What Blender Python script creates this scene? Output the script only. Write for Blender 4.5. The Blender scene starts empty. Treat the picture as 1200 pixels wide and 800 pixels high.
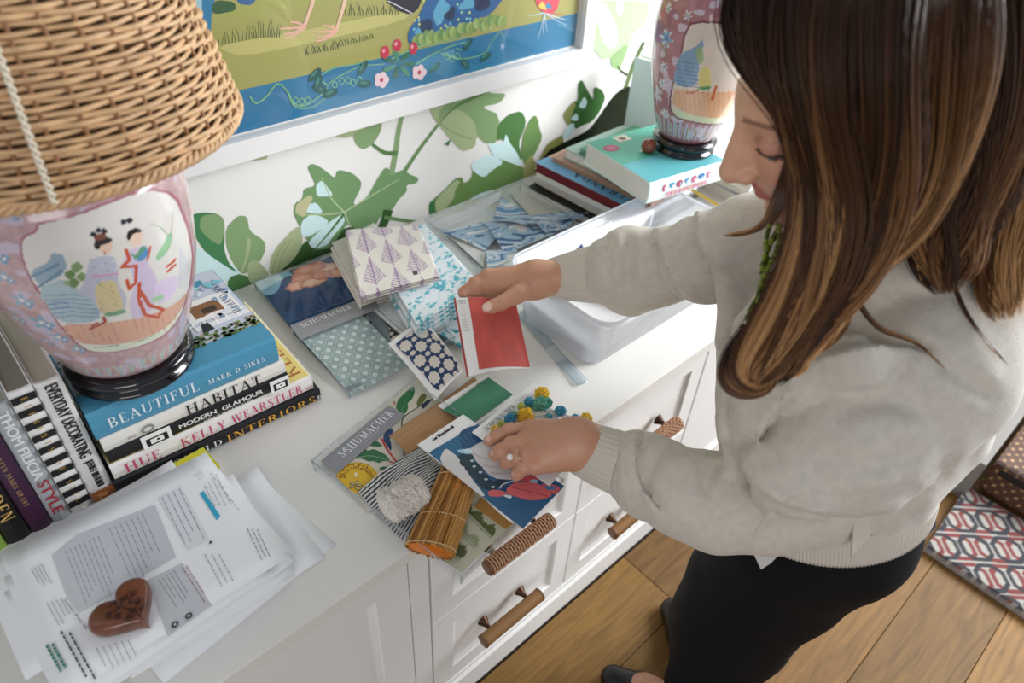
import bpy, bmesh, math, random
import numpy as np
from mathutils import Vector, Matrix
from mathutils.geometry import tessellate_polygon
C = bpy.context.scene
# ---------------------------------------------------------------- camera
FPX = 839.74
X_ = np.array([0.7363956, -0.40559792, 0.5414904]); Y_ = np.array([-0.67441527, -0.50362989, 0.53992683]); Z_ = np.array([0.05371754, -0.76278913, -0.64441226])
RM = np.array([X_, Y_, Z_])
CZ = 1.6188; CT = 0.6688            # camera height, worktop height
cam_d = bpy.data.cameras.new('camera'); cam = bpy.data.objects.new('camera', cam_d); C.collection.objects.link(cam); C.camera = cam
cam_d.sensor_width = 36; cam_d.lens = FPX/1200*36; cam_d.clip_start = .02
r_, u_, b_ = RM@[1, 0, 0], RM@[0, -1, 0], RM@[0, 0, -1]
cam.matrix_world = Matrix(((r_[0], u_[0], b_[0], 0), (r_[1], u_[1], b_[1], 0), (r_[2], u_[2], b_[2], CZ), (0, 0, 0, 1)))
cam_d.dof.use_dof = True; cam_d.dof.focus_distance = 1.22; cam_d.dof.aperture_fstop = 2.9
# ---------------------------------------------------------------- light
w = bpy.data.worlds.new('world'); C.world = w; w.use_nodes = True
wn = w.node_tree; bg = wn.nodes['Background']
bg.inputs[0].default_value = (0.80, 0.87, 1.0, 1); bg.inputs[1].default_value = 0.30
def area(name, loc, aim, sx, sy, power, col):
    l = bpy.data.lights.new(name, 'AREA'); l.shape = 'RECTANGLE'; l.size = sx; l.size_y = sy; l.energy = power; l.color = col
    o = bpy.data.objects.new(name, l); C.collection.objects.link(o); o.location = loc
    o.rotation_euler = (Vector(aim)-Vector(loc)).to_track_quat('-Z', 'Y').to_euler(); return o
area('window_light', (3.3, -0.45, 1.85), (0.9, 1.0, 0.8), 1.9, 1.7, 150, (.93, .97, 1.0))
area('room_fill', (-2.2, -2.4, 2.3), (0.5, 1.0, 0.8), 2.4, 1.8, 48, (1.0, .97, .93))  # unseen fill light added behind the camera to brighten the wall side
C.view_settings.view_transform = 'Standard'; C.view_settings.look = 'None'; C.view_settings.gamma = 1; C.view_settings.use_curve_mapping = False
C.view_settings.exposure = 0.35
# ---------------------------------------------------------------- helpers
random.seed(4); rng = np.random.default_rng(4)
PI = math.pi
def ray(u, v): return RM@np.array([u-600., v-400., FPX])
def PZ(u, v, z): r = ray(u, v); p = r*((z-CZ)/r[2]); return Vector((p[0], p[1], z))
def PY(u, v, y): r = ray(u, v); p = r*(y/r[1]); return Vector((p[0], y, p[2]+CZ))
def PD(u, v, d): p = ray(u, v)/FPX*d; return Vector((p[0], p[1], p[2]+CZ))
def lin(c):
    if isinstance(c, str): c = tuple(int(c[i:i+2], 16)/255 for i in (0, 2, 4))
    return tuple(x/12.92 if x <= .04045 else ((x+.055)/1.055)**2.4 for x in c[:3])
def link(o): C.collection.objects.link(o); return o
def setp(o, label=None, cat=None, group=None, kind=None):
    if label: o['label'] = label
    if cat: o['category'] = cat
    if group: o['group'] = group
    if kind: o['kind'] = kind
    return o
def empty(name, loc, label, cat, group=None, rz=0):
    o = link(bpy.data.objects.new(name, None)); o.location = loc; o.rotation_euler[2] = rz; o.empty_display_size = .02
    bpy.context.view_layer.update() if False else None
    return setp(o, label, cat, group)
def wm(o):                      # world matrix of a fresh (not yet evaluated) object
    return (wm(o.parent) if o.parent else Matrix())@o.matrix_basis
_mc = {}
def mat(name, col, rough=.6, bump=0, bscale=60, var=0, vscale=8, metal=0, spec=.5, attr=False, sheen=0, trans=0, alpha=1, coat=0, sss=0, stretch=None, emit=None):
    if name in _mc: return _mc[name]
    m = bpy.data.materials.new(name); m.use_nodes = True; nt = m.node_tree; p = nt.nodes['Principled BSDF']; L = nt.links
    p.inputs['Roughness'].default_value = rough; p.inputs['Metallic'].default_value = metal
    p.inputs['Specular IOR Level'].default_value = spec; p.inputs['Sheen Weight'].default_value = sheen
    p.inputs['Transmission Weight'].default_value = trans; p.inputs['Alpha'].default_value = alpha; p.inputs['Coat Weight'].default_value = coat
    if sss: p.inputs['Subsurface Weight'].default_value = sss; p.inputs['Subsurface Radius'].default_value = (.01, .004, .002); p.inputs['Subsurface Scale'].default_value = 1
    tc = nt.nodes.new('ShaderNodeTexCoord'); src = tc.outputs['Object']
    if stretch:
        mp = nt.nodes.new('ShaderNodeMapping'); mp.inputs['Scale'].default_value = stretch; L.new(src, mp.inputs[0]); src = mp.outputs[0]
    if attr:
        a = nt.nodes.new('ShaderNodeAttribute'); a.attribute_name = 'col'; csock = a.outputs['Color']
    else:
        rgb = nt.nodes.new('ShaderNodeRGB'); rgb.outputs[0].default_value = (*lin(col), 1); csock = rgb.outputs[0]
    if var:
        n = nt.nodes.new('ShaderNodeTexNoise'); n.inputs['Scale'].default_value = vscale; n.inputs['Detail'].default_value = 6; L.new(src, n.inputs['Vector'])
        mr = nt.nodes.new('ShaderNodeMapRange'); mr.inputs[1].default_value = .3; mr.inputs[2].default_value = .7; mr.inputs[3].default_value = 1-var; mr.inputs[4].default_value = 1+var; L.new(n.outputs[0], mr.inputs[0])
        mx = nt.nodes.new('ShaderNodeMix'); mx.data_type = 'RGBA'; mx.blend_type = 'MULTIPLY'; mx.inputs[0].default_value = 1
        L.new(csock, mx.inputs[6]); L.new(mr.outputs[0], mx.inputs[7]); csock = mx.outputs[2]
    L.new(csock, p.inputs['Base Color'])
    if bump:
        n2 = nt.nodes.new('ShaderNodeTexNoise'); n2.inputs['Scale'].default_value = bscale; n2.inputs['Detail'].default_value = 4; L.new(src, n2.inputs['Vector'])
        b = nt.nodes.new('ShaderNodeBump'); b.inputs['Strength'].default_value = bump; b.inputs['Distance'].default_value = .002; L.new(n2.outputs[0], b.inputs['Height']); L.new(b.outputs[0], p.inputs['Normal'])
    _mc[name] = m; return m
def clearmat(name, tint=(1, 1, 1), haze=0.0, rough=.05, ior=1.45, refl=.045):
    if name in _mc: return _mc[name]
    m = bpy.data.materials.new(name); m.use_nodes = True; nt = m.node_tree; L = nt.links
    for n in list(nt.nodes): nt.nodes.remove(n)
    out = nt.nodes.new('ShaderNodeOutputMaterial'); t = nt.nodes.new('ShaderNodeBsdfTransparent'); t.inputs[0].default_value = (*tint, 1)
    g = nt.nodes.new('ShaderNodeBsdfGlossy'); g.inputs['Roughness'].default_value = rough
    lw = nt.nodes.new('ShaderNodeLayerWeight'); lw.inputs[0].default_value = .5; pw = nt.nodes.new('ShaderNodeMath'); pw.operation = 'POWER'; pw.inputs[1].default_value = 4; L.new(lw.outputs['Facing'], pw.inputs[0])
    fr = nt.nodes.new('ShaderNodeMath'); fr.operation = 'MULTIPLY_ADD'; fr.inputs[1].default_value = .7; fr.inputs[2].default_value = refl; L.new(pw.outputs[0], fr.inputs[0])
    mx = nt.nodes.new('ShaderNodeMixShader'); L.new(fr.outputs[0], mx.inputs[0])
    if haze:
        d = nt.nodes.new('ShaderNodeBsdfDiffuse'); d.inputs[0].default_value = (.93, .95, 1, 1)
        tl = nt.nodes.new('ShaderNodeBsdfTranslucent'); tl.inputs[0].default_value = (.93, .95, 1, 1)
        md = nt.nodes.new('ShaderNodeMixShader'); md.inputs[0].default_value = .5; L.new(d.outputs[0], md.inputs[1]); L.new(tl.outputs[0], md.inputs[2])
        mh = nt.nodes.new('ShaderNodeMixShader'); mh.inputs[0].default_value = haze; L.new(t.outputs[0], mh.inputs[1]); L.new(md.outputs[0], mh.inputs[2]); L.new(mh.outputs[0], mx.inputs[1])
    else: L.new(t.outputs[0], mx.inputs[1])
    L.new(g.outputs[0], mx.inputs[2]); L.new(mx.outputs[0], out.inputs[0]); _mc[name] = m; return m
def mesh_obj(name, verts, faces, m, parent=None, smooth=False, colors=None, world=False):
    """verts in parent space (or world space when world=True)"""
    me = bpy.data.meshes.new(name)
    V = np.asarray(verts, dtype=np.float64).reshape(-1, 3)
    o = bpy.data.objects.new(name, me)
    if parent: o.parent = parent
    if world and parent:
        M = np.array(wm(parent).inverted()); V = V@M[:3, :3].T+M[:3, 3]
    me.from_pydata(V.tolist(), [], faces if isinstance(faces, list) else faces.tolist())
    if colors is not None:
        ca = me.color_attributes.new('col', 'FLOAT_COLOR', 'POINT')
        cc = np.ones((len(V), 4), dtype=np.float32); cc[:, :3] = np.asarray(colors, dtype=np.float32); ca.data.foreach_set('color', cc.ravel())
    if smooth: me.polygons.foreach_set('use_smooth', [True]*len(me.polygons))
    me.materials.append(m); me.update(); link(o); return o
class MB:
    def __init__(s): s.v = []; s.f = []
    def add(s, v, f, M=None):
        n = len(s.v)
        for p in v: s.v.append(tuple(M@Vector(p)) if M else tuple(p))
        s.f += [tuple(i+n for i in q) for q in f]; return s
    def box(s, x0, y0, z0, x1, y1, z1, M=None, bev=0):
        bm = bmesh.new(); bmesh.ops.create_cube(bm, size=1)
        for v in bm.verts: v.co = ((x0+x1)/2+v.co.x*(x1-x0), (y0+y1)/2+v.co.y*(y1-y0), (z0+z1)/2+v.co.z*(z1-z0))
        if bev: bmesh.ops.bevel(bm, geom=bm.edges[:], offset=bev, segments=2, affect='EDGES', profile=.6)
        bm.verts.index_update(); s.add([v.co.copy() for v in bm.verts], [[v.index for v in f.verts] for f in bm.faces], M); bm.free(); return s
    def tube(s, pts, rad, n=8, cap=True, ell=1.0, up=None, M=None):
        pts = [Vector(p) for p in pts]; k = len(pts); R = rad if hasattr(rad, '__len__') else [rad]*k
        v = []; f = []; t0 = (pts[1]-pts[0]).normalized(); a = Vector(up) if up else (Vector((0, 0, 1)) if abs(t0.z) < .9 else Vector((1, 0, 0)))
        for i, p in enumerate(pts):
            t = (pts[min(i+1, k-1)]-pts[max(i-1, 0)]).normalized(); b = t.cross(a)
            if b.length < 1e-6: b = t.orthogonal()
            b.normalize(); a = b.cross(t).normalized()
            for j in range(n):
                q = 2*PI*j/n; v.append(p+a*(math.cos(q)*R[i]*ell)+b*(math.sin(q)*R[i]))
        for i in range(k-1):
            for j in range(n): f.append((i*n+j, i*n+(j+1)%n, (i+1)*n+(j+1)%n, (i+1)*n+j))
        if cap: f.append(tuple(range(n-1, -1, -1))); f.append(tuple((k-1)*n+j for j in range(n)))
        return s.add(v, f, M)
    def lathe(s, prof, n=48, M=None, caps=True):
        v = []; f = []
        for r, z in prof:
            for j in range(n): v.append((r*math.cos(2*PI*j/n), r*math.sin(2*PI*j/n), z))
        for i in range(len(prof)-1):
            for j in range(n): f.append((i*n+j, i*n+(j+1)%n, (i+1)*n+(j+1)%n, (i+1)*n+j))
        if caps: f.append(tuple(range(n-1, -1, -1))); f.append(tuple((len(prof)-1)*n+j for j in range(n)))
        return s.add(v, f, M)
    def build(s, name, m, parent=None, smooth=False, world=False):
        o = mesh_obj(name, s.v, s.f, m, parent, smooth, world=world)
        if smooth: o.data.polygons.foreach_set('use_smooth', [len(p.vertices) <= 4 for p in o.data.polygons])
        return o
def smooth_poly(pts, it=2):                     # Chaikin corner cutting
    for _ in range(it):
        q = []
        for i in range(len(pts)):
            a, b = pts[i], pts[(i+1) % len(pts)]
            q += [(a[0]*.8+b[0]*.2, a[1]*.8+b[1]*.2), (a[0]*.2+b[0]*.8, a[1]*.2+b[1]*.8)]
        pts = q
    return pts
def stroke(pts, w0, w1=None, closed=False):     # polygon of a tapered brush stroke
    w1 = w0 if w1 is None else w1; P = [Vector((a, b)) for a, b in pts]
    if len(P) > 2:                              # smooth centre line
        Q = []
        for i in range(len(P)-1):
            p0, p1, p2, p3 = P[max(i-1, 0)], P[i], P[i+1], P[min(i+2, len(P)-1)]
            for k in range(5):
                t = k/5; Q.append(.5*((2*p1)+(p2-p0)*t+(2*p0-5*p1+4*p2-p3)*t*t+(3*p1-p0-3*p2+p3)*t**3))
        P = Q+[P[-1]]
    l, r = [], []
    for i, p in enumerate(P):
        t = P[min(i+1, len(P)-1)]-P[max(i-1, 0)]
        if t.length < 1e-9: continue
        t.normalize(); n = Vector((-t.y, t.x)); h = (w0+(w1-w0)*i/(len(P)-1))/2; l.append(p+n*h); r.append(p-n*h)
    out = []
    for i in range(len(l)-1): out.append([tuple(l[i]), tuple(l[i+1]), tuple(r[i+1]), tuple(r[i])])
    return out
def disc(x, y, rx, ry=None, n=12, a=0): 
    ry = ry or rx; return [(x+math.cos(a)*rx*math.cos(2*PI*k/n)-math.sin(a)*ry*math.sin(2*PI*k/n), y+math.sin(a)*rx*math.cos(2*PI*k/n)+math.cos(a)*ry*math.sin(2*PI*k/n)) for k in range(n)]
def clip_poly(p, win):                          # Sutherland-Hodgman, p list of (x,y), win convex polygon
    def area2(q): return sum(q[i][0]*q[(i+1) % len(q)][1]-q[(i+1) % len(q)][0]*q[i][1] for i in range(len(q)))
    w_ = win if area2(win) > 0 else win[::-1]; out = list(p)
    for i in range(len(w_)):
        a, b = w_[i], w_[(i+1) % len(w_)]; inp = out; out = []
        if not inp: return []
        sd = lambda q: (b[0]-a[0])*(q[1]-a[1])-(b[1]-a[1])*(q[0]-a[0])
        for k in range(len(inp)):
            c, d = inp[k-1], inp[k]; sc, s2 = sd(c), sd(d)
            if (sc >= 0) != (s2 >= 0): t = sc/(sc-s2); out.append((c[0]+(d[0]-c[0])*t, c[1]+(d[1]-c[1])*t))
            if s2 >= 0: out.append(d)
    return out
class Ink:
    """flat printing: coloured polygons in a 2-D plane, later layers a hair above earlier ones, joined in one mesh"""
    def __init__(s, clip=None): s.v = []; s.f = []; s.c = []; s.n = 0; s.clip = clip
    def poly(s, pts, col, sm=0, layer=None):
        if sm: pts = smooth_poly(pts, sm)
        if s.clip: pts = clip_poly(pts, s.clip)
        if len(pts) < 3: return s
        k = len(s.v); c = lin(col); s.n += 1; h = s.n if layer is None else layer
        tri = tessellate_polygon([[Vector((a, b, 0)) for a, b in pts]])
        for a, b in pts: s.v.append((a, b, h)); s.c.append(c)
        for t in tri:
            p = [pts[i] for i in t]; ar = (p[1][0]-p[0][0])*(p[2][1]-p[0][1])-(p[2][0]-p[0][0])*(p[1][1]-p[0][1])
            s.f.append(tuple(i+k for i in (t if ar > 0 else t[::-1])))
        return s
    def line(s, pts, col, w0, w1=None):
        s.n += 1
        for q in stroke(pts, w0, w1): s.poly(q, col, layer=s.n)
        return s
    def group(s, polys, col, sm=0):
        s.n += 1
        for p in polys: s.poly(p, col, sm=sm, layer=s.n)
        return s
    def build(s, name, fn, parent, m=None, lift=None, flip=False):
        """fn(a,b,h)->world point"""
        if not s.v: return None
        mx = max(v[2] for v in s.v); st = lift if lift else min(.00012, .0016/mx)
        V = [fn(a, b, .0004+h*st) for a, b, h in s.v]
        # orient towards fn normal
        n = Vector(fn(0, 0, 1))-Vector(fn(0, 0, 0)); ex = Vector(fn(1, 0, 0))-Vector(fn(0, 0, 0)); ey = Vector(fn(0, 1, 0))-Vector(fn(0, 0, 0))
        f = s.f if ex.cross(ey).dot(n) > 0 else [q[::-1] for q in s.f]
        return mesh_obj(name, V, f, m or mat('printing_ink', 'ffffff', rough=.55, attr=True), parent, colors=s.c, world=True)
def plane_fn(O, ex, ey, n=None):
    O, ex, ey = Vector(O), Vector(ex), Vector(ey); n = (Vector(n) if n else ex.cross(ey)).normalized()
    return lambda a, b, h: O+ex*a+ey*b+n*h
# ---- lettering ---------------------------------------------------------------
def arc(cx, cy, rx, ry, a0, a1, tw, th, n=12):
    p = []; q = []
    for k in range(n+1):
        a = math.radians(a0+(a1-a0)*k/n); p.append((cx+rx*math.cos(a), cy+ry*math.sin(a))); q.append((cx+(rx-tw)*math.cos(a), cy+(ry-th)*math.sin(a)))
    return [[p[k], p[k+1], q[k+1], q[k]] for k in range(n)]
def seg(x0, y0, x1, y1, w):
    return [[(x0-w/2, y0), (x0+w/2, y0), (x1+w/2, y1), (x1-w/2, y1)]]
def hb(x0, x1, y, t=.05): return [[(x0, y-t/2), (x1, y-t/2), (x1, y+t/2), (x0, y+t/2)]]
def sf(x, y, l=.3): return hb(x-l/2, x+l/2, y+(.025 if y < .5 else -.025), .05)
T_, t_ = .15, .055
def vr(x, y0, h): return [[(x-.02, y0), (x+.02, y0), (x+.02, y0+h), (x-.02, y0+h)]]
SERIF = {
 'A': (.78, seg(.1, 0, .39, 1, t_)+seg(.66, 0, .37, 1, T_)+hb(.2, .56, .34)+sf(.1, 0, .22)+sf(.66, 0, .3)),
 'B': (.68, seg(.16, 0, .16, 1, T_)+arc(.3, .75, .28, .25, -90, 90, T_*.95, t_)+arc(.32, .265, .33, .265, -90, 90, T_, t_)+hb(.04, .32, .025)+hb(.04, .3, .975)+hb(.2, .32, .51)),
 'C': (.74, arc(.4, .5, .37, .52, 48, 312, T_, t_, 20)+vr(.66, .66, .3)),
 'D': (.8, seg(.16, 0, .16, 1, T_)+arc(.34, .5, .4, .5, -90, 90, T_, t_, 18)+hb(.04, .36, .025)+hb(.04, .36, .975)),
 'E': (.64, seg(.16, 0, .16, 1, T_)+hb(.04, .58, .025)+hb(.04, .55, .975)+hb(.16, .44, .52)+vr(.57, 0, .24)+vr(.54, .78, .22)+vr(.43, .4, .24)),
 'F': (.6, seg(.16, 0, .16, 1, T_)+hb(.04, .55, .975)+hb(.16, .44, .52)+vr(.54, .76, .24)+vr(.43, .4, .24)+sf(.16, 0)),
 'G': (.8, arc(.4, .5, .37, .52, 48, 325, T_, t_, 20)+vr(.66, .66, .3)+seg(.66, .02, .66, .42, T_*.9)+sf(.66, .46, .26)),
 'H': (.84, seg(.16, 0, .16, 1, T_)+seg(.68, 0, .68, 1, T_)+hb(.16, .68, .52)+sf(.16, 0)+sf(.68, 0)+sf(.16, 1)+sf(.68, 1)),
 'I': (.34, seg(.17, 0, .17, 1, T_)+sf(.17, 0)+sf(.17, 1)),
 'J': (.42, seg(.24, .1, .24, 1, T_)+arc(.13, .12, .18, .18, 180, 340, .06, .06)+sf(.24, 1)),
 'K': (.8, seg(.16, 0, .16, 1, T_)+seg(.22, .42, .62, 1, t_)+seg(.66, 0, .34, .58, T_)+sf(.16, 0)+sf(.66, 0)+sf(.16, 1)+sf(.62, 1, .24)),
 'L': (.62, seg(.16, 0, .16, 1, T_)+hb(.04, .58, .025)+vr(.57, 0, .28)+sf(.16, 1)),
 'M': (.98, seg(.14, 0, .14, 1, t_)+seg(.46, 0, .18, 1, T_)+seg(.5, 0, .8, 1, t_)+seg(.82, 0, .82, 1, T_)+sf(.14, 0, .22)+sf(.82, 0)+sf(.14, 1, .22)+sf(.84, 1, .24)),
 'N': (.82, seg(.14, 0, .14, 1, t_)+seg(.64, 0, .2, 1, T_)+seg(.68, 0, .68, 1, t_)+sf(.14, 0, .22)+sf(.14, 1, .24)+sf(.68, 1, .22)),
 'O': (.82, arc(.41, .5, .38, .52, 0, 360, T_, t_, 26)),
 'P': (.64, seg(.16, 0, .16, 1, T_)+arc(.3, .72, .3, .28, -90, 90, T_, t_)+hb(.04, .32, .975)+hb(.16, .32, .465)+sf(.16, 0)),
 'R': (.76, seg(.16, 0, .16, 1, T_)+arc(.3, .74, .29, .26, -90, 90, T_, t_)+hb(.04, .32, .975)+hb(.16, .34, .5)+seg(.62, 0, .38, .5, T_)+sf(.16, 0)+sf(.64, 0, .2)),
 'S': (.58, arc(.29, .755, .23, .265, 35, 235, .11, t_, 14)+arc(.29, .25, .25, .27, -145, 60, .12, t_, 14)+[[(.13, .62), (.22, .7), (.47, .42), (.38, .34)]]+vr(.46, .74, .24)+vr(.08, .03, .24)),
 'T': (.7, seg(.35, 0, .35, 1, T_)+hb(.03, .67, .975)+vr(.05, .74, .26)+vr(.65, .74, .26)+sf(.35, 0)),
 'U': (.8, seg(.17, .3, .17, 1, T_)+arc(.4, .3, .305, .31, 180, 360, T_*.8, t_, 14)+seg(.68, .3, .68, 1, t_)+sf(.17, 1)+sf(.68, 1, .22)),
 'V': (.78, seg(.37, 0, .14, 1, T_)+seg(.39, 0, .64, 1, t_)+sf(.14, 1)+sf(.64, 1, .22)),
 'W': (1.08, seg(.32, 0, .14, 1, T_)+seg(.34, 0, .54, 1, t_)+seg(.72, 0, .52, 1, T_)+seg(.74, 0, .94, 1, t_)+sf(.14, 1, .26)+sf(.52, 1, .26)+sf(.94, 1, .2)),
 'Y': (.76, seg(.38, 0, .38, .46, T_)+seg(.36, .44, .13, 1, T_)+seg(.4, .44, .63, 1, t_)+sf(.38, 0)+sf(.13, 1)+sf(.63, 1, .22)),
 'Z': (.68, seg(.1, .03, .52, .97, T_)+hb(.06, .6, .025)+hb(.06, .6, .975)+vr(.59, 0, .24)+vr(.07, .76, .24)),
 '.': (.26, [disc(.12, .07, .07)]), ' ': (.4, []), '&': (.5, [disc(.2, .3, .1)]),
}
_fc = {}
def sans(txt):
    if txt in _fc: return _fc[txt]
    cu = bpy.data.curves.new('tx', 'FONT'); cu.body = txt; o = bpy.data.objects.new('tx', cu); link(o)
    dg = bpy.context.evaluated_depsgraph_get(); me = bpy.data.meshes.new_from_object(o.evaluated_get(dg))
    v = [(q.co.x, q.co.y) for q in me.vertices]; f = [[v[i] for i in p.vertices] for p in me.polygons]
    bpy.data.objects.remove(o); bpy.data.meshes.remove(me)
    x1 = max(a for a, b in v); x0 = min(a for a, b in v); y1 = max(b for a, b in v); y0 = min(b for a, b in v) if not any(ch in 'gjpqy,' for ch in txt) else 0
    _fc[txt] = [[((a-x0)/(x1-x0), (b-y0)/(y1-y0)) for a, b in q] for q in f]; return _fc[txt]
def serif(txt, gap=.12):
    x = 0; out = []
    for ch in txt:
        w_, ps = SERIF.get(ch, SERIF['I']); out += [[(a+x, b) for a, b in p] for p in ps]; x += w_+gap
    x -= gap; return [[(a/x, b) for a, b in p] for p in out]
def text(ink, txt, x, y, w_, h, col, font='serif', gap=.12, ang=0, bold=0):
    """baseline start (x,y), width w_, cap height h in ink units"""
    ps = serif(txt, gap) if font == 'serif' else sans(txt); ca, sa = math.cos(ang), math.sin(ang); ink.n += 1
    for dx in ((0,) if not bold else (-bold, 0, bold)):
        for p in ps: ink.poly([(x+ca*(a*w_+dx)-sa*b*h, y+sa*(a*w_+dx)+ca*b*h) for a, b in p], col, layer=ink.n)
# ---- grid sheets (cloth, paper) with painted vertex colours --------------------
def inpoly(A, B, poly):
    r = np.zeros(A.shape, bool); n = len(poly)
    for i in range(n):
        x0, y0 = poly[i]; x1, y1 = poly[(i+1) % n]
        if y0 == y1: continue
        c = ((y0 > B) != (y1 > B)) & (A < (x1-x0)*(B-y0)/(y1-y0)+x0); r ^= c
    return r
def vnoise(A, B, sc, seed=0):
    rg = np.random.default_rng(seed); G = rg.random((64, 64)); x = A*sc+7.3; y = B*sc+3.1
    xi = np.floor(x).astype(int); yi = np.floor(y).astype(int); fx = x-xi; fy = y-yi; fx = fx*fx*(3-2*fx); fy = fy*fy*(3-2*fy)
    g = lambda i, j: G[(xi+i) % 64, (yi+j) % 64]
    return (g(0, 0)*(1-fx)*(1-fy)+g(1, 0)*fx*(1-fy)+g(0, 1)*(1-fx)*fy+g(1, 1)*fx*fy)
class Sheet:
    """quad sheet given by world corners TL,TR,BR,BL; (s,t) in 0..1 from TL to the right and down"""
    def __init__(s, TL, TR, BR, BL): s.q = [np.array(p, float) for p in (TL, TR, BR, BL)]; s.W = np.linalg.norm(s.q[1]-s.q[0]); s.H = np.linalg.norm(s.q[3]-s.q[0])
    def grid(s, name, parent, m, paint=None, bulge=None, thick=.0006, res=.0016, nx=None, ny=None):
        nx = nx or max(2, int(s.W/res)); ny = ny or max(2, int(s.H/res))
        S, T = np.meshgrid(np.linspace(0, 1, nx+1), np.linspace(0, 1, ny+1))
        P = (s.q[0][None, None]*((1-S)*(1-T))[..., None]+s.q[1]*(S*(1-T))[..., None]+s.q[2]*(S*T)[..., None]+s.q[3]*((1-S)*T)[..., None])
        n = np.cross(s.q[3]-s.q[0], s.q[1]-s.q[0]); n /= np.linalg.norm(n)
        if bulge is not None:
            h = bulge(S, T); P = P+(h[..., None]*n if h.ndim == 2 else h)
        col = None
        if paint is not None:
            col = np.asarray(paint(S, T, s.W, s.H), float).reshape(-1, 3)
        N = (nx+1)*(ny+1); V = np.concatenate([P.reshape(-1, 3), (P-n*thick).reshape(-1, 3)])
        i = np.arange(ny)[:, None]*(nx+1)+np.arange(nx)[None]; i = i.ravel()
        top = np.stack([i, i+nx+1, i+nx+2, i+1], 1); bot = np.stack([i, i+1, i+nx+2, i+nx+1], 1)+N
        e = []
        a = np.arange(nx); e.append(np.stack([a, a+1, a+1+N, a+N], 1)); a = np.arange(nx)+ny*(nx+1); e.append(np.stack([a+1, a, a+N, a+1+N], 1))
        a = np.arange(ny)*(nx+1); e.append(np.stack([a+nx+1, a, a+N, a+nx+1+N], 1)); a = a+nx; e.append(np.stack([a, a+nx+1, a+nx+1+N, a+N], 1))
        F = np.concatenate([top, bot]+e)
        if col is not None: col = np.concatenate([col, np.tile(col.mean(0)*.4+.4, (N, 1))])
        return mesh_obj(name, V, F, m, parent, smooth=True, colors=col, world=True)
def fillc(shape, c): return np.ones(shape+(3,))*np.array(lin(c))
def put(col, mask, c): col[mask] = lin(c); return col
# ================================================================ setting
YW = 1.302; FY = .5425
M_wall = mat('wall_paint', 'ebe9e4', rough=.7, bump=.05, bscale=400)
M_white = mat('white_lacquer', 'e9e7e4', rough=.42, bump=.03, bscale=120)
M_top = mat('worktop_lacquer', 'e4e1db', rough=.33, bump=.04, bscale=30, var=.015, vscale=3)
M_paper = mat('paper_white', 'f0f1f2', rough=.7)
M_page = mat('page_block', 'd9d2c3', rough=.9, var=.12, vscale=1, stretch=(1, 1, 400))
wall = MB().box(-1.2, YW, 0, 3.6, YW+.1, 2.5).build('wall_back', M_wall); setp(wall, kind='structure')
wr_ = MB().box(3.62, -1.6, 0, 3.72, YW, 2.5).build('wall_right', M_wall); setp(wr_, kind='structure')
# floor of planks
fl = MB().box(-1.2, -1.6, -.06, 3.6, YW, -.012).build('floor', mat('subfloor', '3a2a1c', rough=.9)); setp(fl, kind='structure')
def plank_mat(i):
    base = ['82602f', '70512a', '896434', '76562c', '7e5b2e'][i % 5]
    m = mat('oak_%d' % (i % 5), base, rough=.62, bump=.12, bscale=9, stretch=(1.6, 22, 4), spec=.3)
    if not m.get('done'):
        m['done'] = 1; nt = m.node_tree; p = nt.nodes['Principled BSDF']; L = nt.links
        tc = nt.nodes.new('ShaderNodeTexCoord'); mp = nt.nodes.new('ShaderNodeMapping'); mp.inputs['Scale'].default_value = (1.3, 14, 1); mp.inputs['Location'].default_value = (i*3.1, i*.7, 0)
        n = nt.nodes.new('ShaderNodeTexNoise'); n.inputs['Scale'].default_value = 3.2; n.inputs['Detail'].default_value = 9; n.inputs['Distortion'].default_value = 1.6
        cr = nt.nodes.new('ShaderNodeValToRGB'); c = lin(base)
        cr.color_ramp.elements[0].position = .3; cr.color_ramp.elements[0].color = tuple(x*.62 for x in c)+(1,); cr.color_ramp.elements[1].position = .72; cr.color_ramp.elements[1].color = tuple(min(1, x*1.18) for x in c)+(1,)
        L.new(tc.outputs['Object'], mp.inputs[0]); L.new(mp.outputs[0], n.inputs['Vector']); L.new(n.outputs[0], cr.inputs[0])
        # knots
        v = nt.nodes.new('ShaderNodeTexVoronoi'); v.inputs['Scale'].default_value = 1.5; mp2 = nt.nodes.new('ShaderNodeMapping'); mp2.inputs['Scale'].default_value = (1, 2.2, 1); mp2.inputs['Location'].default_value = (i*1.3, .4+i, 0)
        L.new(tc.outputs['Object'], mp2.inputs[0]); L.new(mp2.outputs[0], v.inputs['Vector'])
        mr = nt.nodes.new('ShaderNodeMapRange'); mr.inputs[1].default_value = .015; mr.inputs[2].default_value = .07; mr.inputs[3].default_value = .25; mr.inputs[4].default_value = 1; L.new(v.outputs['Distance'], mr.inputs[0])
        mx = nt.nodes.new('ShaderNodeMix'); mx.data_type = 'RGBA'; mx.blend_type = 'MULTIPLY'; mx.inputs[0].default_value = 1; L.new(cr.outputs[0], mx.inputs[6]); L.new(mr.outputs[0], mx.inputs[7]); L.new(mx.outputs[2], p.inputs['Base Color'])
    return m
k = 0; y = FY-.012
while y > -1.5:
    y1 = y-.185; xs = -.9-(k*.73) % 1.9
    while xs < 3.4:
        x1 = xs+1.9
        MB().box(max(xs, -1.15)+.0008, y1+.0008, -.012, min(x1, 3.5)-.0008, y-.0008, 0, bev=.0012).build('plank', plank_mat(k), fl); xs = x1; k += 1
    y = y1; k += 1
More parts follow.
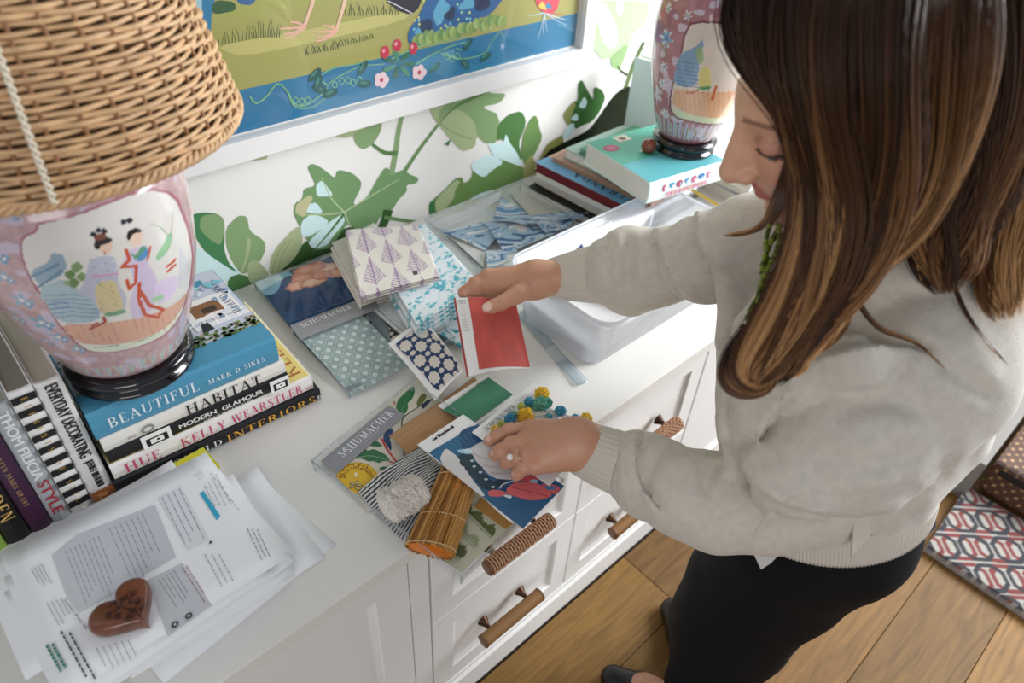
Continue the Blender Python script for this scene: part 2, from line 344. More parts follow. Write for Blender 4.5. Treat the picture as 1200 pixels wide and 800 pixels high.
# ---- wallpaper
def W8(x, y): p = PY(200+x*.41667, y*.41667, YW); return (p.x, p.z)
def WV(x, y): p = PY(620+x*.2337, y*.2337, YW); return (p.x, p.z)
ink = Ink()
def wp(pts, c, f=W8, sm=1): ink.poly([f(*p) for p in pts], c, sm=sm)
def wl(pts, c, a, b=None, f=W8): ink.line([f(*p) for p in pts], c, a, b)
G1, G2, G3, OL, AQ, DK, LT = '77996b', '87a274', '4f7a48', 'a9b68c', 'cfe9ea', '3c5f33', 'b9c79d'
wp([(115, 456), (150, 440), (265, 412), (277, 425), (270, 447), (160, 461)], OL, sm=0)
wp([(1020, 197), (1050, 185), (1100, 176), (1098, 195), (1060, 203)], OL, sm=0)
wp([(20, 352), (80, 325), (165, 310), (160, 355), (60, 362)], OL, WV, 0)
wp([(65, 690), (110, 715), (170, 740), (200, 775), (120, 800), (75, 800)], AQ)
wp([(52, 605), (90, 596), (130, 600), (150, 615), (152, 660), (150, 700), (162, 738), (190, 768), (165, 755), (100, 712), (70, 670)], '4c8357')
wp([(85, 606), (130, 600), (150, 615), (152, 650), (140, 690), (120, 680), (100, 665), (80, 640)], G2)
wp([(155, 640), (190, 605), (215, 608), (222, 650), (262, 675), (268, 700), (250, 738), (225, 762), (200, 772), (172, 735), (155, 690)], G2)
wp([(215, 668), (226, 672), (222, 710), (200, 772), (196, 762), (212, 720)], OL)
wp([(160, 780), (200, 768), (250, 800), (300, 770), (310, 830), (160, 840)], G3)
wp([(215, 742), (240, 728), (262, 750), (280, 775), (240, 800), (218, 790)], OL)
wp([(290, 775), (330, 730), (365, 690), (420, 650), (500, 640), (560, 625), (560, 700), (450, 730), (330, 790)], DK)
wp([(276, 775), (280, 725), (300, 690), (350, 638), (370, 640), (370, 690), (345, 730), (305, 765)], OL)
wl([(285, 765), (300, 715), (325, 680)], '8d9c68', .002); wl([(300, 762), (315, 715), (340, 672)], '8d9c68', .002)
wp([(383, 470), (398, 458), (430, 475), (462, 502), (468, 476), (510, 485), (537, 510), (533, 532), (513, 570), (522, 577), (555, 550), (578, 507), (604, 466), (625, 488), (655, 476), (672, 490), (698, 500), (692, 515), (662, 520), (665, 537), (640, 562), (622, 592), (590, 606), (575, 637), (520, 645), (500, 628), (482, 645), (455, 695), (400, 705), (366, 645), (344, 600), (348, 572), (371, 558), (373, 530), (407, 522), (398, 500)], G1)
wp([(408, 520), (425, 505), (458, 548), (440, 552), (410, 552)], AQ); wp([(385, 575), (410, 568), (430, 600), (395, 600), (380, 596)], AQ)
wp([(366, 625), (392, 602), (425, 608), (445, 622), (430, 640), (385, 668), (366, 660)], AQ)
wp([(385, 680), (450, 620), (485, 600), (490, 625), (455, 665), (440, 690), (400, 700)], AQ)
wp([(352, 572), (395, 545), (400, 560), (384, 585), (378, 612), (350, 600)], 'c0bd94')
wl([(395, 712), (440, 660), (490, 598)], G3, .002, .008)
for q in ([(488, 596), (450, 555), (425, 500)], [(488, 596), (560, 552), (640, 505)], [(488, 596), (440, 602), (378, 604)], [(488, 596), (505, 640)]): wl(q, LT, .004, .002)
wl([(655, 300), (640, 370), (632, 430), (620, 492)], G2, .012, .016); wl([(752, 350), (700, 418), (655, 485)], '6f8f5c', .008, .012); wl([(560, 400), (600, 428), (636, 430)], '5d7f50', .006, .012)
wl([(612, 590), (600, 625), (590, 640)], DK, .03, .02); wl([(600, 610), (680, 622), (740, 618)], '6f8f5c', .01, .006)
wp([(445, 362), (500, 347), (560, 326), (585, 330), (575, 350), (520, 372), (500, 388), (460, 385)], OL); wp([(560, 326), (590, 322), (594, 360), (572, 402), (542, 421), (520, 405), (511, 374), (545, 360), (590, 330)], G2)
wp([(580, 322), (630, 308), (670, 298), (655, 325), (620, 329)], '718c5d')
wp([(725, 273), (800, 258), (850, 246), (905, 232), (890, 262), (945, 262), (925, 290), (870, 300), (925, 322), (918, 400), (885, 404), (860, 380), (855, 414), (820, 426), (790, 395), (755, 352), (730, 320)], OL)
wp([(750, 345), (760, 300), (820, 262), (905, 232), (890, 262), (945, 262), (925, 290), (870, 300), (925, 322), (918, 400), (885, 404), (860, 380), (855, 340), (800, 300)], G2)
wl([(752, 350), (800, 300), (870, 265), (935, 225)], '5d7f50', .002, .012); wl([(745, 335), (790, 370), (845, 390)], '8fa070', .003); wp([(768, 405), (788, 390), (780, 410)], G3, sm=0)
wp([(950, 320), (985, 311), (998, 335), (995, 362), (977, 400), (990, 455), (955, 425), (930, 388), (915, 398), (918, 352)], '557d49')
wp([(1028, 325), (1036, 360), (1045, 385), (1025, 430), (998, 468), (985, 440), (985, 410), (1002, 370)], '6d8c55')
wp([(725, 606), (727, 570), (770, 532), (800, 500), (820, 498), (822, 515), (845, 503), (850, 470), (900, 430), (930, 440), (995, 468), (997, 512), (940, 530), (880, 545), (800, 595), (760, 602)], '6b8c52')
wp([(738, 590), (745, 560), (800, 503), (815, 510), (800, 530), (795, 560), (760, 598)], OL)
wp([(843, 457), (900, 430), (938, 456), (900, 480), (880, 500), (848, 480)], AQ); wp([(888, 405), (935, 402), (942, 374), (952, 400), (975, 432), (990, 470), (950, 455), (910, 440)], AQ)
wp([(800, 590), (860, 545), (915, 530), (890, 552), (840, 600), (800, 612)], AQ)
wp([(725, 570), (742, 560), (745, 600), (727, 606)], '3f7a48')
wp([(990, 470), (1012, 428), (1030, 470), (1026, 530), (996, 530)], 'a3a468'); wp([(1035, 500), (1045, 450), (1070, 405), (1100, 375), (1105, 410), (1080, 450), (1060, 510)], '7d8450')
for x in (1003, 1012, 1020): wl([(x, 450), (x-2, 525)], '858a50', .002)
wp([(305, 0), (610, 0), (590, 100), (545, 190), (500, 210), (490, 260), (452, 352), (410, 330), (405, 282), (370, 302), (305, 230), (302, 100)], 'b4c9a2', WV)
wp([(318, 70), (350, 0), (390, 30), (440, 140), (442, 225), (400, 245), (360, 190), (350, 120)], 'd9efe8', WV); wp([(440, 0), (470, 0), (470, 50), (450, 90), (436, 50)], 'eef4f0', WV); wp([(510, 180), (590, 110), (560, 210), (520, 212)], 'd3edf0', WV)
wp([(405, 282), (470, 230), (495, 215), (490, 262), (452, 352), (410, 335)], '93ae7c', WV)
wl([(575, 210), (520, 330), (480, 450)], '5c6b45', .016, .02, WV); wl([(490, 375), (460, 355), (440, 330)], '3a4a2e', .008, .004, WV)
wp([(0, 600), (30, 573), (47, 612), (42, 650), (66, 690), (30, 762), (-20, 800), (-40, 700)], '6d8c55', WV)
wp([(40, 830), (60, 775), (90, 720), (135, 690), (168, 690), (155, 745), (110, 830)], '8a8c50', WV)
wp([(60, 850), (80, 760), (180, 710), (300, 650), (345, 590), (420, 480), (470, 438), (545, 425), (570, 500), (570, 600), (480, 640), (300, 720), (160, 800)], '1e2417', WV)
wp([(243, 420), (262, 397), (280, 432), (302, 470), (322, 505), (322, 430), (366, 452), (383, 490), (350, 565), (310, 612), (270, 625), (235, 645), (200, 640), (175, 602), (168, 572), (215, 512), (245, 502)], '3f6836', WV)
wp([(168, 572), (215, 512), (235, 520), (215, 560), (200, 640), (175, 602)], '8b9158', WV)
for q in ([(243, 535), (275, 480), (290, 512), (275, 545)], [(208, 590), (240, 563), (246, 603), (215, 604)], [(163, 690), (192, 627), (222, 612), (228, 650), (190, 695)]): wp(q, 'c4e3e6', WV)
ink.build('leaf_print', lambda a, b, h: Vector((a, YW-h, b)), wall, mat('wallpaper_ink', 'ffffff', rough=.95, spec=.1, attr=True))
# ---- framed picture
fr = empty('framed_picture', (.98, YW, 1.25), 'large white-framed painting under glass, blue vine border below green grass', 'picture')
def fbox(x0, z0, x1, z1, y0, y1): return MB().box(x0, y0, z0, x1, y1, z1, bev=.0015)
FX0, FX1, FZ0, FZ1 = -.30, 1.451, 1.008, 1.62; fw = .042
fbox(FX0-fw, FZ0-fw, FX1+fw, FZ0, YW-.038, YW-.0005).build('frame_rail', M_white, fr, world=True)
fbox(FX0-fw, FZ1, FX1+fw, FZ1+fw, YW-.038, YW-.0005).build('frame_rail', M_white, fr, world=True)
fbox(FX1, FZ0, FX1+fw, FZ1, YW-.038, YW-.0005).build('frame_rail', M_white, fr, world=True)
fbox(FX0-fw, FZ0, FX0, FZ1, YW-.038, YW-.0005).build('frame_rail', M_white, fr, world=True)
fbox(FX0, FZ0, FX1, FZ1, YW-.012, YW-.002).build('backing_board', M_white, fr, world=True)
YA = YW-.0124
def A8(x, y): p = PY(200+x*.41667, y*.41667, YA); return (p.x, p.z)
art = Ink(clip=[(FX0, FZ0+.004), (FX1-.004, FZ0+.004), (FX1-.004, FZ1), (FX0, FZ1)])
def ap(pts, c, sm=1): art.poly([A8(*p) for p in pts], c, sm=sm)
def al(pts, c, a, b=None): art.line([A8(*p) for p in pts], c, a, b)
art.poly([(FX0, FZ0+.004), (FX1-.004, FZ0+.004), (FX1-.004, FZ1), (FX0, FZ1)], 'a9a45c')
zb = A8(600, 161)[1]
art.poly([(FX0, FZ0+.004), (FX1-.004, FZ0+.004), (FX1-.004, zb), (FX0, zb)], '2779a2')
ap([(110, 45), (260, -20), (500, -60), (800, -90), (800, -20), (500, 0), (300, 30), (120, 60)], 'a6a85a'); ap([(120, 130), (300, 100), (500, 60), (700, 20), (650, 60), (400, 120), (200, 160)], 'c3bc72')
ap([(100, 140), (60, 120), (55, 20), (90, -60), (130, -30), (112, 60), (118, 150)], '2f7fa8'); ap([(20, -40), (100, -60), (85, 10), (95, 120), (60, 90)], 'a7cfd8'); ap([(40, -20), (70, -40), (75, 60), (50, 40)], 'd9c0bd')
ap([(115, 15), (130, 0), (180, 5), (185, 30), (120, 42)], '2c5a34'); ap([(180, -20), (250, -20), (230, 15), (190, 12)], '2a5f94')
random.seed(11)
def tuft(x0, x1, yb, slope, n, h, c='4a5c2c'):
    for i in range(n):
        t = i/(n-1); x = x0+(x1-x0)*t; y = yb+slope*(x-x0); dx = random.uniform(-14, 10); hh = h*random.uniform(.5, 1); al([(x, y), (x+dx*.3, y-hh*.6), (x+dx, y-hh)], c, .0022, .0005)
tuft(135, 240, 128, -.2, 12, 45); tuft(235, 305, 105, 0, 12, 55, '3f5a34'); tuft(380, 470, 155, -.2, 14, 30, '2f4426'); tuft(485, 640, 45, -.02, 20, 38); tuft(470, 570, 133, -.25, 14, 22)
for fx, fy in ((375, 75), (465, 85)):                                             # bird's legs and feet
    al([(fx+40, -90), (fx+25, 0), (fx, fy)], 'e9c3a5', .010, .006)
    for dx, dy in ((-58, 30), (-70, 5), (-40, -14), (-58, 20)): al([(fx+5, fy), (fx+dx*.5, fy+dy*.8), (fx+dx, fy+dy)], 'e6b39c', .006, .0025)
ap([(600, 0), (640, -60), (720, -60), (700, 20), (675, 42), (640, 30)], '1c1522'); al([(610, 2), (650, 22), (680, 38)], 'd8d6dc', .002)
ap([(665, 90), (700, 40), (735, -40), (900, -60), (940, -10), (900, 40), (850, 60), (800, 90), (740, 110), (700, 128), (668, 125)], '235f95')
for q in ([(680, 95), (715, 55), (705, 100)], [(735, 40), (760, -10), (790, 20), (750, 80)], [(800, 30), (840, -20), (860, 20)]): ap(q, '5fa6c4')
for q in ([(690, 60), (735, 50), (735, 105), (710, 100)], [(760, 50), (800, 10), (795, 60)], [(850, 0), (890, -30), (900, 20), (860, 35)]): ap(q, '172f52')
for i in range(26): art.poly(disc(*A8(random.uniform(680, 900), random.uniform(0, 90)), .003), ['9fd0a8', 'cfd77a', '7fc0d4'][i % 3])
for i in range(34): x = 690+i*7.4+random.uniform(-3, 3); y = 118-.24*(x-690)+random.uniform(-12, 4); art.poly(disc(*A8(x, y), .009, .012), ['8aa45c', '6f9454', 'a3b86e'][i % 3])
vines = [[(222, 270), (240, 290), (270, 270), (300, 235), (330, 260), (345, 290), (380, 295), (430, 260), (450, 230), (500, 200), (540, 185), (600, 180)], [(330, 262), (350, 300), (400, 300), (440, 270)], [(690, 180), (740, 150), (800, 125), (840, 120), (830, 140), (800, 135)], [(760, 150), (820, 165), (880, 150), (900, 120), (925, 90), (935, 105)], [(440, 240), (420, 215), (460, 190), (520, 180), (560, 165)], [(620, 165), (700, 130), (760, 118), (840, 100)]]
for v_ in vines: al(v_, '7fb98c', .0035, .002)
for cx, cy in ((350, 282), (368, 285), (385, 282), (480, 228), (498, 226), (512, 232), (530, 225), (775, 158), (790, 165), (805, 158), (460, 238)):
    for s_ in ([(cx-8, cy), (cx, cy-10), (cx+8, cy), (cx, cy+9), (cx-8, cy)],): al(s_, '86c39a', .002)
for cx, cy, a in ((405, 210, .6), (418, 250, -.5), (450, 262, .2), (540, 190, .8), (545, 235, -.2), (742, 190, .4), (828, 180, -.8), (835, 125, .7), (415, 232, 1.2), (885, 160, .3)):
    art.poly(disc(*A8(cx, cy), .018, .008, 10, a), '1f5b5a'); art.poly(disc(*A8(cx-3, cy-3), .010, .003, 8, a), '3f8a78')
for a in range(7): q = a/7*2*PI; ap([(640, 180), (640+38*math.cos(q-.25), 180+34*math.sin(q-.25)), (640+52*math.cos(q), 180+44*math.sin(q)), (640+38*math.cos(q+.25), 180+34*math.sin(q+.25))], ['2e6f5a', '4a9070'][a % 2])
for cx, cy in ((602, 146), (636, 127), (682, 135)): art.poly(disc(*A8(cx, cy), .011, .013), 'c8344e'); art.poly(disc(*A8(cx-4, cy-4), .004), 'eaa0a8')
for cx, cy in ((592, 224), (698, 203)):
    for a in range(5): q = a/5*2*PI; art.poly(disc(*A8(cx+12*math.cos(q), cy+12*math.sin(q)), .0085), 'f1d3d8')
    art.poly(disc(*A8(cx, cy), .005), 'c23a52')
ap([(1018, -30), (1030, 20), (1060, 42), (1085, 30), (1095, -10), (1060, -40)], 'd94a5c'); ap([(1030, 20), (1045, 0), (1060, 30)], 'e9c85a'); ap([(1050, 22), (1060, 5), (1075, 24)], '2a8ab0')
for dx, dy in ((-5, 60), (8, 55), (-20, 75), (60, 20), (62, 35), (55, 5), (-50, 10)): al([(1050, 35), (1050+dx*.5, 35+dy*.6), (1050+dx, 35+dy)], ['e6eef2', 'd86070', 'bcd9e8'][abs(dx) % 3], .003, .001)
art.build('art_print', lambda a, b, h: Vector((a, YA+.0004-h, b)), fr)
MB().box(FX0, YW-.024, FZ0, FX1, YW-.022, FZ1).build('glass', clearmat('picture_glass', rough=.01), fr, world=True)
# ================================================================ sideboard
wt = MB().box(-.9, FY-.012, CT-.028, 3.3, YW-.001, CT, bev=.0015).build('worktop', M_top)
setp(wt, 'long white lacquered worktop running along the papered wall', 'worktop')
M_cane = mat('rattan_wrap', '9c7448', rough=.55, bump=.3, bscale=300); M_bronze = mat('aged_bronze', '4a3326', rough=.4, metal=.8); M_endcap = mat('handle_end', '6d4a2c', rough=.4)
M_gap = mat('shadow_gap', '2b2723', rough=1)
def panel_front(name, x0, x1, z0, z1, parent, inset=.05, dep=.008):
    """shaker front with a moulded recess; face at FY"""
    m = MB(); b = .013; y0, y1 = FY, FY+dep
    rings = [(x0, z0, x1, z1, y0+.001), (x0+.0012, z0+.0012, x1-.0012, z1-.0012, y0), (x0+inset, z0+inset, x1-inset, z1-inset, y0), (x0+inset+.002, z0+inset+.002, x1-inset-.002, z1-inset-.002, y0+.004), (x0+inset+b, z0+inset+b, x1-inset-b, z1-inset-b, y1)]
    v = []; f = []
    for (a, c, d, e, y) in rings: v += [(a, y, c), (d, y, c), (d, y, e), (a, y, e)]
    for i in range(len(rings)-1):
        for j in range(4): f.append((i*4+j, i*4+(j+1) % 4, (i+1)*4+(j+1) % 4, (i+1)*4+j))
    f.append(tuple(range(16, 20))); v += [(x0, FY+.02, z0), (x1, FY+.02, z0), (x1, FY+.02, z1), (x0, FY+.02, z1)]; n = 20
    for j in range(4): f.append((n+j, n+(j+1) % 4, (j+1) % 4, j))
    f.append((23, 22, 21, 20)); m.add(v, f)
    return m.build(name, M_white, parent, world=True)
def handle(xc, z, parent, L=.155, woven=False):
    y = FY-.036; r = .0135; n = 46; m = MB(); prof = []
    for i in range(n+1):
        for q in range(4): t = (i+q/4)/(n+1); prof.append((r+.0009*math.sin(q/4*2*PI), -L/2+L*t))
    Mx = Matrix.Translation((xc, y, z))@Matrix.Rotation(PI/2, 4, 'Y')
    if woven:
        m.lathe([(r-.0008, -L/2), (r-.0008, L/2)], 20, Mx); m.build('handle', M_endcap, parent, smooth=True, world=True)
        w_ = MB(); ns = 40
        for kk in range(26):
            for sgn in (1,):
                pts = []; zz = -L/2+.004+(L-.008)*kk/25
                for j in range(ns+1): a = 2*PI*j/ns; rr = r+.0006+.0012*math.sin(a*10+kk*PI); pts.append(Mx@Vector((rr*math.cos(a), rr*math.sin(a), zz)))
                w_.tube(pts, .0019, 5, cap=False)
        w_.build('handle_wrap', mat('pale_rattan', 'b98d6d', rough=.6), parent, smooth=True, world=True)
    else:
        m.lathe(prof, 20, Mx); m.build('handle', M_cane, parent, smooth=True, world=True)
    for s in (-1, 1):
        e = MB(); e.lathe([(.004, 0), (r+.0012, 0), (r+.0014, .004), (r-.001, .0055), (.003, .006)], 20, Mx@Matrix.Translation((0, 0, s*L/2-(.003 if s > 0 else .003))))
        e.build('handle_end', M_endcap, parent, smooth=True, world=True)
    for s in (-1, 1):
        MB().lathe([(.0035, 0), (.004, .012), (.0065, .024), (.012, .034), (.0125, .036)], 14, Matrix.Translation((xc+s*L*.33, y, z))@Matrix.Rotation(-PI/2, 4, 'X')).build('handle_post', M_bronze, parent, smooth=True, world=True)
def unit(name, x0, x1, label):
    e = empty(name, ((x0+x1)/2, FY, 0), label, 'cabinet')
    MB().box(x0+.0005, FY+.021, .1, x1-.0005, YW-.01, CT-.0285).build('carcass', M_gap if False else mat('carcass_white', 'cfcac2', rough=.7), e, world=True)
    pl = [(0, 0), (0, .075), (.006, .083), (.006, .092), (.012, .1), (.05, .1), (.05, 0)]
    v = [(x0+.0005, FY-.006+a, b) for a, b in pl]+[(x1-.0005, FY-.006+a, b) for a, b in pl]; n = len(pl)
    MB().add(v, [tuple(range(n)), tuple(range(2*n-1, n-1, -1))]+[(i, i+n, (i+1) % n+n, (i+1) % n) for i in range(n)]).build('plinth', M_white, e, world=True)
    return e
ZT = CT-.030; ZB = .103; ZM = .375
ua = unit('sideboard_unit', -.42, .388, 'white sideboard door section at the left, below the papers')
panel_front('door', -.06, .3465, ZB, ZT, ua, .062); MB().box(.349, FY, ZB, .387, FY+.02, ZT, bev=.001).build('stile', M_white, ua, world=True)
panel_front('door', -.41, -.064, ZB, ZT, ua, .062)
ub = unit('sideboard_unit', .389, 1.150, 'white sideboard section of four drawers with wrapped bar handles')
XM = .7705
for (a, b, xc) in ((.392, XM-.002, .566), (XM+.002, 1.1475, .925)):
    for (c, d, z) in ((ZB, ZM-.0015, .245), (ZM+.0015, ZT, .505)):
        dr = panel_front('drawer', a, b, c, d, ub, .046); handle(xc+(.03 if a > .5 else 0), z, dr, woven=(z > .4))
uc = unit('sideboard_unit', 1.152, 2.0, 'white sideboard door section right of the drawers')
panel_front('door', 1.154, 1.57, ZB, ZT, uc, .062); panel_front('door', 1.574, 1.99, ZB, ZT, uc, .062)
# ================================================================ books
def book(label, group, P0, rz, L, D, T, cover, page='d9d2c3', stand=False, titles=(), paint=None, flip=False, band=None, top=None, name='book', rough=.45, pageedge=True):
    """local x = spine length, y = depth (spine at y=0), z = thickness.  P0 = world position of front-left-bottom corner"""
    e = empty(name, P0, label, 'book', group)
    R = Matrix.Rotation(rz, 4, 'Z')
    if stand: R = R@Matrix(((0, 0, 1, 0), (0, 1, 0, 0), (-1, 0, 0, L), (0, 0, 0, 1)))
    M = Matrix.Translation(P0)@R; c = .0022
    mcov = mat('cover_'+cover, cover, rough=rough, bump=.04, bscale=200)
    prof = [(D, 0), (.004, 0), (.001, T*.12), (0, T*.3), (-.001, T*.5), (0, T*.7), (.001, T*.88), (.004, T), (D, T), (D, T-c), (.006, T-c), (.004, T*.5), (.006, c), (D, c)]
    n = len(prof); v = [M@Vector((0, a, b)) for a, b in prof]+[M@Vector((L, a, b)) for a, b in prof]
    caps = [(0, 1, 2, 12, 13), (2, 3, 4, 11, 12), (4, 5, 6, 10, 11), (6, 7, 8, 9, 10)]
    f = [(i, (i+1) % n, (i+1) % n+n, i+n) for i in range(n)]+[q[::-1] for q in caps]+[tuple(i+n for i in q) for q in caps]
    f = [q[::-1] for q in f]
    mesh_obj('cover', v, f, mcov, e, world=True)
    MB().box(.003, .006, c, L-.003, D-.004, T-c, M).build('page_block', mat('pages_'+page, page, rough=.9, bump=.25, bscale=1, stretch=(1, 1, 1500) if not stand else (1500, 1, 1)), e, world=True)
    if titles:
        ik = Ink(clip=[(.001, .0005), (L-.001, .0005), (L-.001, T-.0005), (.001, T-.0005)])
        for (txt, x, z, w_, h, col, font) in titles:
            if txt is None: ik.poly([(x, z), (x+w_, z), (x+w_, z+h), (x, z+h)], col)
            elif txt == 'o': ik.poly(disc(x, z, w_, h, 16), col)
            else: text(ik, txt, x, z, w_, h, col, font.replace('!', ''), bold=(.0005 if '!' in font else 0))
        O = M@Vector((0, -.0014, 0)); ex = M.to_3x3()@Vector((1, 0, 0)); ez = M.to_3x3()@Vector((0, 0, 1)); ny = M.to_3x3()@Vector((0, -1, 0))
        ik.build('spine_print', lambda a, b, h: O+ex*a+ez*b+ny*h, e)
    if top:
        ik = Ink(clip=[(0.001, .004), (L-.001, .004), (L-.001, D-.001), (.001, D-.001)]); top(ik, L, D)
        O = M@Vector((0, 0, T)); ex = M.to_3x3()@Vector((1, 0, 0)); ey = M.to_3x3()@Vector((0, 1, 0)); nz = M.to_3x3()@Vector((0, 0, 1))
        ik.build('cover_print', lambda a, b, h: O+ex*a+ey*b+nz*(h-.0002), e)
    return e
def frompx(a, b, z):            # position and angle of a spine whose two top corners are seen at a and b
    A, B = PZ(*a, z), PZ(*b, z); d = B-A; return A, math.atan2(d.y, d.x), d.length
# --- horizontal stack below the lamp
z = CT+.0005
GS = 'design books stacked flat under the lamp'
def stack(T, a, b, **k):
    global z
    A, rz, L = frompx(a, b, z+T); A.z = z; e = book(P0=A, rz=rz, L=L, T=T, group=GS, **k); z += T+.0005; return e
stack(.027, (133, 566), (375, 456), D=.27, cover='16161a', titles=[('ALD', .125, .006, .045, .013, 'f0f0ee', 'serif'), ('INTERIORS', .178, .005, .165, .0155, 'd9a23a', 'serif'), ('R', .346, .007, .010, .010, 'cfcfcf', 'serif'), ('DON', .07, .006, .05, .013, 'f0f0ee', 'serif')], label='black book with gold spine lettering, bottom of the stack under the lamp')
def hue_top(ik, L, D):
    ik.poly([(0, 0), (L, 0), (L, D), (0, D)], 'e3cf7c'); ik.poly([(L-.004, 0), (L, 0), (L, D), (L-.004, D)], 'eee3b4')
    text(ik, 'KELLY', L-.012, .015, .14, .026, 'b06a3a', 'serif', ang=PI/2)
    for i in range(40): ik.poly([(L-.011, .16+i*.003), (L-.005, .16+i*.003), (L-.005, .1615+i*.003), (L-.011, .1615+i*.003)], 'c79a52')
stack(.034, (128, 547), (365, 440), D=.27, cover='ece8e4', titles=[('HUE', .018, .008, .055, .019, 'c8476e', 'serif'), ('KELLY', .105, .008, .075, .018, 'c8476e', 'serif'), ('WEARSTLER', .19, .008, .13, .018, 'c8476e', 'serif'), ('Rizzoli', .326, .009, .015, .006, 'b04a6a', 'sans')], top=hue_top, label='white book with pink spine lettering and pale yellow cover under the lamp')
stack(.029, (123, 530), (337, 437), D=.24, cover='151518', titles=[(None, .05, .0, .045, .029, 'f2f0ec', ''), (None, .056, .004, .033, .016, '151518', ''), (None, .0625, .007, .02, .010, 'f2f0ec', ''), (None, .072, .010, .004, .004, '151518', ''), ('MODERN', .108, .012, .06, .009, 'e8e6e2', 'sans!'), ('GLAMOUR', .178, .012, .07, .009, 'e8e6e2', 'sans!'), ('KELLY WEARSTLER', .145, .005, .085, .0045, 'e8e6e2', 'sans'),
   (None, .262, .0, .036, .029, 'f2f0ec', ''), (None, .267, .004, .026, .016, '151518', ''), (None, .272, .007, .016, .010, 'f2f0ec', ''), (None, .279, .011, .003, .003, '151518', ''), ('o', .32, .011, .004, .005, 'e8e6e2', '')], label='thin black book with white square motifs on its spine')
stack(.028, (117, 517), (333, 423), D=.24, cover='e6e1d8', titles=[('HABITAT', .125, .006, .125, .019, '17171a', 'serif'), ('o', .065, .014, .010, .008, '8c8a84', ''), ('o', .065, .014, .006, .004, 'd8d4cc', ''), ('RIZ', .035, .01, .012, .005, '7a7a78', 'sans'), ('o', .302, .008, .006, .004, '222222', ''), ('V', .296, .006, .012, .012, '17171a', 'sans')], label='cream book with large black spine lettering under the blue one')
def beau_top(ik, L, D):
    ik.poly([(0, 0), (L, 0), (L, D), (0, D)], '4d94b4')
    ik.poly([(0, .05), (L, .05), (L, D), (0, D)], 'c7cfdd')            # photo of a terrace
    random.seed(5)
    for i in range(260): x = random.uniform(0, L); y = random.uniform(.048, .075) if x > .12 else random.uniform(.048, .16); ik.poly(disc(x, y, random.uniform(.002, .005), n=5), random.choice(['4d6a35', '6c8b45', '34502a', '8c9a58', 'a8a08a']), layer=400)
    ik.poly([(.2, .085), (.30, .085), (.30, .098), (.2, .098)], 'e8e8ea'); ik.poly([(.2, .11), (.285, .1), (.285, .17), (.2, .17)], 'f0eeec')
    ik.poly([(.21, .118), (.26, .118), (.26, .155), (.21, .155)], '8a5f3c'); ik.poly([(.226, .125), (.25, .125), (.25, .14), (.226, .14)], '3a2a20')
    for i in range(5): ik.line([(.2+i*.018, .085), (.2+i*.018, .12)], 'f6f6f8', .003)
    ik.line([(.19, .1), (.24, .12), (.29, .102)], 'fafafa', .003); ik.poly([(.205, .075), (.225, .078), (.222, .1), (.21, .1)], '20222a')
    text(ik, 'MARK D SIKES', L-.012, .095, .115, .013, '2c4a6a', 'serif', ang=PI/2)
    for i in range(7): ik.poly(disc(.2+i*.013, .205+.008*math.sin(i*2), .012, .006, 10, i), random.choice(['4aa7bd', '7cc3d0', 'a9d8dd', '3d8fa8']))
    for i in range(12): ik.poly(disc(random.uniform(.24, .3), random.uniform(.1, .2), .008, .004, 8, i), random.choice(['a9b7d3', 'dfe4ee', '8fa6c0']), layer=500)
stack(.054, (100, 488), (322, 395), D=.245, cover='4d94b4', titles=[('BEAUTIFUL', .022, .016, .135, .019, 'dfe9ec', 'serif'), ('MARK D SIKES', .172, .018, .095, .0095, 'dfe9ec', 'serif')], top=beau_top, label='blue book with a terrace cover, topmost under the large lamp')
ZS = z
# --- standing row, spines towards the viewer
GR = 'design books standing beside the stack'
yS = .918
def st(label, x0, T, L, D, cover, titles=(), dy=0, lean=0, **k): return book(label, GR, Vector((x0, yS+dy, CT+.0005)), lean, L, D, T, cover, titles=titles, stand=True, **k)
st('white upright book with tall thin black lettering and brown spine foot', .0235, .033, .252, .22, 'e6e4e0', [('EVERYDAY DECORATING', .006, .0095, .148, .0165, '1c1c1e', 'sans!'), ('JEFFREY BILHUBER', .162, .0105, .06, .013, '1c1c1e', 'sans!'), (None, .228, .0, .0235, .033, '9a5a30', ''), ('R', .236, .009, .01, .012, 'd9a05a', 'serif')], page='b8b2a2')
ti = []
for i in range(10): ti.append((None, .008+i*.0245, 0, .0125, .031, '121214', ''))
for i, ch in enumerate('ELEMENTS OF STYLE'[:17]): 
    if ch != ' ': ti.append((ch, .012+i*.0143, .012, .006, .008, 'b8923e', 'serif'))
st('black-and-white striped upright book with small gold spine letters', -.0085, .031, .255, .22, 'eceae6', ti, page='8a8578')
st('silver-grey upright book with white and red lettering', -.0345, .025, .245, .21, 'a9adb0', [('THOM FILICIA', .012, .006, .135, .013, 'e6e8ea', 'sans!'), ('STYLE', .153, .005, .072, .015, 'a8283c', 'sans!')], page='a8a496')
st('dark purple upright book with faint gold lettering', -.0635, .028, .24, .20, '3a1838', [('S', .012, .006, .016, .016, 'c39a5a', 'serif'), ('MARTYN JAMES GRANT', .06, .009, .12, .006, 'b08a60', 'serif'), ], page='8a8270')
st('black upright book with large gold letters, at the left end of the row', -.0955, .031, .235, .20, '121110', [('GARDEN', .075, .007, .11, .018, 'd8b060', 'serif')], page='7a7466')
st('pale green upright book leaning at the far left of the row', -.122, .025, .225, .2, '8fae4a', [], page='9a9686')
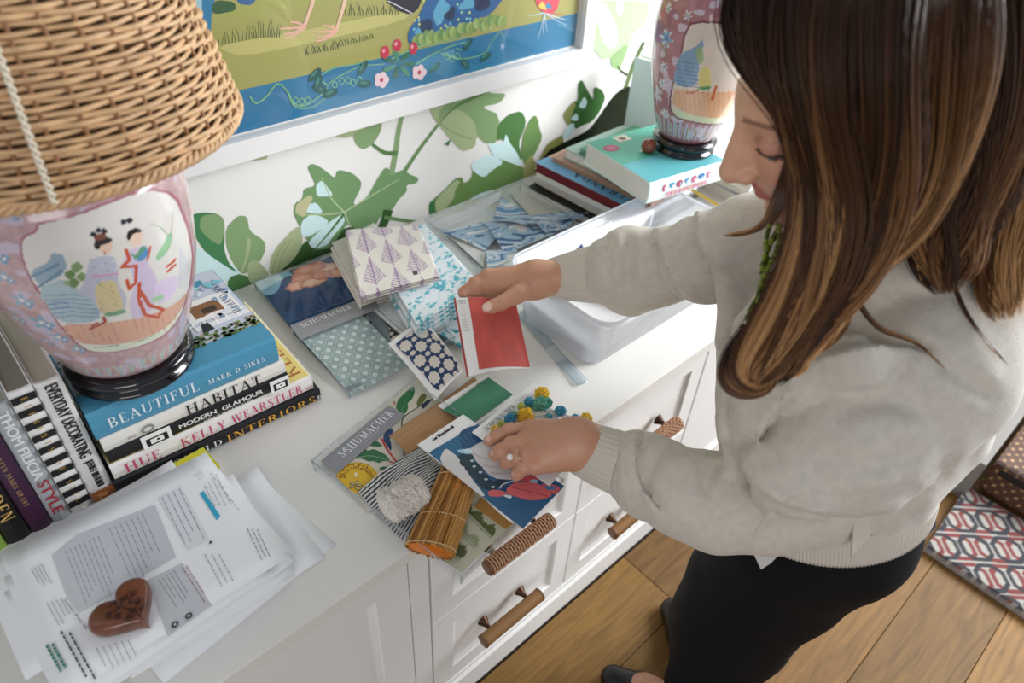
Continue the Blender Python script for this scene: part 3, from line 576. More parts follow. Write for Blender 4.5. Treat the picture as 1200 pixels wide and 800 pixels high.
# --- right stack below the far lamp
GB = 'books piled under the far lamp'
def bk(label, P0, rz, L, D, T, cover, **k): return book(label, GB, Vector(P0), rz, L, D, T, cover, **k)
x0 = 1.275
bk('black-edged book at the bottom of the pile under the far lamp', (1.265, .885, CT+.0005), .06, .30, .34, .026, '1c1a18', page='d8d4cc')
bk('charcoal book second from the bottom under the far lamp', (1.28, .89, CT+.0275), .03, .29, .335, .026, '3a2e26', page='cfc9bd')
bk('pale book with white pages just under the sky-blue one', (1.275, .885, CT+.0545), .05, .28, .33, .026, 'c9ced6', page='e6e3dc')
def ver_top(ik, L, D):
    ik.poly([(0, 0), (L, 0), (L, D), (0, D)], '6fa9cf'); text(ik, 'VERANDA', .042, .03, .19, .022, '20252c', 'serif', ang=PI/2); ik.poly([(.05, .0), (L, 0), (L, D), (.05, D)], 'c9a58c')
bk('sky-blue magazine book with dark red edge, black title along its cover', (1.262, .875, CT+.081), .05, .27, .33, .024, '6a2026', page='6a1c22', top=ver_top)
bk('tan speckled book laid under the pale one', (1.305, .865, CT+.1055), .06, .25, .32, .012, 'b08d76', page='a98a74')
bk('grey-white book with slim black line on its page edge', (1.315, .87, CT+.118), .03, .24, .29, .026, '8fa79c', page='dcd9d4')
bk('slim green-edged book near the top under the far lamp', (1.33, .86, CT+.1445), .05, .23, .26, .012, '3f7f5e', page='7fa89c')
def teal_top(ik, L, D):
    ik.poly([(0, 0), (L, 0), (L, D), (0, D)], '57b39c'); ik.poly([(0, 0), (L, 0), (L, D*.45), (0, D*.42)], '67bcc4'); ik.poly(disc(.035, D-.055, .022, .017, 16), 'a83a62'); ik.poly(disc(.035, D-.055, .015, .011, 16), 'c06a8a')
    ik.poly([(.075, D-.04), (.115, D-.04), (.115, D-.01), (.075, D-.01)], 'e8dfcc'); ik.poly(disc(.095, D-.025, .01), '6f6a58')
    for i in range(6): ik.poly(disc(.09+.01*i, D-.1+.01*math.sin(i*3), .005), 'cfe0c8')
A, rz, L = frompx((763, 215), (852, 188), CT+.21)
cols = ['c2476e', '3f9fc0', 'b03a5a', '5a9ad0', 'c85a80', '3a6fb0', 'd86a8a']
bk('teal-covered book with a white spine of coloured marks, topmost under the far lamp', (A.x, A.y, CT+.157), rz, .24, .235, .053, 'dff0f0', page='dedbd2', top=teal_top, titles=[('o', .045+i*.0235, .031+.002*(i % 2), .0055+.002*(i % 3), .009-.002*(i % 2), cols[i], '') for i in range(7)]+[('o', .048+i*.0235, .030, .003, .004, ['e8f0f4', 'f0d0dc', '8fc0d8'][i % 3], '') for i in range(7)]+[(None, .052+i*.0072, .007+.001*(i % 2), .0042, .011, ['c05070', 'd06a80', 'b84a68', 'd88a6a'][i % 4], '') for i in range(19)])
ZR = CT+.2105
# loose books behind, further right on the worktop
for i, (x, y_, T, cv) in enumerate(((1.66, .80, .03, 'd9dad8'), (1.67, .81, .028, 'b4b8ba'), (1.655, .80, .03, 'eeeeec'))):
    book(['pale grey book lowest in the far right pile', 'mid grey book in the middle of the far right pile', 'white book topmost in the far right pile'][i], 'pale books at the far right', Vector((x, y_, CT+.0005+.031*i)), .1*(i-1), .24, .3, T, cv)
book('tall white upright book with a black square mark, behind the far lamp', 'pale books at the far right', Vector((1.64, 1.02, CT+.0005)), .1, .3, .2, .03, 'cfe6e2', stand=True, titles=[(None, .1, .004, .05, .02, '1e1c1c', ''), (None, .02, .01, .05, .004, '222222', '')])
# ================================================================ lamps
def lathe_px(O, r, u, v):       # pixel -> (angle, height) on a cylinder of radius r about O
    d = ray(u, v); ox, oy = -O[0], -O[1]; a = d[0]**2+d[1]**2; b = 2*(ox*d[0]+oy*d[1]); c = ox*ox+oy*oy-r*r; D = max(b*b-4*a*c, 0); t = (-b-math.sqrt(D))/(2*a)
    return math.atan2(t*d[1]+oy, t*d[0]+ox), CZ+t*d[2]
def vase(name_parent, O, prof, pink, sc_, front, nz=340, nt=600, near=True):
    zs = np.linspace(prof[0][1], prof[-1][1], nz); R = np.interp(zs, [p[1] for p in prof], [p[0] for p in prof]); 
    for _ in range(10): R[1:-1] = (R[:-2]+2*R[1:-1]+R[2:])/4
    th = front-PI+2*PI*np.arange(nt)/nt; TH, ZZ = np.meshgrid(th, zs); RR = R[:, None]*np.ones_like(TH)
    P = np.stack([O[0]+RR*np.cos(TH), O[1]+RR*np.sin(TH), O[2]+ZZ], -1)
    # (s,h) : arc angle from the front in radians*r0 (to the viewer's right positive), height
    S = (TH-front)*sc_; H = ZZ
    col = fillc(S.shape, pink)
    n1 = vnoise(S, H, 160, 3); n2 = vnoise(S, H, 60, 5)
    col *= (0.86+.28*n1)[..., None]; col[(n2 > .72)] = np.array(lin('c9b9c9'))
    return P, S, H, col, nz, nt
def finish_vase(P, col, nz, nt, parent, name='vase_body'):
    i = np.arange(nz-1)[:, None]*nt+np.arange(nt)[None]; j = np.arange(nz-1)[:, None]*nt+(np.arange(nt)[None]+1) % nt
    F = np.stack([i, j, j+nt, i+nt], -1).reshape(-1, 4); m = mat('glazed_porcelain', 'ffffff', rough=.16, attr=True, coat=.5)
    return mesh_obj(name, P.reshape(-1, 3), F, m, parent, smooth=True, colors=col.reshape(-1, 3), world=True)
def flower(col, S, H, x, y, r, c, cc, n=5):
    d = np.hypot(S-x, H-y); a = np.arctan2(H-y, S-x); m = d < r*(.65+.35*np.cos(a*n)); col[m] = lin(c); col[d < r*.28] = lin(cc)
def lseg(col, S, H, pts, w_, c):
    for (x0, y0), (x1, y1) in zip(pts[:-1], pts[1:]):
        dx, dy = x1-x0, y1-y0; t = np.clip(((S-x0)*dx+(H-y0)*dy)/(dx*dx+dy*dy+1e-12), 0, 1); col[np.hypot(S-x0-t*dx, H-y0-t*dy) < w_/2] = lin(c)
M_black = mat('ebonised_wood', '0d0c10', rough=.12, coat=.6)
def lamp_base(O, r, e, M_b=M_black):
    MB().lathe([(.01, 0), (r*.93, 0), (r*.97, .003), (r*.95, .008), (r*.88, .011), (r*.87, .015), (r*.97, .019), (r*1.0, .025), (r*.98, .031), (r*.9, .035), (.01, .036)], 64, Matrix.Translation(O)).build('lamp_base', M_b, e, smooth=True, world=True)
LB = PZ(160, 428, ZS); LB = Vector((LB.x, LB.y+.01, ZS))
lamp = empty('table_lamp', LB, 'large famille-rose porcelain table lamp with woven wicker shade, on the stack of books', 'lamp', 'pair of porcelain lamps')
lamp_base(LB, .092, lamp)
prof = [(.068, .033), (.078, .037), (.088, .05), (.099, .08), (.113, .12), (.125, .16), (.134, .20), (.140, .25), (.141, .29), (.136, .33), (.118, .37), (.09, .40), (.06, .42), (.045, .45), (.045, .475)]
front = math.atan2(-LB.y, -LB.x)+.10; R0 = .132
P, S, H, col, nz, nt = vase(lamp, LB, prof, 'c0a0a1', R0, front)
def vp(x, y):                   # trace from the enlarged crop (0.3 px per unit, origin 0,230)
    t, zz = lathe_px(LB, R0, x*.3, 230+y*.3); d = (t-front+PI) % (2*PI)-PI; return (d*R0, zz-LB.z)
def vpoly(pts, c, sm=1):
    q = [vp(*p) for p in pts]; q = smooth_poly(q, sm) if sm else q; put(col, inpoly(S, H, q), c)
def vline(pts, w_, c): lseg(col, S, H, [vp(*p) for p in pts], w_, c)
for x, y, r in ((35, 300, 20), (95, 400, 26), (160, 500, 30), (10, 215, 24), (60, 480, 20), (215, 570, 22), (280, 630, 20), (40, 60, 20), (150, 590, 16)):
    a, b = vp(x, y); flower(col, S, H, a, b, r*.00042*1.3, '8fb0c4', 'e8dcd8'); flower(col, S, H, a+.006, b-.004, r*.0003, '6f94b8', 'f0e8d8', 4)
for x in range(-8, 9):                                                               # lappets round the foot
    s0 = x*.021; lseg(col, S, H, [(s0-.006, .075), (s0, .052), (s0+.006, .075)], .0022, 'b9cfae'); lseg(col, S, H, [(s0, .074), (s0, .05)], .003, '9ab6c8')
vpoly([(148, 92), (300, 60), (430, 10), (560, -40), (660, -20), (715, 110), (752, 220), (768, 330), (762, 475), (700, 568), (560, 628), (430, 654), (335, 648), (282, 605), (232, 525), (160, 372), (112, 272), (86, 190), (92, 142), (142, 125)], 'a8707a')
vpoly([(155, 100), (300, 70), (430, 20), (560, -30), (650, -10), (705, 120), (742, 220), (757, 330), (752, 470), (692, 560), (560, 620), (430, 646), (340, 640), (290, 600), (240, 520), (170, 370), (120, 270), (95, 190), (100, 150), (150, 130)], 'dcd8d2')
vpoly([(288, 598), (430, 612), (560, 590), (700, 520), (755, 430), (752, 475), (692, 562), (560, 622), (430, 648), (338, 642)], 'dfe3cf')
vpoly([(228, 498), (400, 500), (560, 480), (700, 430), (757, 370), (755, 435), (700, 522), (560, 590), (430, 610), (290, 598)], 'd8a78e')
for k in range(16): x = 250+k*31; vline([(x, 505-max(0, x-400)*.13), (x+34, 600-max(0, x-400)*.2)], .0008, 'c08a74')
for q in ([(360, 622), (470, 612)], [(540, 602), (640, 562)]): vline(q, .0018, '7f9a6c')
vpoly([(128, 275), (200, 238), (205, 202), (250, 212), (266, 258), (240, 300), (165, 335)], '93a9b6'); vpoly([(150, 345), (260, 300), (320, 370), (390, 420), (388, 492), (225, 497)], 'a9bcc4')
for k in range(6): vline([(175+k*8, 375+k*20), (280, 372+k*18), (385, 385+k*18)], .0016, '6f8fa8')
vline([(130, 300), (230, 250)], .003, '6c8aa0'); vline([(160, 340), (245, 275)], .003, '6c8aa0'); vline([(205, 405), (265, 405), (268, 425), (215, 428)], .0012, '5a7fa8')
for x, y, r in ((275, 290, 24), (300, 262, 26), (290, 325, 26), (318, 300, 22), (265, 325, 16)): vpoly([(x-r, y), (x, y-r), (x+r, y), (x, y+r)], ['7d9a6a', '93ab78', '6a8a5a'][x % 3])
vpoly([(360, 225), (430, 215), (452, 260), (455, 330), (490, 380), (495, 440), (440, 470), (395, 460), (350, 385), (300, 375), (330, 320), (340, 250)], 'b9bccb')
for k in range(22): a, b = 345+(k*37) % 100, 235+(k*53) % 130; vpoly([(a, b), (a+5, b-4), (a+9, b), (a+5, b+5)], ['8f9ac0', 'cfc0d8', 'dfe4e8'][k % 3], 0)
vpoly([(372, 325), (440, 312), (470, 380), (488, 450), (430, 470), (398, 460), (370, 390)], 'cfc298')
for k in range(20): a, b = 385+(k*29) % 75, 335+(k*41) % 115; vpoly([(a, b), (a+6, b-3), (a+8, b+4), (a+2, b+5)], 'a9a070', 0)
vpoly([(400, 458), (490, 440), (495, 460), (420, 474)], '6f9a72'); vline([(355, 300), (450, 290)], .0035, 'c9a0b8')
vpoly([(380, 165), (425, 160), (430, 195), (405, 215), (382, 200)], 'e3c3ae'); vpoly([(360, 170), (370, 150), (425, 148), (428, 165), (385, 178), (378, 196), (364, 190)], '2b2622'); vpoly([(356, 140), (400, 128), (412, 150), (365, 165)], '7a4a38')
for a, b in ((358, 138), (398, 126), (378, 124)): vpoly([(a-15, b), (a, b-14), (a+15, b), (a, b+12)], '22222a')
vline([(400, 205), (402, 212)], .001, 'a04040'); vline([(405, 475), (412, 495), (350, 530)], .0035, 'a8503a'); vline([(380, 500), (360, 515)], .003, 'a8503a')
vpoly([(495, 120), (540, 130), (535, 175), (510, 190), (492, 165)], 'e9cbb8'); vpoly([(478, 150), (485, 125), (520, 112), (540, 128), (505, 135), (488, 165)], '23211f')
for a, b in ((470, 92), (492, 86)): vpoly([(a-15, b), (a, b-14), (a+15, b), (a, b+14)], '2a2a36')
vpoly([(485, 200), (550, 180), (570, 200), (560, 250), (600, 300), (620, 380), (600, 460), (530, 500), (500, 420), (520, 350), (500, 270), (465, 262)], 'cdbfd6')
vpoly([(490, 200), (515, 245), (560, 190), (540, 180), (515, 225)], '5f9a7a'); vpoly([(515, 245), (555, 190), (568, 215), (540, 245)], '5b8fc0')
for q, w_ in (([(478, 198), (492, 240), (465, 265), (520, 262), (522, 330), (500, 358), (490, 320)], .004), ([(570, 190), (560, 240)], .003), ([(538, 335), (540, 400), (575, 470), (640, 485)], .005), ([(545, 370), (590, 430), (655, 450), (640, 470)], .005), ([(640, 270), (672, 245)], .004), ([(645, 290), (675, 265)], .004)): vline(q, w_, 'c2553a')
vpoly([(600, 330), (690, 300), (700, 380), (640, 430), (600, 400)], 'd9c9e0'); vpoly([(590, 400), (640, 380), (650, 400), (600, 420)], 'a5cfa8')
vpoly([(590, 230), (640, 130), (655, 150), (640, 210), (600, 248)], '9ac59c'); vline([(640, 150), (600, 110), (570, 100)], .0015, '8fa88a'); vline([(645, 150), (650, 60)], .0015, '9ab09a')
for k in range(6): vline([(690+k*9, 200+k*12), (705+k*8, 360)], .0014, ['9fb8d8', 'c8a8d0', 'a8d0b8'][k % 3])
finish_vase(P, col, nz, nt, lamp)
# wicker shade
def shade(O, rb, rt, zb, zt, e, rows=44, stakes=40):
    T = Matrix.Translation(O); Mw = mat('wicker', 'cba479', rough=.5, var=.22, vscale=60, bump=.1, bscale=300); Md = mat('wicker_stake', '8a5f38', rough=.6, var=.2, vscale=40)
    rad = lambda t: rb+(rt-rb)*t+.012*math.sin(t*PI)
    wv = MB(); n = stakes*4
    for k in range(rows):
        t = (k+.8)/(rows+.6); z = zb+(zt-zb)*t; pts = []; ph = (k % 2)*PI
        for j in range(n+1):
            a = 2*PI*j/n; r = rad(t)+.0026*math.cos(a*stakes/2+ph)+.0006*math.sin(a*7+k); pts.append(T@Vector((r*math.cos(a), r*math.sin(a), z+.0009*math.sin(a*5+k*1.7))))
        wv.tube(pts, .0029+.0004*math.sin(k*1.3), 6, cap=False, up=(0, 0, 1))
    o = wv.build('weave', Mw, e, smooth=True, world=True)
    for j in range(stakes):
        a = 2*PI*(j+.0)/stakes; pts = [T@Vector((rad(t)*math.cos(a), rad(t)*math.sin(a), zb+(zt-zb)*t)) for t in np.linspace(0, 1, 9)]; MB().tube(pts, .0026, 5).build('stake', Md, e, smooth=True, world=True)
    for (z_, r_) in ((zb, rad(0)), (zt, rad(1))):
        rm = MB()
        for ph in (0, 2.1, 4.2):
            pts = []
            for j in range(361): a = 2*PI*j/360; q = a*50+ph; pts.append(T@Vector(((r_+.004*math.cos(q))*math.cos(a), (r_+.004*math.cos(q))*math.sin(a), z_+.004*math.sin(q))))
            rm.tube(pts, .0032, 5, cap=False, up=(0, 0, 1))
        rm.build('shade_rim', Mw, e, smooth=True, world=True)
    MB().lathe([(rad(t)-.006, zb+.002+(zt-zb-.004)*t) for t in np.linspace(0, 1, 8)], 72, T, caps=False).build('shade_light_block', mat('light_block_brown', '4a3018', rough=.9), e, smooth=True, world=True)  # inner cone added to block light, dark so the weave gaps look shaded
    # white twisted lacing
    lc = MB(); a0 = lathe_px(O, rb, 60, 226)[0]
    for ph in (0, PI):
        pts = []
        for i in range(120): t = i/119*.6+.01; q = i*.55+ph; rr = rad(t)+.0055; pts.append(T@Vector((rr*math.cos(a0)-math.sin(a0)*.0022*math.cos(q), rr*math.sin(a0)+math.cos(a0)*.0022*math.cos(q), zb+(zt-zb)*t)) +Vector((math.cos(a0), math.sin(a0), 0))*.0022*math.sin(q))
        lc.tube(pts, .0017, 5)
    lc.build('lacing_cord', mat('cotton_cord', 'e6ddc8', rough=.9), e, smooth=True, world=True)
shade(LB, .226, .13, .394, .675, lamp)
st_ = MB().lathe([(.006, .47), (.006, .69)], 12, Matrix.Translation(LB)); st_.build('lamp_stem', mat('brass', 'b08d4a', rough=.3, metal=1), lamp, smooth=True, world=True)
MB().tube([LB+Vector((0, 0, .675)), LB+Vector((.128, 0, .675))], .0025, 6).tube([LB+Vector((0, 0, .675)), LB+Vector((-.064, .111, .675))], .0025, 6).tube([LB+Vector((0, 0, .675)), LB+Vector((-.064, -.111, .675))], .0025, 6).build('shade_spider', mat('brass', 'b08d4a', rough=.3, metal=1), lamp, world=True)
# far lamp
RB = PZ(800, 172, ZR); RB.z = ZR
lamp2 = empty('table_lamp', RB, 'far famille-rose porcelain table lamp behind the woman, on the teal book', 'lamp', 'pair of porcelain lamps')
lamp_base(RB, .078, lamp2)
prof2 = [(.058, .033), (.066, .038), (.075, .055), (.085, .085), (.095, .125), (.105, .165), (.112, .20), (.117, .25), (.118, .29), (.112, .33), (.098, .365), (.072, .39), (.05, .405), (.042, .44), (.042, .47)]
front2 = math.atan2(-RB.y, -RB.x)+.5; R1 = .105
P, S, H, col, nz, nt = vase(lamp2, RB, prof2, 'a9747c', R1, front2, 220, 340)
def vp(x, y):
    t, zz = lathe_px(RB, R1, 620+x*.2337, y*.2337); d = (t-front2+PI) % (2*PI)-PI; return (d*R1, zz-RB.z)
for x, y, r in ((710, 190, 42), (690, 330, 24), (668, 420, 30), (640, 495, 18), (660, 578, 28), (575, 385, 36), (600, 250, 26), (715, 40, 24), (805, 75, 22), (580, 500, 26), (640, 130, 20)):
    a, b = vp(x, y); flower(col, S, H, a, b, r*.00046, 'dfe0e6', '5a78a8', 6); flower(col, S, H, a+.001, b, r*.0002, '7f9fc8', 'e8e0d0')
a, b = vp(712, 190); flower(col, S, H, a, b, .017, '7f9fc0', '5a78a8', 5); vline([(690, 215), (700, 250), (712, 290)], .003, '8f7a3a')
for x in range(-9, 10): s0 = x*.018; lseg(col, S, H, [(s0, .09), (s0, .05)], .006, 'b4b8cc'); lseg(col, S, H, [(s0+.008, .085), (s0+.008, .052)], .003, 'a9c4b0')
vpoly([(820, 95), (1060, 95), (1060, 620), (800, 625), (720, 605), (685, 555), (700, 480), (755, 330), (790, 170)], '6f3f48')
vpoly([(830, 105), (1055, 105), (1055, 610), (800, 615), (728, 598), (695, 552), (708, 480), (762, 330), (798, 170)], 'd8cbc0')
vpoly([(700, 545), (1055, 560), (1055, 612), (800, 616), (728, 598)], 'cfd6b4'); vpoly([(735, 430), (1055, 440), (1055, 575), (700, 545)], 'd8ab88')
for k in range(12): vline([(745+k*25, 440), (760+k*25, 565)], .001, 'b8805c')
vpoly([(775, 260), (860, 215), (870, 180), (880, 220), (865, 260), (840, 440), (725, 420), (750, 320)], '7f9cb8')
for k in range(7): vline([(750, 300+k*20), (850, 315+k*20)], .0016, '4f74a0')
vpoly([(840, 240), (870, 220), (880, 300), (850, 320)], '8fa878'); vpoly([(862, 330), (900, 320), (915, 430), (845, 435)], 'd8cc84'); vpoly([(845, 432), (912, 425), (905, 448), (850, 446)], '5f9a5c'); vline([(850, 448), (820, 465), (790, 465)], .003, 'a84a34'); vline([(935, 430), (920, 500)], .006, 'c05a3a')
finish_vase(P, col, nz, nt, lamp2)
b_ = PZ(830, 148, ZR)
bd = MB().lathe([(.002, 0), (.012, .001), (.0165, .008), (.018, .016), (.0155, .025), (.009, .031), (.002, .032)], 24, Matrix.Translation((PZ(759, 178, ZR).x, PZ(759, 178, ZR).y, ZR+.0005))).build('wooden_fruit', mat('russet_wood', '8a4630', rough=.25, coat=.4, var=.2, vscale=60), None, smooth=True)
setp(bd, 'small carved russet wooden fruit beside the far lamp on the teal book', 'ornament')
# ================================================================ papers, heart
GP = 'paper stack on the left worktop'
random.seed(21)
pc = [PZ(60, 640, CT+.03)]
def sheetbox(cx, cy, z, rz, w_, d_, curl=0, m=M_paper, label=None, nm='paper_sheet'):
    M = Matrix.Translation((cx, cy, z))@Matrix.Rotation(rz, 4, 'Z'); nx, ny = 10, 8; v = []; f = []
    for j in range(ny+1):
        for i in range(nx+1):
            a, b = i/nx-.5, j/ny-.5; h = curl*(max(0, a+b-.55)**2*8)+.0003*math.sin(a*9+z*900)
            v.append(M@Vector((a*w_, b*d_, h+.0002)))
    n = len(v); v += [p-Vector((0, 0, .00025)) for p in v]
    for j in range(ny):
        for i in range(nx): q = j*(nx+1)+i; f += [(q, q+1, q+nx+2, q+nx+1), (q+n, q+nx+1+n, q+nx+2+n, q+1+n)]
    bd_ = [j for j in range(nx+1)]+[(j+1)*(nx+1)+nx for j in range(ny)]+[ny*(nx+1)+nx-1-j for j in range(nx)]+[(ny-1-j)*(nx+1) for j in range(ny)]
    for a, b in zip(bd_[:-1], bd_[1:]): f.append((b, a, a+n, b+n))
    o = MB(); o.v = v; o.f = f; ob = o.build(nm, m, None, smooth=True); return setp(ob, label, 'paper', GP)
A4 = (.279, .216)
lab = ['paper sheet inside the left stack, its edge just showing']*40
NS = 22; zp = CT+.0006
stackc = (.055, .725)
SL = [('bottom sheet of the paper stack, sticking out furthest to the right', .115, .70, .13), ('second lowest sheet, skewed out over the worktop to the right', .105, .712, -.02)]
for i in range(NS):
    t = i/NS
    if i < 2: l, cx, cy, rz = SL[i]
    elif i == 14: l, cx, cy, rz = 'sheet pushed up against the feet of the upright books', .005, .782, .015
    elif i == 17: l, cx, cy, rz = 'sheet with a scribbled margin sticking out behind the printed page', .03, .768, -.035
    elif i == NS-1: l, cx, cy, rz = 'sheet directly beneath the printed top page', .045, .745, -.02
    else: l, cx, cy, rz = 'thin white sheet within the paper stack, only its edge showing', stackc[0]-.02*t+random.uniform(-.014, .014), stackc[1]+.0*t+random.uniform(-.02, .012), random.uniform(-.09, .09)
    sheetbox(cx, cy, zp, rz, *A4, curl=random.uniform(0, .006), label=l); zp += .00195
zt = zp+.0012
ob = sheetbox(.043, .737, zt, .0, .292, .256, label='printed top page of the paper stack with grey text boxes under the heart')
ik = Ink(); PF = lambda u, v: (PZ(u, v, zt).x, PZ(u, v, zt).y)
def pz4(x, y): return PF(x/3, 533+y/3)
def pq(p, c): ik.poly([pz4(*q) for q in p], c)
pq([(185, 350), (270, 280), (545, 175), (620, 360), (280, 555), (240, 500)], 'c9ccd0'); pq([(520, 440), (640, 380), (745, 530), (590, 640)], 'c9ccd0')
pq([(555, 150), (635, 112), (735, 300), (660, 335)], 'dfe1e4'); pq([(702, 135), (715, 127), (775, 215), (763, 230)], '35a9c8')
def tx(a, b, n, c='55585e', ragged=.3):
    (x0, y0), (x1, y1) = a, b
    return
def lines(p0, p1, dirv, n, c='8b8e95', w=.0009, jag=.35):
    """n text lines starting between p0..p1 (crop px), each running along dirv"""
    for i in range(n):
        t = i/max(1, n-1); sx, sy = p0[0]+(p1[0]-p0[0])*t, p0[1]+(p1[1]-p0[1])*t; k = 1-random.random()*jag; q = 0
        while q < k:
            e = min(k, q+random.uniform(.05, .13)); ik.line([pz4(sx+dirv[0]*q, sy+dirv[1]*q), pz4(sx+dirv[0]*e, sy+dirv[1]*e)], c, w); q = e+.02
lines((230, 335), (345, 285), (80, 200), 8); lines((385, 260), (500, 205), (85, 190), 7); lines((570, 150), (630, 120), (95, 190), 4); lines((560, 440), (610, 405), (70, 110), 5); lines((640, 395), (655, 390), (90, 140), 2, 'a04a50')
lines((720, 110), (760, 70), (55, 110), 4); lines((870, 260), (905, 262), (60, 130), 3, '505560'); lines((720, 350), (770, 350), (70, 130), 3); lines((110, 400), (145, 385), (40, 70), 4); lines((165, 520), (215, 505), (45, 80), 4)
lines((215, 620), (245, 625), (100, 180), 2, '40454c', .002); lines((165, 670), (185, 665), (60, 110), 2, '3f7f6a', .003); lines((340, 680), (450, 650), (40, 80), 6); lines((740, 65), (750, 60), (140, 180), 1)
text(ik, 'Summary of your bill', *pz4(225, 512), .06, .0035, '3a3d44', 'sans', ang=-1.45)
for cx, cy in ((617, 598), (665, 568)): x, y_ = pz4(cx, cy); ik.poly(disc(x, y_, .0045), '3a3d42'); ik.poly(disc(x, y_, .0018), 'c9ccd0')
x, y_ = pz4(742, 310); ik.poly(disc(x, y_, .003, n=4), '44474c')
x, y_ = PF(295, 686); 
ik.build('page_print', lambda a, b, h: Vector((a, b, zt+h+.0004)), ob)
# pad with yellow edge
pad = empty('notepad', (.16, .868, CT+.0005), 'yellow and white legal pad wedged between papers and book stack', 'notepad')
Mp = Matrix.Translation((.145, .848, CT+.0006))@Matrix.Rotation(.05, 4, 'Z')
MB().box(-.10, -.01, .0225, .052, .045, .026, Mp).build('pad_cover', mat('pad_yellow', 'e6e23a', rough=.6), pad, world=True)
MB().box(-.10, -.01, 0, .050, .043, .022, Mp).build('pad_sheets', M_paper, pad, world=True)
# wooden heart
hc = PZ(152, 718, zt+.01); hv = []
N = 72; out = []
for k in range(N):
    t = 2*PI*k/N; out.append((16*math.sin(t)**3/17, (13*math.cos(t)-5*math.cos(2*t)-2*math.cos(3*t)-math.cos(4*t)+2.5)/17))
Rh = Matrix.Translation((hc.x, hc.y, zt+.0012))@Matrix.Rotation(math.radians(19), 4, 'Z')
prof = [(0.90, 0), (.97, .003), (1.0, .008), (1.0, .013), (.97, .0175), (.92, .0205), (.83, .022), (.6, .0225), (.3, .0228)]
v = []; f = []
sc = .0445
for s_, h in prof:
    for x, y_ in out: v.append(Rh@Vector((x*sc*s_, y_*sc*s_*1.0, h)))
for i in range(len(prof)-1):
    for j in range(N): f.append((i*N+j, i*N+(j+1) % N, (i+1)*N+(j+1) % N, (i+1)*N+j))
f = [q[::-1] for q in f]
f.append(tuple(range(N))); f.append(tuple((len(prof)-1)*N+j for j in range(N))[::-1])
hm = mat('carved_walnut', '6b3a22', rough=.3, coat=.35, var=.35, vscale=28, bump=.08, bscale=40)
heart = mesh_obj('wooden_heart', v, f, hm, None, smooth=True); heart.data.polygons.foreach_set('use_smooth', [len(p.vertices) <= 4 for p in heart.data.polygons])
setp(heart, 'polished dark wooden heart paperweight with carved leaves, on the printed page', 'paperweight')
ik = Ink(); random.seed(3)
for i in range(11):
    a = i*2.4; r = .006+.0018*i; cx, cy = .7*r*math.cos(a), .002+.75*r*math.sin(a)
    for k in range(3): q = a+k*.6-.6; ik.line([(cx, cy), (cx+.006*math.cos(q), cy+.006*math.sin(q)), (cx+.009*math.cos(q+.5), cy+.009*math.sin(q+.5))], '2c140c', .0022, .0008)
ik.line([(0, -.026), (.001, -.01), (-.002, .004), (.004, .015)], '2c140c', .002)
ik.build('carved_leaves', lambda a, b, h: Rh@Vector((a, b, .0226+h)), heart, mat('carving_dark', '2c140c', rough=.6))
# ================================================================ trays and swatches
M_clear = clearmat('clear_acrylic', (.97, .985, .99), haze=.03); M_rim = clearmat('acrylic_edge', (.82, .88, .9), haze=.22, rough=.1)
M_cloth = mat('printed_cloth', 'ffffff', rough=.9, attr=True, bump=.35, bscale=900, sheen=.2); M_card = mat('card_stock', 'f0efec', rough=.7)
def Z(x, y, z, f): u, v = f(x, y); return PZ(u, v, CT+z)
z6 = lambda x, y: (360+x*.2838, 430+y*.2838)
z3 = lambda x, y: (360+x/6, 440+y/6)
zr = lambda x, y: (490+x*.175, 190+y*.175)
px = lambda x, y: (x, y)
def tray(label, cor, z0, h, group, t=.002):
    """cor: four world xy corners, counter-clockwise"""
    c = sum((Vector((p[0], p[1], 0)) for p in cor), Vector())/4; e = empty('clear_tray', (c.x, c.y, z0), label, 'tray', group)
    b = [Vector((p[0], p[1], z0)) for p in cor]; ins = [p+(Vector((c.x, c.y, z0))-p).normalized()*.004 for p in b]
    MB().add(ins, [(0, 1, 2, 3)]).build('tray_base', M_clear, e, world=True)
    for i in range(4):
        a, d = b[i], b[(i+1) % 4]; ai, di = ins[i], ins[(i+1) % 4]; n = (c.to_3d()-(a+d)/2); n.z = 0; n.normalize(); up = Vector((0, 0, h))
        MB().add([ai, di, d+up, a+up], [(0, 1, 2, 3)]).build('tray_wall', M_clear, e, world=True)
    r = MB(); r.tube([p+Vector((0, 0, h)) for p in b]+[b[0]+Vector((0, 0, h))], .0017, 6); r.build('tray_rim', M_rim, e, smooth=True, world=True)
    for p, q in zip(b, ins): MB().tube([q, p+Vector((0, 0, h))], .0016, 6).build('tray_corner', M_rim, e, smooth=True, world=True)
    return e
GT = 'clear acrylic swatch trays'
tA, tB, tC_, tD = PZ(365, 540, CT+.025), PZ(541, 675, CT+.025), PZ(660, 562, CT+.025), PZ(482, 447, CT+.025)
tray('clear tray of swatches in front, jutting over the worktop edge', [tA, tB, tC_, tD], CT+.0006, .0245, GT)
tray('clear tray beside the book stack, under the grey-labelled trellis fabric', [(.452, .862), (.70, .862), (.72, 1.275), (.478, 1.275)], CT+.0006, .0195, GT)
tray('clear tray of blue marbled fabrics against the wall', [(.885, .985), (1.21, .985), (1.245, 1.25), (.921, 1.25)], CT+.0006, .03, GT)
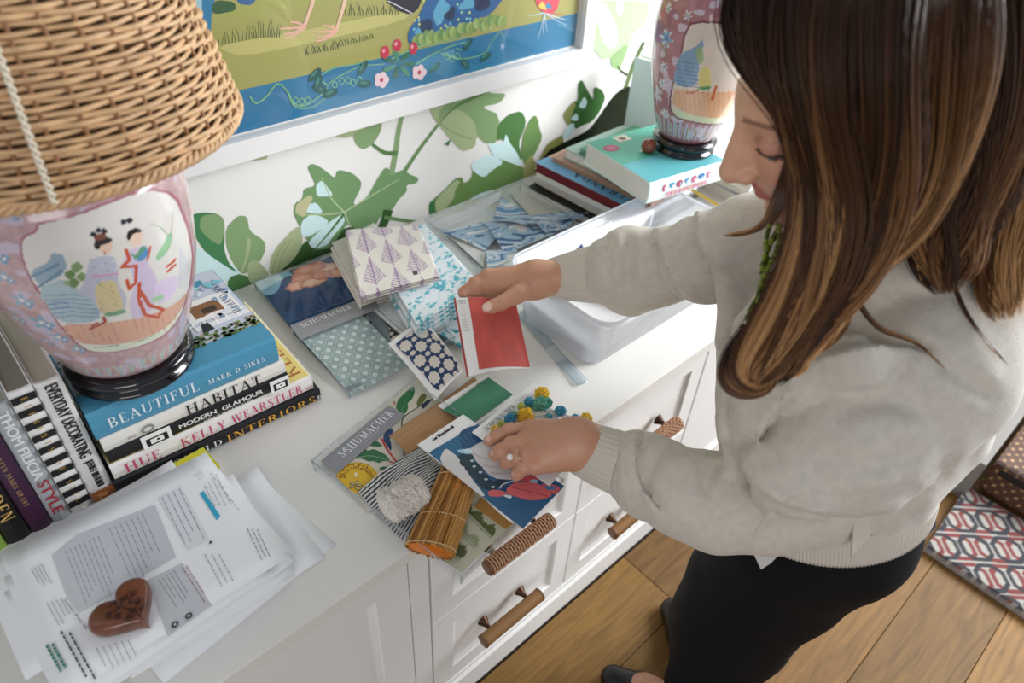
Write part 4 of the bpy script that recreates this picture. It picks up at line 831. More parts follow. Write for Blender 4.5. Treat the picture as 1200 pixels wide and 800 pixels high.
class Card:
    def __init__(s, name, label, cat, pts, col, group=None, thick=.0012, parent=None, m=None, cat_=None):
        s.p = [Vector(p) for p in pts]; n = (s.p[3]-s.p[0]).cross(s.p[1]-s.p[0]).normalized(); s.n = n
        v = s.p+[p-n*thick for p in s.p]; s.o = mesh_obj(name, v, [(0, 3, 2, 1), (4, 5, 6, 7)]+[(i, (i+1) % 4, (i+1) % 4+4, i+4) for i in range(4)], m or mat('card_'+col, col, rough=.75, bump=.1, bscale=300), parent, world=True)
        s.ex = (s.p[1]-s.p[0]).normalized(); s.ey = n.cross(s.ex); setp(s.o, label, cat, group)
    def loc(s, u, v):
        r = Vector(ray(u, v)); o = Vector((0, 0, CZ)); t = (s.p[0]-o).dot(s.n)/r.dot(s.n); q = o+r*t-s.p[0]; return (q.dot(s.ex), q.dot(s.ey))
    def ink(s, clip=True): return Ink(clip=[((p-s.p[0]).dot(s.ex), (p-s.p[0]).dot(s.ey)) for p in s.p] if clip else None)
    def done(s, ik, name='print', m=None): return ik.build(name, lambda a, b, h: s.p[0]+s.ex*a+s.ey*b+s.n*(h-.0002), s.o, m)
GSW = 'fabric and wallpaper swatches'
# --- lemon print
L = Card('fabric_swatch', 'cream fabric with a yellow lemon and green leaves lining the front tray', 'swatch', [Z(x, y, .0035, f) for x, y, f in ((108, 600, z3), (800, -15, z3), (1100, 260, z3), (430, 960, z3))], 'd8d1bf', GSW)
ik = L.ink()
def lp(pts, c, sm=1): ik.poly([L.loc(*z3(*p)) for p in pts], c, sm=sm)
def ll(pts, c, a, b=None): ik.line([L.loc(*z3(*p)) for p in pts], c, a, b)
lp([(640, 165), (700, 110), (750, 68), (757, 115), (742, 160), (705, 195), (712, 225), (690, 272), (650, 255), (622, 228), (630, 195)], '1f6f3a'); ll([(745, 80), (690, 180), (660, 260)], '3d8f58', .0015)
lp([(770, 190), (790, 145), (818, 120), (842, 142), (820, 185), (785, 215), (772, 210)], '66702e')
ll([(685, 585), (668, 400), (668, 315), (700, 275), (765, 232), (830, 190), (880, 165)], '26382f', .0022); lp([(800, 215), (840, 172), (880, 168), (850, 200), (815, 238)], '20344f')
lp([(535, 425), (552, 395), (575, 372), (607, 378), (600, 410), (580, 440), (592, 490), (592, 535), (562, 495), (535, 455)], '1d3f6b'); ll([(605, 180), (620, 205)], 'b5342c', .0025)
ll([(520, 440), (560, 515), (600, 570), (638, 622)], 'c4363a', .004, .0025); ll([(575, 602), (635, 622)], 'c4363a', .003, .001)
lp([(332, 582), (365, 540), (405, 518), (430, 530), (465, 515), (510, 535), (555, 560), (586, 602), (530, 600), (505, 618), (470, 600), (430, 605), (390, 585)], '2f6b44'); ll([(345, 580), (450, 565), (585, 603)], '8fae8c', .0012)
lp([(438, 492), (480, 458), (505, 470), (532, 500), (480, 502)], '2f6b44'); lp([(505, 650), (545, 638), (600, 648), (560, 668), (520, 672)], '2f6b44')
cx, cy = 352, 722
lp([(cx+150*math.cos(a/16*2*PI), cy+112*math.sin(a/16*2*PI)) for a in range(16)], 'e2b62b', 2)
random.seed(9)
for i in range(190):
    a = random.uniform(PI, 2*PI+.5); r = random.uniform(.55, .97); x, y = cx+150*r*math.cos(a), cy+112*r*math.sin(a)
    if y < cy-10+abs(x-cx)*.1: lp([(x-4, y), (x, y-4), (x+4, y), (x, y+4)], '8a4a1c', 0)
lp([(330, 700), (342, 680), (355, 700), (345, 725)], 'f3ead0'); 
for a in range(5): q = a/5*2*PI; lp([(340, 775), (340+38*math.cos(q-.35), 775+26*math.sin(q-.35)), (340+52*math.cos(q), 775+36*math.sin(q)), (340+38*math.cos(q+.35), 775+26*math.sin(q+.35))], '16181c', 1); lp([(340+8*math.cos(q), 775+6*math.sin(q)), (340+34*math.cos(q-.2), 775+24*math.sin(q-.2)), (340+44*math.cos(q), 775+30*math.sin(q)), (340+34*math.cos(q+.2), 775+24*math.sin(q+.2))], 'ece6d6', 1)
L.done(ik)
# --- grey label on the tray
def label_card(pts, lab, tw, x, y, h, ghost=False):
    c = Card('sample_label', lab, 'label', pts, '8f8f92', GSW, thick=.0008); ik = c.ink(); text(ik, 'SCHUMACHER', x, y, tw, h, 'f0f0f2', 'serif', gap=.14)
    if ghost: text(ik, 'SC', x+.012, y-.002, tw*.16, h, 'e4e4e8', 'serif')
    ik.poly([(x+tw*.35, y-.006), (x+tw*.65, y-.006), (x+tw*.65, y-.0048), (x+tw*.35, y-.0048)], 'b9b9bc'); c.done(ik, 'lettering'); return c
q = [Z(*p, .0062, z3) for p in ((95, 600), (572, 208), (690, 275), (205, 690))]
label_card(q, 'grey sample label with white capitals in the front tray, above the lemon', .128, .028, -.024, .0155, True)
# --- ikat sheet
ik_p = [Z(*p, .0045, z6) for p in ((690, 505), (835, 650), (640, 850), (480, 745))]
C2 = Card('fabric_swatch', 'pale green ikat-striped swatch in the near corner of the front tray', 'swatch', ik_p, 'c9c7ad', GSW); ik = C2.ink(); W_ = (C2.p[1]-C2.p[0]).length; H_ = (C2.p[3]-C2.p[0]).length
random.seed(8)
for i in range(70):
    a = i/70*W_; t = abs(((i/70*3.0) % 1)-.5)*2
    for b0, L_, c in ((.018, .02, '5c6b3a'), (.075, .026, '4c5c2e'), (.05, .012, '9aa376')):
        s0 = b0+.012*t+random.uniform(-.003, .003); ik.poly([(a, -s0), (a+.0011, -s0), (a+.0011, -s0-L_*(1-t*.6)), (a, -s0-L_*(1-t*.6))], c, layer=3)
for b in (.036, .066, .1): ik.poly([(0, -b), (W_, -b), (W_, -b-.004), (0, -b-.004)], 'a9ad88')
C2.done(ik)
C3 = Card('fabric_swatch', 'ochre-edged sheet peeking out beneath the leaf-print card in the front tray', 'swatch', [Z(*p, .0062, z6) for p in ((720, 540), (848, 648), (820, 668), (690, 575))], 'b98a4a', GSW)
# --- tan grasscloth
T1 = Sheet(*[Z(*p, zz, z6) for p, zz in (((338, 285), .013), ((690, 40), .016), ((745, 160), .016), ((412, 360), .011))])
def tanp(S, T, W, H): c = fillc(S.shape, 'b0865a'); n = vnoise(S, T, 1, 1); c *= (.82+.3*vnoise(S*3, T*260, 1, 3)+.1*vnoise(S*220, T*4, 1, 4))[..., None]; return c
o = T1.grid('wallcovering_swatch', None, M_cloth, tanp, lambda S, T: .006*np.sin(T*PI)+.002*np.sin(S*7), res=.0013); setp(o, 'tan grasscloth wallcovering strip curling between the navy and green swatches', 'swatch', GSW)
# --- green velvet card
C4 = Card('fabric_card', 'white card with a green velvet square in the front tray', 'swatch', [Z(*p, .022, z6) for p in ((538, 160), (742, 30), (862, 115), (690, 245))], 'eceae6', GSW, .001)
def grn(S, T, W, H): c = fillc(S.shape, '3f8260'); c *= (.75+.5*vnoise(S*3, T*3, 1, 2)+.15*vnoise(S*80, T*80, 1, 5))[..., None]; return c
Sheet(*[Z(*p, .0238, z6) for p in ((556, 180), (748, 42), (850, 113), (692, 226))]).grid('velvet_patch', C4.o, M_cloth, grn, lambda S, T: .0012*vnoise(S*2, T*2, 2, 6), res=.0012)
# --- striped ticking
def stripe(S, T, W, H): 
    c = fillc(S.shape, 'dcdad6'); ph = (T*1.0+.03*np.sin(S*5))*19; c[(ph % 1) < .48] = lin('2b2d33'); return c
TS = Sheet(Z(205, 515, .008, z6), Z(478, 322, .012, z6), Z(585, 470, .012, z6), Z(400, 722, .006, z6))
o = TS.grid('fabric_swatch', None, M_cloth, stripe, lambda S, T: .014*np.sin(np.clip(S*1.3-.25, 0, 1)*PI)*(.4+.6*np.sin(T*PI*.9+.2))+.003*np.sin(T*14+S*6), res=.001); setp(o, 'black and white striped ticking fabric rippling under the woolly roll', 'swatch', GSW)
# --- boucle roll
A, B = Z(308, 590, .032, z6), Z(488, 492, .034, z6); ax = (B-A).normalized(); up = Vector((0, 0, 1)); sd = ax.cross(up).normalized(); n1, n2 = 150, 170; v = []; f = []
uu = np.linspace(0, 1, n1)[:, None]; tt = 2*PI*np.arange(n2)[None]/n2; X = uu*10+0*tt; Yn = 3*np.cos(tt)+5; Zn = 3*np.sin(tt)+9
nz_ = vnoise(X*1.8+Zn*1.7, Yn*2.2+Zn*.9, 1, 3)*.6+vnoise(X*4+Zn*3.1, Yn*4.4-Zn*2, 1, 7)*.4+.35*vnoise(X*9-Zn*5, Yn*9+Zn*4, 1, 8)
rr = .0235*(1-.0*uu)+.0085*(nz_-.6); Lr = (B-A).length; e_ = np.minimum(uu, 1-uu)*Lr; rr = rr*np.sqrt(np.clip(1-(1-np.clip(e_/.012, 0, 1))**2, 0.0, 1))
rr[0] = 0.0004; rr[-1] = .0004
Pn = np.array(A)[None, None]+np.array(ax)*(uu*Lr)[..., None]+(np.array(sd)*(np.cos(tt)*1.25)[..., None]+np.array(up)*(np.sin(tt)*.95)[..., None])*rr[..., None]
i = np.arange(n1-1)[:, None]*n2+np.arange(n2)[None]; j = np.arange(n1-1)[:, None]*n2+(np.arange(n2)[None]+1) % n2
o = mesh_obj('boucle_roll', Pn.reshape(-1, 3), np.stack([i, i+n2, j+n2, j], -1).reshape(-1, 4), mat('cream_boucle', 'd8cfc4', rough=1, bump=.6, bscale=500, sheen=.5, var=.12, vscale=120), None, smooth=True); setp(o, 'rolled cream nubbly boucle fabric on the striped ticking', 'swatch', GSW)
# --- grass shade bundle
A, B = Z(640, 415, .019, z6), Z(505, 765, .026, z6); ax = (B-A).normalized(); sd = ax.cross(up).normalized(); Lg = (B-A).length; gb = empty('grass_bundle', (A+B)/2-Vector((0, 0, .02)), 'bundle of golden woven grass shade, rolled and stitched, hanging over the tray edge', 'swatch', GSW)
random.seed(2); cols_ = ['a8763a', 'c08c46', '8a5c28', 'b5803e', 'd0a560', '7a4e22']
MG = [mat('grass_'+c, c, rough=.5, bump=.2, bscale=200) for c in cols_]; gm = [MB() for _ in cols_]
def gpt(t, th, rx, rz): return A+ax*(t*Lg)+sd*(rx*math.cos(th))+up*(rz*math.sin(th)*(.72+.3*t)+.002)
for i in range(300):
    th = 2*PI*i/300*1.0+random.uniform(-.03, .03); rj = random.uniform(-.0012, .0012); t0 = random.uniform(-.02, .05); t1 = random.uniform(.97, 1.005); w1 = random.uniform(-.02, .02)
    pts = [gpt(t0+(t1-t0)*k/6, th+w1*math.sin(k), .0305+.006*(k/6)+rj, .0155+rj-.002*math.sin(k)) for k in range(7)]; gm[random.randrange(6)].tube(pts, random.uniform(.0006, .0011), 4)
for g_, m_ in zip(gm, MG): o = g_.build('grass_stems', m_, gb, world=True); o['kind'] = 'stuff'
lt = MB(); v = []; ns = 40
for k in range(2):
    for j in range(ns): v.append(gpt(k*.985, 2*PI*j/ns, .029+.006*k, .0142))
f = [(j, (j+1) % ns, ns+(j+1) % ns, ns+j) for j in range(ns)]; v += [gpt(k*.985, 2*PI*j/ns, .0275+.006*k, .0128) for k in range(2) for j in range(ns)]; f += [(2*ns+(j+1) % ns, 2*ns+j, 3*ns+j, 3*ns+(j+1) % ns) for j in range(ns)]+[(ns+j, ns+(j+1) % ns, 3*ns+(j+1) % ns, 3*ns+j) for j in range(ns)]
lt.add(v, f).build('orange_liner', mat('orange_liner', 'd0761c', rough=.6), gb, smooth=True, world=True)
ld = MB(); vv = [gpt(.93, 2*PI*j/ns, .034, .0135) for j in range(ns)]; ld.add(vv, [tuple(range(ns))]).build('roll_lining', mat('orange_liner', 'd0761c', rough=.6), gb, world=True)
for t in (.14, .64, .965):
    pts = [gpt(t+.006*math.sin(j*2.3)+.02*math.cos(2*PI*j/60), 2*PI*j/60, .0318+.006*t, .0172) for j in range(61)]; MB().tube(pts, .0013, 5, cap=False).build('binding_thread', mat('jute_thread', 'c9a878', rough=.9), gb, smooth=True, world=True)
# --- cw Stockwell leaf card
C5 = Card('wallpaper_card', 'large sample card with navy leaves, coral petals and a white lettered header, under the ringed hand', 'swatch', [Z(*p, zz, z6) for p, zz in (((455, 320), .041), ((645, 195), .041), ((1062, 492), .041), ((890, 668), .041))], 'e6e6e8', GSW, .0012)
C5.o['label'] = 'large sample card of navy leaves and coral petals under the ringed hand'
ik = C5.ink(); zs4 = lambda x, y: (470+x*.19167, 480+y*.19167)
def cp(pts, c, sm=1): ik.poly([C5.loc(*zs4(*p)) for p in pts], c, sm=sm)
def cl(pts, c, a, b=None): ik.line([C5.loc(*zs4(*p)) for p in pts], c, a, b)
cp([(168, 262), (470, 85), (1010, 470), (745, 740)], '2c5f86', 0); cp([(180, 262), (460, 92), (500, 180), (350, 240), (240, 310)], '2a6a92'); cp([(350, 130), (460, 90), (520, 180), (430, 250), (370, 240)], '23507a')
for i in range(14): cl([(300+i*14, 200-i*8), (360+i*10, 240-i*6)], ['3f84aa', '1f4f78'][i % 2], .0012, .0005)
cp([(232, 310), (262, 245), (282, 238), (350, 290), (430, 420), (520, 530), (480, 525), (350, 440)], 'dcdad8'); cp([(410, 240), (500, 190), (620, 160), (760, 330), (800, 400), (700, 430), (560, 420), (470, 330)], 'd5d0d0')
for q in ([(430, 260), (520, 300), (640, 280)], [(500, 340), (580, 350), (700, 330)], [(540, 390), (640, 390), (760, 380)]): cl(q, 'c4bcbe', .006, .001)
cp([(335, 250), (380, 238), (430, 250), (440, 270), (380, 272)], 'a9d0e0'); cp([(380, 245), (420, 232), (440, 262), (400, 262)], 'cfe4ec')
for (x, y, r) in ((380, 290, 30), (400, 318, 44), (432, 350, 46), (460, 385, 48), (495, 425, 46), (525, 455, 44), (555, 478, 34), (420, 290, 26), (480, 360, 22)): cp([(x+r*math.cos(a), y+r*.8*math.sin(a)) for a in (0, .8, 1.6, 2.4, 3.1, 3.9, 4.7, 5.5)], '1b3a48', 1)
cp([(560, 440), (600, 425), (650, 432), (620, 445), (640, 460), (590, 470), (560, 490)], '1b3a48', 0)
for x, y in ((435, 312), (448, 346), (486, 382), (520, 425), (562, 472)): cp([(x-14, y), (x-4, y-8), (x+12, y-4), (x+8, y+6), (x-6, y+8)], 'b9d6dc')
cp([(528, 500), (560, 488), (620, 495), (660, 520), (600, 532), (540, 530)], 'd9646a'); cp([(640, 480), (700, 440), (800, 440), (880, 470), (930, 525), (860, 550), (780, 555), (700, 530), (650, 515)], 'dc6a6c'); cp([(720, 415), (800, 395), (850, 425), (790, 440), (720, 432)], 'd85c60')
cp([(850, 440), (980, 470), (950, 520), (900, 505)], 'd9646a'); cp([(800, 425), (840, 428), (830, 452), (780, 440)], 'a9d0e0'); cp([(870, 465), (960, 470), (940, 490), (890, 490)], '3f84aa')
cp([(600, 490), (660, 455), (640, 500)], '1f3f68', 0); cl([(660, 470), (760, 495), (900, 530)], '8a3a4c', .0012); cl([(605, 480), (625, 455), (700, 430)], 'e9d8d0', .002); cp([(620, 520), (680, 525), (670, 545), (640, 535)], 'd5e6ea')
for i in range(22): cl([(560+i*12, 560+i*7), (700+i*10, 560+i*4)], ['35789f', '24567c'][i % 2], .0011, .0006)
cp([(98, 210), (370, 25), (440, 82), (160, 270)], 'f2f1f0', 0); w5 = C5.loc(*zs4(195, 190)); text(ik, 'cw Stockwell', w5[0], w5[1]-.002, .046, .0068, '202226', 'sans', ang=-.0, bold=.0005)
C5.done(ik)
# --- Schumacher pom-pom card
C6 = Card('trim_card', 'white trimming card with yellow and teal pompoms under the fingers', 'swatch', [Z(*p, zz, z6) for p, zz in (((680, 268), .048), ((938, 62), .048), ((1130, 345), .048), ((1000, 490), .048))], 'efefef', GSW, .001)
ik = C6.ink(); x, y = C6.loc(*z6(745, 268)); text(ik, 'SCHUMACHER', x, y+.002, .078, .010, '77777c', 'serif', gap=.14); C6.done(ik, 'lettering')
C6.o['label'] = 'white lettered trimming card with pompom braid, held under the fingers'
def pom(P, r, c):
    bm = bmesh.new(); bmesh.ops.create_icosphere(bm, subdivisions=4, radius=1); random.seed(int(P.x*1e5)); 
    for v_ in bm.verts: v_.co = v_.co*(r*random.uniform(.72, 1.15))+P
    o = MB(); o.v = [v_.co.copy() for v_ in bm.verts]; bm.verts.index_update(); o.f = [[q.index for q in f_.verts] for f_ in bm.faces]; bm.free(); return o.build('pompom', mat('pom_'+c, c, rough=1, sheen=.4), C6.o, world=True)
zp_ = lambda x, y: (540+x/6, 440+y/6)
for x, y, r, c in ((570, 128, 52, 'e8c22c'), (480, 185, 36, '3b9ab8'), (560, 205, 58, '5fae96'), (610, 190, 34, '3f9a8c'), (455, 285, 60, 'f0c52a'), (345, 310, 40, '3a9cc0'), (370, 275, 30, '7fb8a0'), (240, 380, 30, 'f0c84a'), (285, 345, 30, 'b9c468'), (425, 215, 26, 'c9c868'), (700, 250, 40, '42a4be'), (805, 295, 24, '3f9cc0'), (880, 305, 44, 'ecc83a'), (620, 290, 24, '49a8b8')): pom(Z(x, y, .055, zp_), r*.00023+.0008, c)
br = MB()
for k in range(3): br.tube([Z(225+k*0, 395+k*9, .0515, zp_), Z(430, 270+k*12, .0515, zp_), Z(640, 240+k*14, .0515, zp_), Z(760, 285+k*12, .0515, zp_), Z(880, 320+k*8, .0515, zp_)], .0016, 6)
br.build('braid', mat('white_braid', 'e6e4de', rough=.95), C6.o, smooth=True, world=True)
# --- octagon lattice cards
def octa(bg_, fg, n, asp=1.0, ox=.2, oy=.1, margin=None):
    def f(S, T, W, H):
        c = fillc(S.shape, bg_); p = W/n; A_ = S*W+ox*p; B_ = T*H+oy*p
        for off in (0, .5):
            u = ((A_/p+off) % 1-.5)*p; v_ = ((B_/(p*1.0)+off) % 1-.5)*p; a = np.arctan2(v_, u); r = np.hypot(u, v_)
            c[r < p*(.275+.022*np.cos(8*a))] = lin(fg)
            u2 = ((A_/p+off+.5) % 1-.5)*p; c[np.hypot(u2*.9, v_*1.15) < p*.125] = lin(fg)
        if margin is not None: c[(S < margin[0]) | (T < margin[1])] = lin('ecebe8')
        return c
    return f
bulN = lambda S, T: .010*(1-S)**2*0+.008*np.sin(T*PI)+.004*np.sin(S*PI)+.010*(1-T)**3
nv = Sheet(PZ(455, 406, CT+.034), PZ(497, 377, CT+.034), PZ(543, 433, CT+.030), PZ(510, 468, CT+.022))
o = nv.grid('fabric_card', None, M_card, None, lambda S, T: bulN(S, T)-.0015, res=.003, thick=.0015); setp(o, 'white-backed card of navy cloth with cream octagons, left of the red swatch', 'swatch', GSW)
nv2 = Sheet(PZ(463, 408, CT+.034), PZ(498, 384, CT+.034), PZ(541.5, 433, CT+.030), PZ(513, 460, CT+.024)); nv2.grid('octagon_cloth', o, M_cloth, octa('1d3a66', 'ddd4c8', 1.75), lambda S, T: bulN(S, T)+.0006, res=.0009)
bk_ = Sheet(PZ(405, 377, CT+.012), PZ(434, 364, CT+.012), PZ(474, 398, CT+.012), PZ(440, 415, CT+.012)); o = bk_.grid('fabric_swatch', None, M_cloth, octa('15161c', 'cfc8b8', 1.3, ox=.4), lambda S, T: .002*np.sin(S*4+T*3), res=.0011); setp(o, 'black cloth with cream octagons tucked beneath the grey-green trellis fabric', 'swatch', GSW)
def trel(S, T, W, H):
    c = fillc(S.shape, '8fa3a0'); c *= (.85+.35*vnoise(S*12, T*12, 1, 4))[..., None]; p = W/5.2; A_ = S*W; B_ = T*H; g = vnoise(S*40, T*40, 1, 9)
    for off in (0, .5):
        u = ((A_/p+off) % 1-.5)*p; v_ = ((B_/(p*1.15)+off) % 1-.5)*p*1.15; c[np.abs(u)*.9+np.abs(v_)*.75+np.hypot(u, v_)*.4 < p*(.27+.05*g)] = lin('c9d2d0')
        q = np.abs(((A_/p+B_/(p*1.15)) % 1)-.5) < .04; c[q] = c[q]*.6+np.array(lin('b9c8c4'))*.4; q = np.abs(((A_/p-B_/(p*1.15)) % 1)-.5) < .04; c[q] = c[q]*.6+np.array(lin('b9c8c4'))*.4
    return c
tr = Sheet(PZ(352, 397, CT+.018), PZ(424, 368, CT+.018), PZ(482, 427, CT+.014), PZ(412, 462, CT+.010)); o = tr.grid('fabric_swatch', None, M_cloth, trel, lambda S, T: .004*np.sin(T*5+S*2)*T, res=.0012); setp(o, 'grey-green trellis print fabric hanging below the grey label near the books', 'swatch', GSW)
label_card([PZ(340, 381, CT+.0275), PZ(438, 344, CT+.0275), PZ(444, 361, CT+.0275), PZ(352, 398, CT+.0275)], 'grey sample label with white capitals above the trellis fabric, by the peony', .112, .016, -.0215, .0135)
for k in range(3):
    s_ = Sheet(PZ(344-k, 386+k*3, CT+.012-k*.0035), PZ(440, 350, CT+.012-k*.0035), PZ(474, 425+k*2, CT+.0095-k*.003), PZ(409+k, 459+k*3, CT+.0075-k*.0025)); o = s_.grid('fabric_swatch', None, mat('grey_cloth%d' % k, ['7f8c90', '44545c', 'b9c0c0'][k], rough=.9, bump=.3, bscale=700), None, None, res=.01, thick=.002); setp(o, ['slate-grey layer directly beneath the trellis fabric', 'dark blue-grey layer low under the trellis fabric, edge showing', 'lowest pale layer of cloth in the tray by the books'][k], 'swatch', GSW)
# --- peony
def peony(S, T, W, H):
    c = fillc(S.shape, '1c3f66'); c *= (.6+.8*vnoise(S*6, T*6, 1, 2)*vnoise(S*30, T*30, 1, 3)+.2)[..., None]
    c[(S < .42) & (T < .30-.3*S+.08*np.sin(S*14))] = lin('7fa9bc'); m = (S < .3) & (T < .2-.2*S); c[m] = lin('b9ccd0')
    for (x, y, rx, ry, k) in ((.62, .22, .22, .2, 0), (.48, .3, .14, .14, 1), (.8, .25, .18, .17, 2), (.66, .1, .2, .13, 1), (.36, .38, .12, .1, 0), (.55, .42, .16, .1, 2), (.86, .38, .11, .11, 0), (.7, .34, .13, .1, 1)):
        a = np.arctan2(T-y, S-x); d = np.hypot((S-x)/rx, (T-y)/ry)*(1+.08*np.sin(a*7+k)); m = d < 1
        c[m] = (np.array(lin('b5655a'))*(d[m]**3)[:, None]+np.array(lin(['e6b398', 'dd9c86', 'eac2a4'][k]))*(1-d[m]**3)[:, None])
    return c
pe = Sheet(PZ(298, 331, CT+.026), PZ(389, 300, CT+.026), PZ(436, 345, CT+.023), PZ(339, 382, CT+.021)); o = pe.grid('fabric_swatch', None, mat('glossy_print_cloth', 'ffffff', rough=.7, spec=.2, attr=True), peony, lambda S, T: .007*np.sin(S*PI)*np.sin(T*PI), res=.0013, thick=.004); setp(o, 'deep blue fabric with a peach peony, wrapped in clear film beside the books', 'swatch', GSW)
fm = Sheet(PZ(296, 329, CT+.029), PZ(390, 298, CT+.029), PZ(433, 342, CT+.0255), PZ(338, 379, CT+.024)); fm.grid('film_wrap', o, clearmat('thin_film', haze=0, rough=.06, refl=.012), None, lambda S, T: .0085*np.sin(S*PI)*np.sin(T*PI)+.0015*np.sin(S*25+T*13), res=.004, thick=.0003)
# --- folded cloths
def folded(label, cor, ztop, layers, dz, paint, name='folded_fabric', wob=.003, seed=1, res=.0022):
    q = [np.array(PZ(*p, CT+ztop)) for p in cor]; W = np.linalg.norm(q[1]-q[0]); H = np.linalg.norm(q[3]-q[0]); nx = int(W/res); path = []
    rg = random.Random(seed)
    for k in range(layers):
        e0, e1 = rg.uniform(-.015, .015), 1+rg.uniform(-.015, .015); ss = np.linspace(e0, e1, nx) if k % 2 == 0 else np.linspace(e1, e0, nx)
        path += [(s, -k*dz) for s in ss]
        if k < layers-1:
            s0 = ss[-1]; sg = 1 if k % 2 == 0 else -1
            for a in np.linspace(0, PI, 6)[1:-1]: path.append((s0+sg*math.sin(a)*dz*.6/W, -k*dz-dz/2*(1-math.cos(a))))
    pa = np.array(path); ny = int(H/res); T = np.linspace(0, 1, ny+1)[None]; S = pa[:, 0][:, None]; Hh = pa[:, 1][:, None]; S, T = np.broadcast_arrays(S, T); lay = np.round(-pa[:, 1]/dz)[:, None]
    T2 = T+.012*np.sin(lay*5.1+seed)*1.0
    P = q[0]*((1-S)*(1-T2))[..., None]+q[1]*(S*(1-T2))[..., None]+q[2]*(S*T2)[..., None]+q[3]*((1-S)*T2)[..., None]
    fade = np.clip(1+Hh/(layers*dz), .0, 1); wv = wob*(np.sin(S*5+T*4+seed)+np.sin(T*9-S*3))*.5*fade+Hh; P = P+np.stack([0*wv, 0*wv, wv], -1)
    col = paint(S, T, W, H); n, m_ = P.shape[:2]; i = (np.arange(n-1)[:, None]*m_+np.arange(m_-1)[None]).ravel(); F = np.stack([i, i+1, i+m_+1, i+m_], 1)
    o = mesh_obj(name, P.reshape(-1, 3), F, M_cloth, None, smooth=True, colors=col.reshape(-1, 3)); md = o.modifiers.new('t', 'SOLIDIFY'); md.thickness = .0009; md.offset = 0
    return setp(o, label, 'fabric', 'folded fabrics on the worktop')
def fernp(S, T, W, H):
    c = fillc(S.shape, 'dcd6cb'); c *= (.93+.1*vnoise(S*200, T*200, 1, 3))[..., None]; X = S*W; Y = T*H; pw, ph = .088, .12
    for off in (0, .5):
        cx = ((X/pw+off+.12) % 1-.5)*pw; cy = ((Y/ph+off*1.0+.1) % 1-.5)*ph; t = (cy/ph+.42)/.84; wd = .024*np.clip(t*1.15, 0, 1)*np.clip((1.05-t)*5, 0, 1)
        inside = (t > 0) & (t < 1) & (np.abs(cx) < wd); vein = ((cy*1.0+np.abs(cx)*.9)/.0085 % 1) < .42; stem = (np.abs(cx) < .0012) & (t > 0) & (t < 1.12); c[(inside & vein) | stem] = lin('8f6a96')
    m = (np.abs(S-.72) < .035) & (np.abs(T-.86) < .035); c[m] = lin('2c2a2c'); return c
def turq(S, T, W, H):
    c = fillc(S.shape, 'dfe7ea'); X = S*W; Y = T*H
    n = vnoise(X+.4*Y, Y, 95, 4); n2 = vnoise(X-Y*.6, Y+X, 170, 6); m = (n > .66) & (n2 > .42); c[m] = lin('4fb0be'); m = (n > .58) & (n <= .66) & (n2 > .5); c[m] = lin('a8d3dc'); m = (vnoise(X, Y, 60, 12) > .9); c[m] = lin('2f8fa0'); return c
def cream(S, T, W, H): return fillc(S.shape, 'd6cfc4')*(.9+.15*vnoise(S*90, T*90, 1, 2))[..., None]
def paleg(S, T, W, H): return fillc(S.shape, 'd3d8d8')*(.93+.1*vnoise(S*20, T*20, 1, 2))[..., None]
folded('cream folded cloth sticking out left below the fern-print one', [(389, 284), (437, 262), (470, 330), (424, 347)], .062, 6, .009, cream, seed=3)
folded('white cloth with turquoise sprigs, folded thick beneath the purple fern cloth', [(430, 283), (497, 263), (561, 335), (489, 384)], .064, 7, .0085, turq, seed=5)
folded('cream fabric with purple fern sprigs, folded on top of the pile', [(406, 269), (488, 262), (515, 323), (423, 347)], .088, 3, .007, fernp, seed=7, wob=.002, res=.0014)
folded('pale grey-white cloth corner drooping below the turquoise sprigged one', [(436, 355), (470, 345), (522, 380), (492, 402)], .024, 3, .007, paleg, seed=9)
folded('thin white and aqua cloth lying under the sprigged pile toward the red swatch', [(470, 365), (520, 335), (585, 372), (545, 408)], .016, 2, .006, turq, seed=13)
# --- marbled blues
def marble(seed, k=1.0):
    def f(S, T, W, H):
        X, Y = S*W*30, T*H*30; wx = vnoise(X*.5, Y*.5, 1, seed)*4; n = vnoise(X*.6+wx, Y*1.1+wx*.7, 1, seed+1); c = fillc(S.shape, '9fb9cc')
        c[n > .52] = lin('c4d3dc'); c[(n > .36) & (n < .44)] = lin('2f618f'); c[n <= .2] = lin('e3e0d8'); c[(n > .64) & (n < .68)] = lin('2c5680'); c[n > .8] = lin('5f8fb5'); m = vnoise(X*3, Y*3, 1, seed+2) > .86; c[m & (n > .3)] = lin('1f4a74'); return c
    return f
for lab, cor, zz, sd_, b in (('marbled blue swatch lying lowest and leftmost in the tray by the wall', ((150, 465), (430, 400), (560, 470), (445, 590)), .012, 1, .003), ('wide pale-blue marbled swatch across the middle of the wall tray', ((440, 405), (900, 372), (930, 470), (580, 612)), .016, 5, .004),
    ('marbled swatch with strong navy veins, nearest the hand in the wall tray', ((452, 590), (660, 585), (680, 690), (462, 750)), .018, 9, .001), ('dark triangular marbled swatch folded up at the back of the wall tray', ((560, 232), (585, 245), (770, 375), (500, 385)), .022, 14, .004), ('long narrow marbled strip pointing right in the wall tray', ((500, 388), (1150, 312), (1135, 365), (720, 415)), .024, 20, .003), ('crumpled marbled piece at the right of the wall tray', ((760, 395), (1050, 375), (1010, 440), (850, 470)), .021, 27, .005)):
    s_ = Sheet(*[Z(*p, zz, zr) for p in cor]); o = s_.grid('marbled_swatch', None, M_cloth, marble(sd_), (lambda b: lambda S, T: b*np.sin(S*6+T*3)*np.sin(T*PI))(b), res=.0013, thick=.0008); setp(o, lab, 'swatch', 'blue marbled swatches')
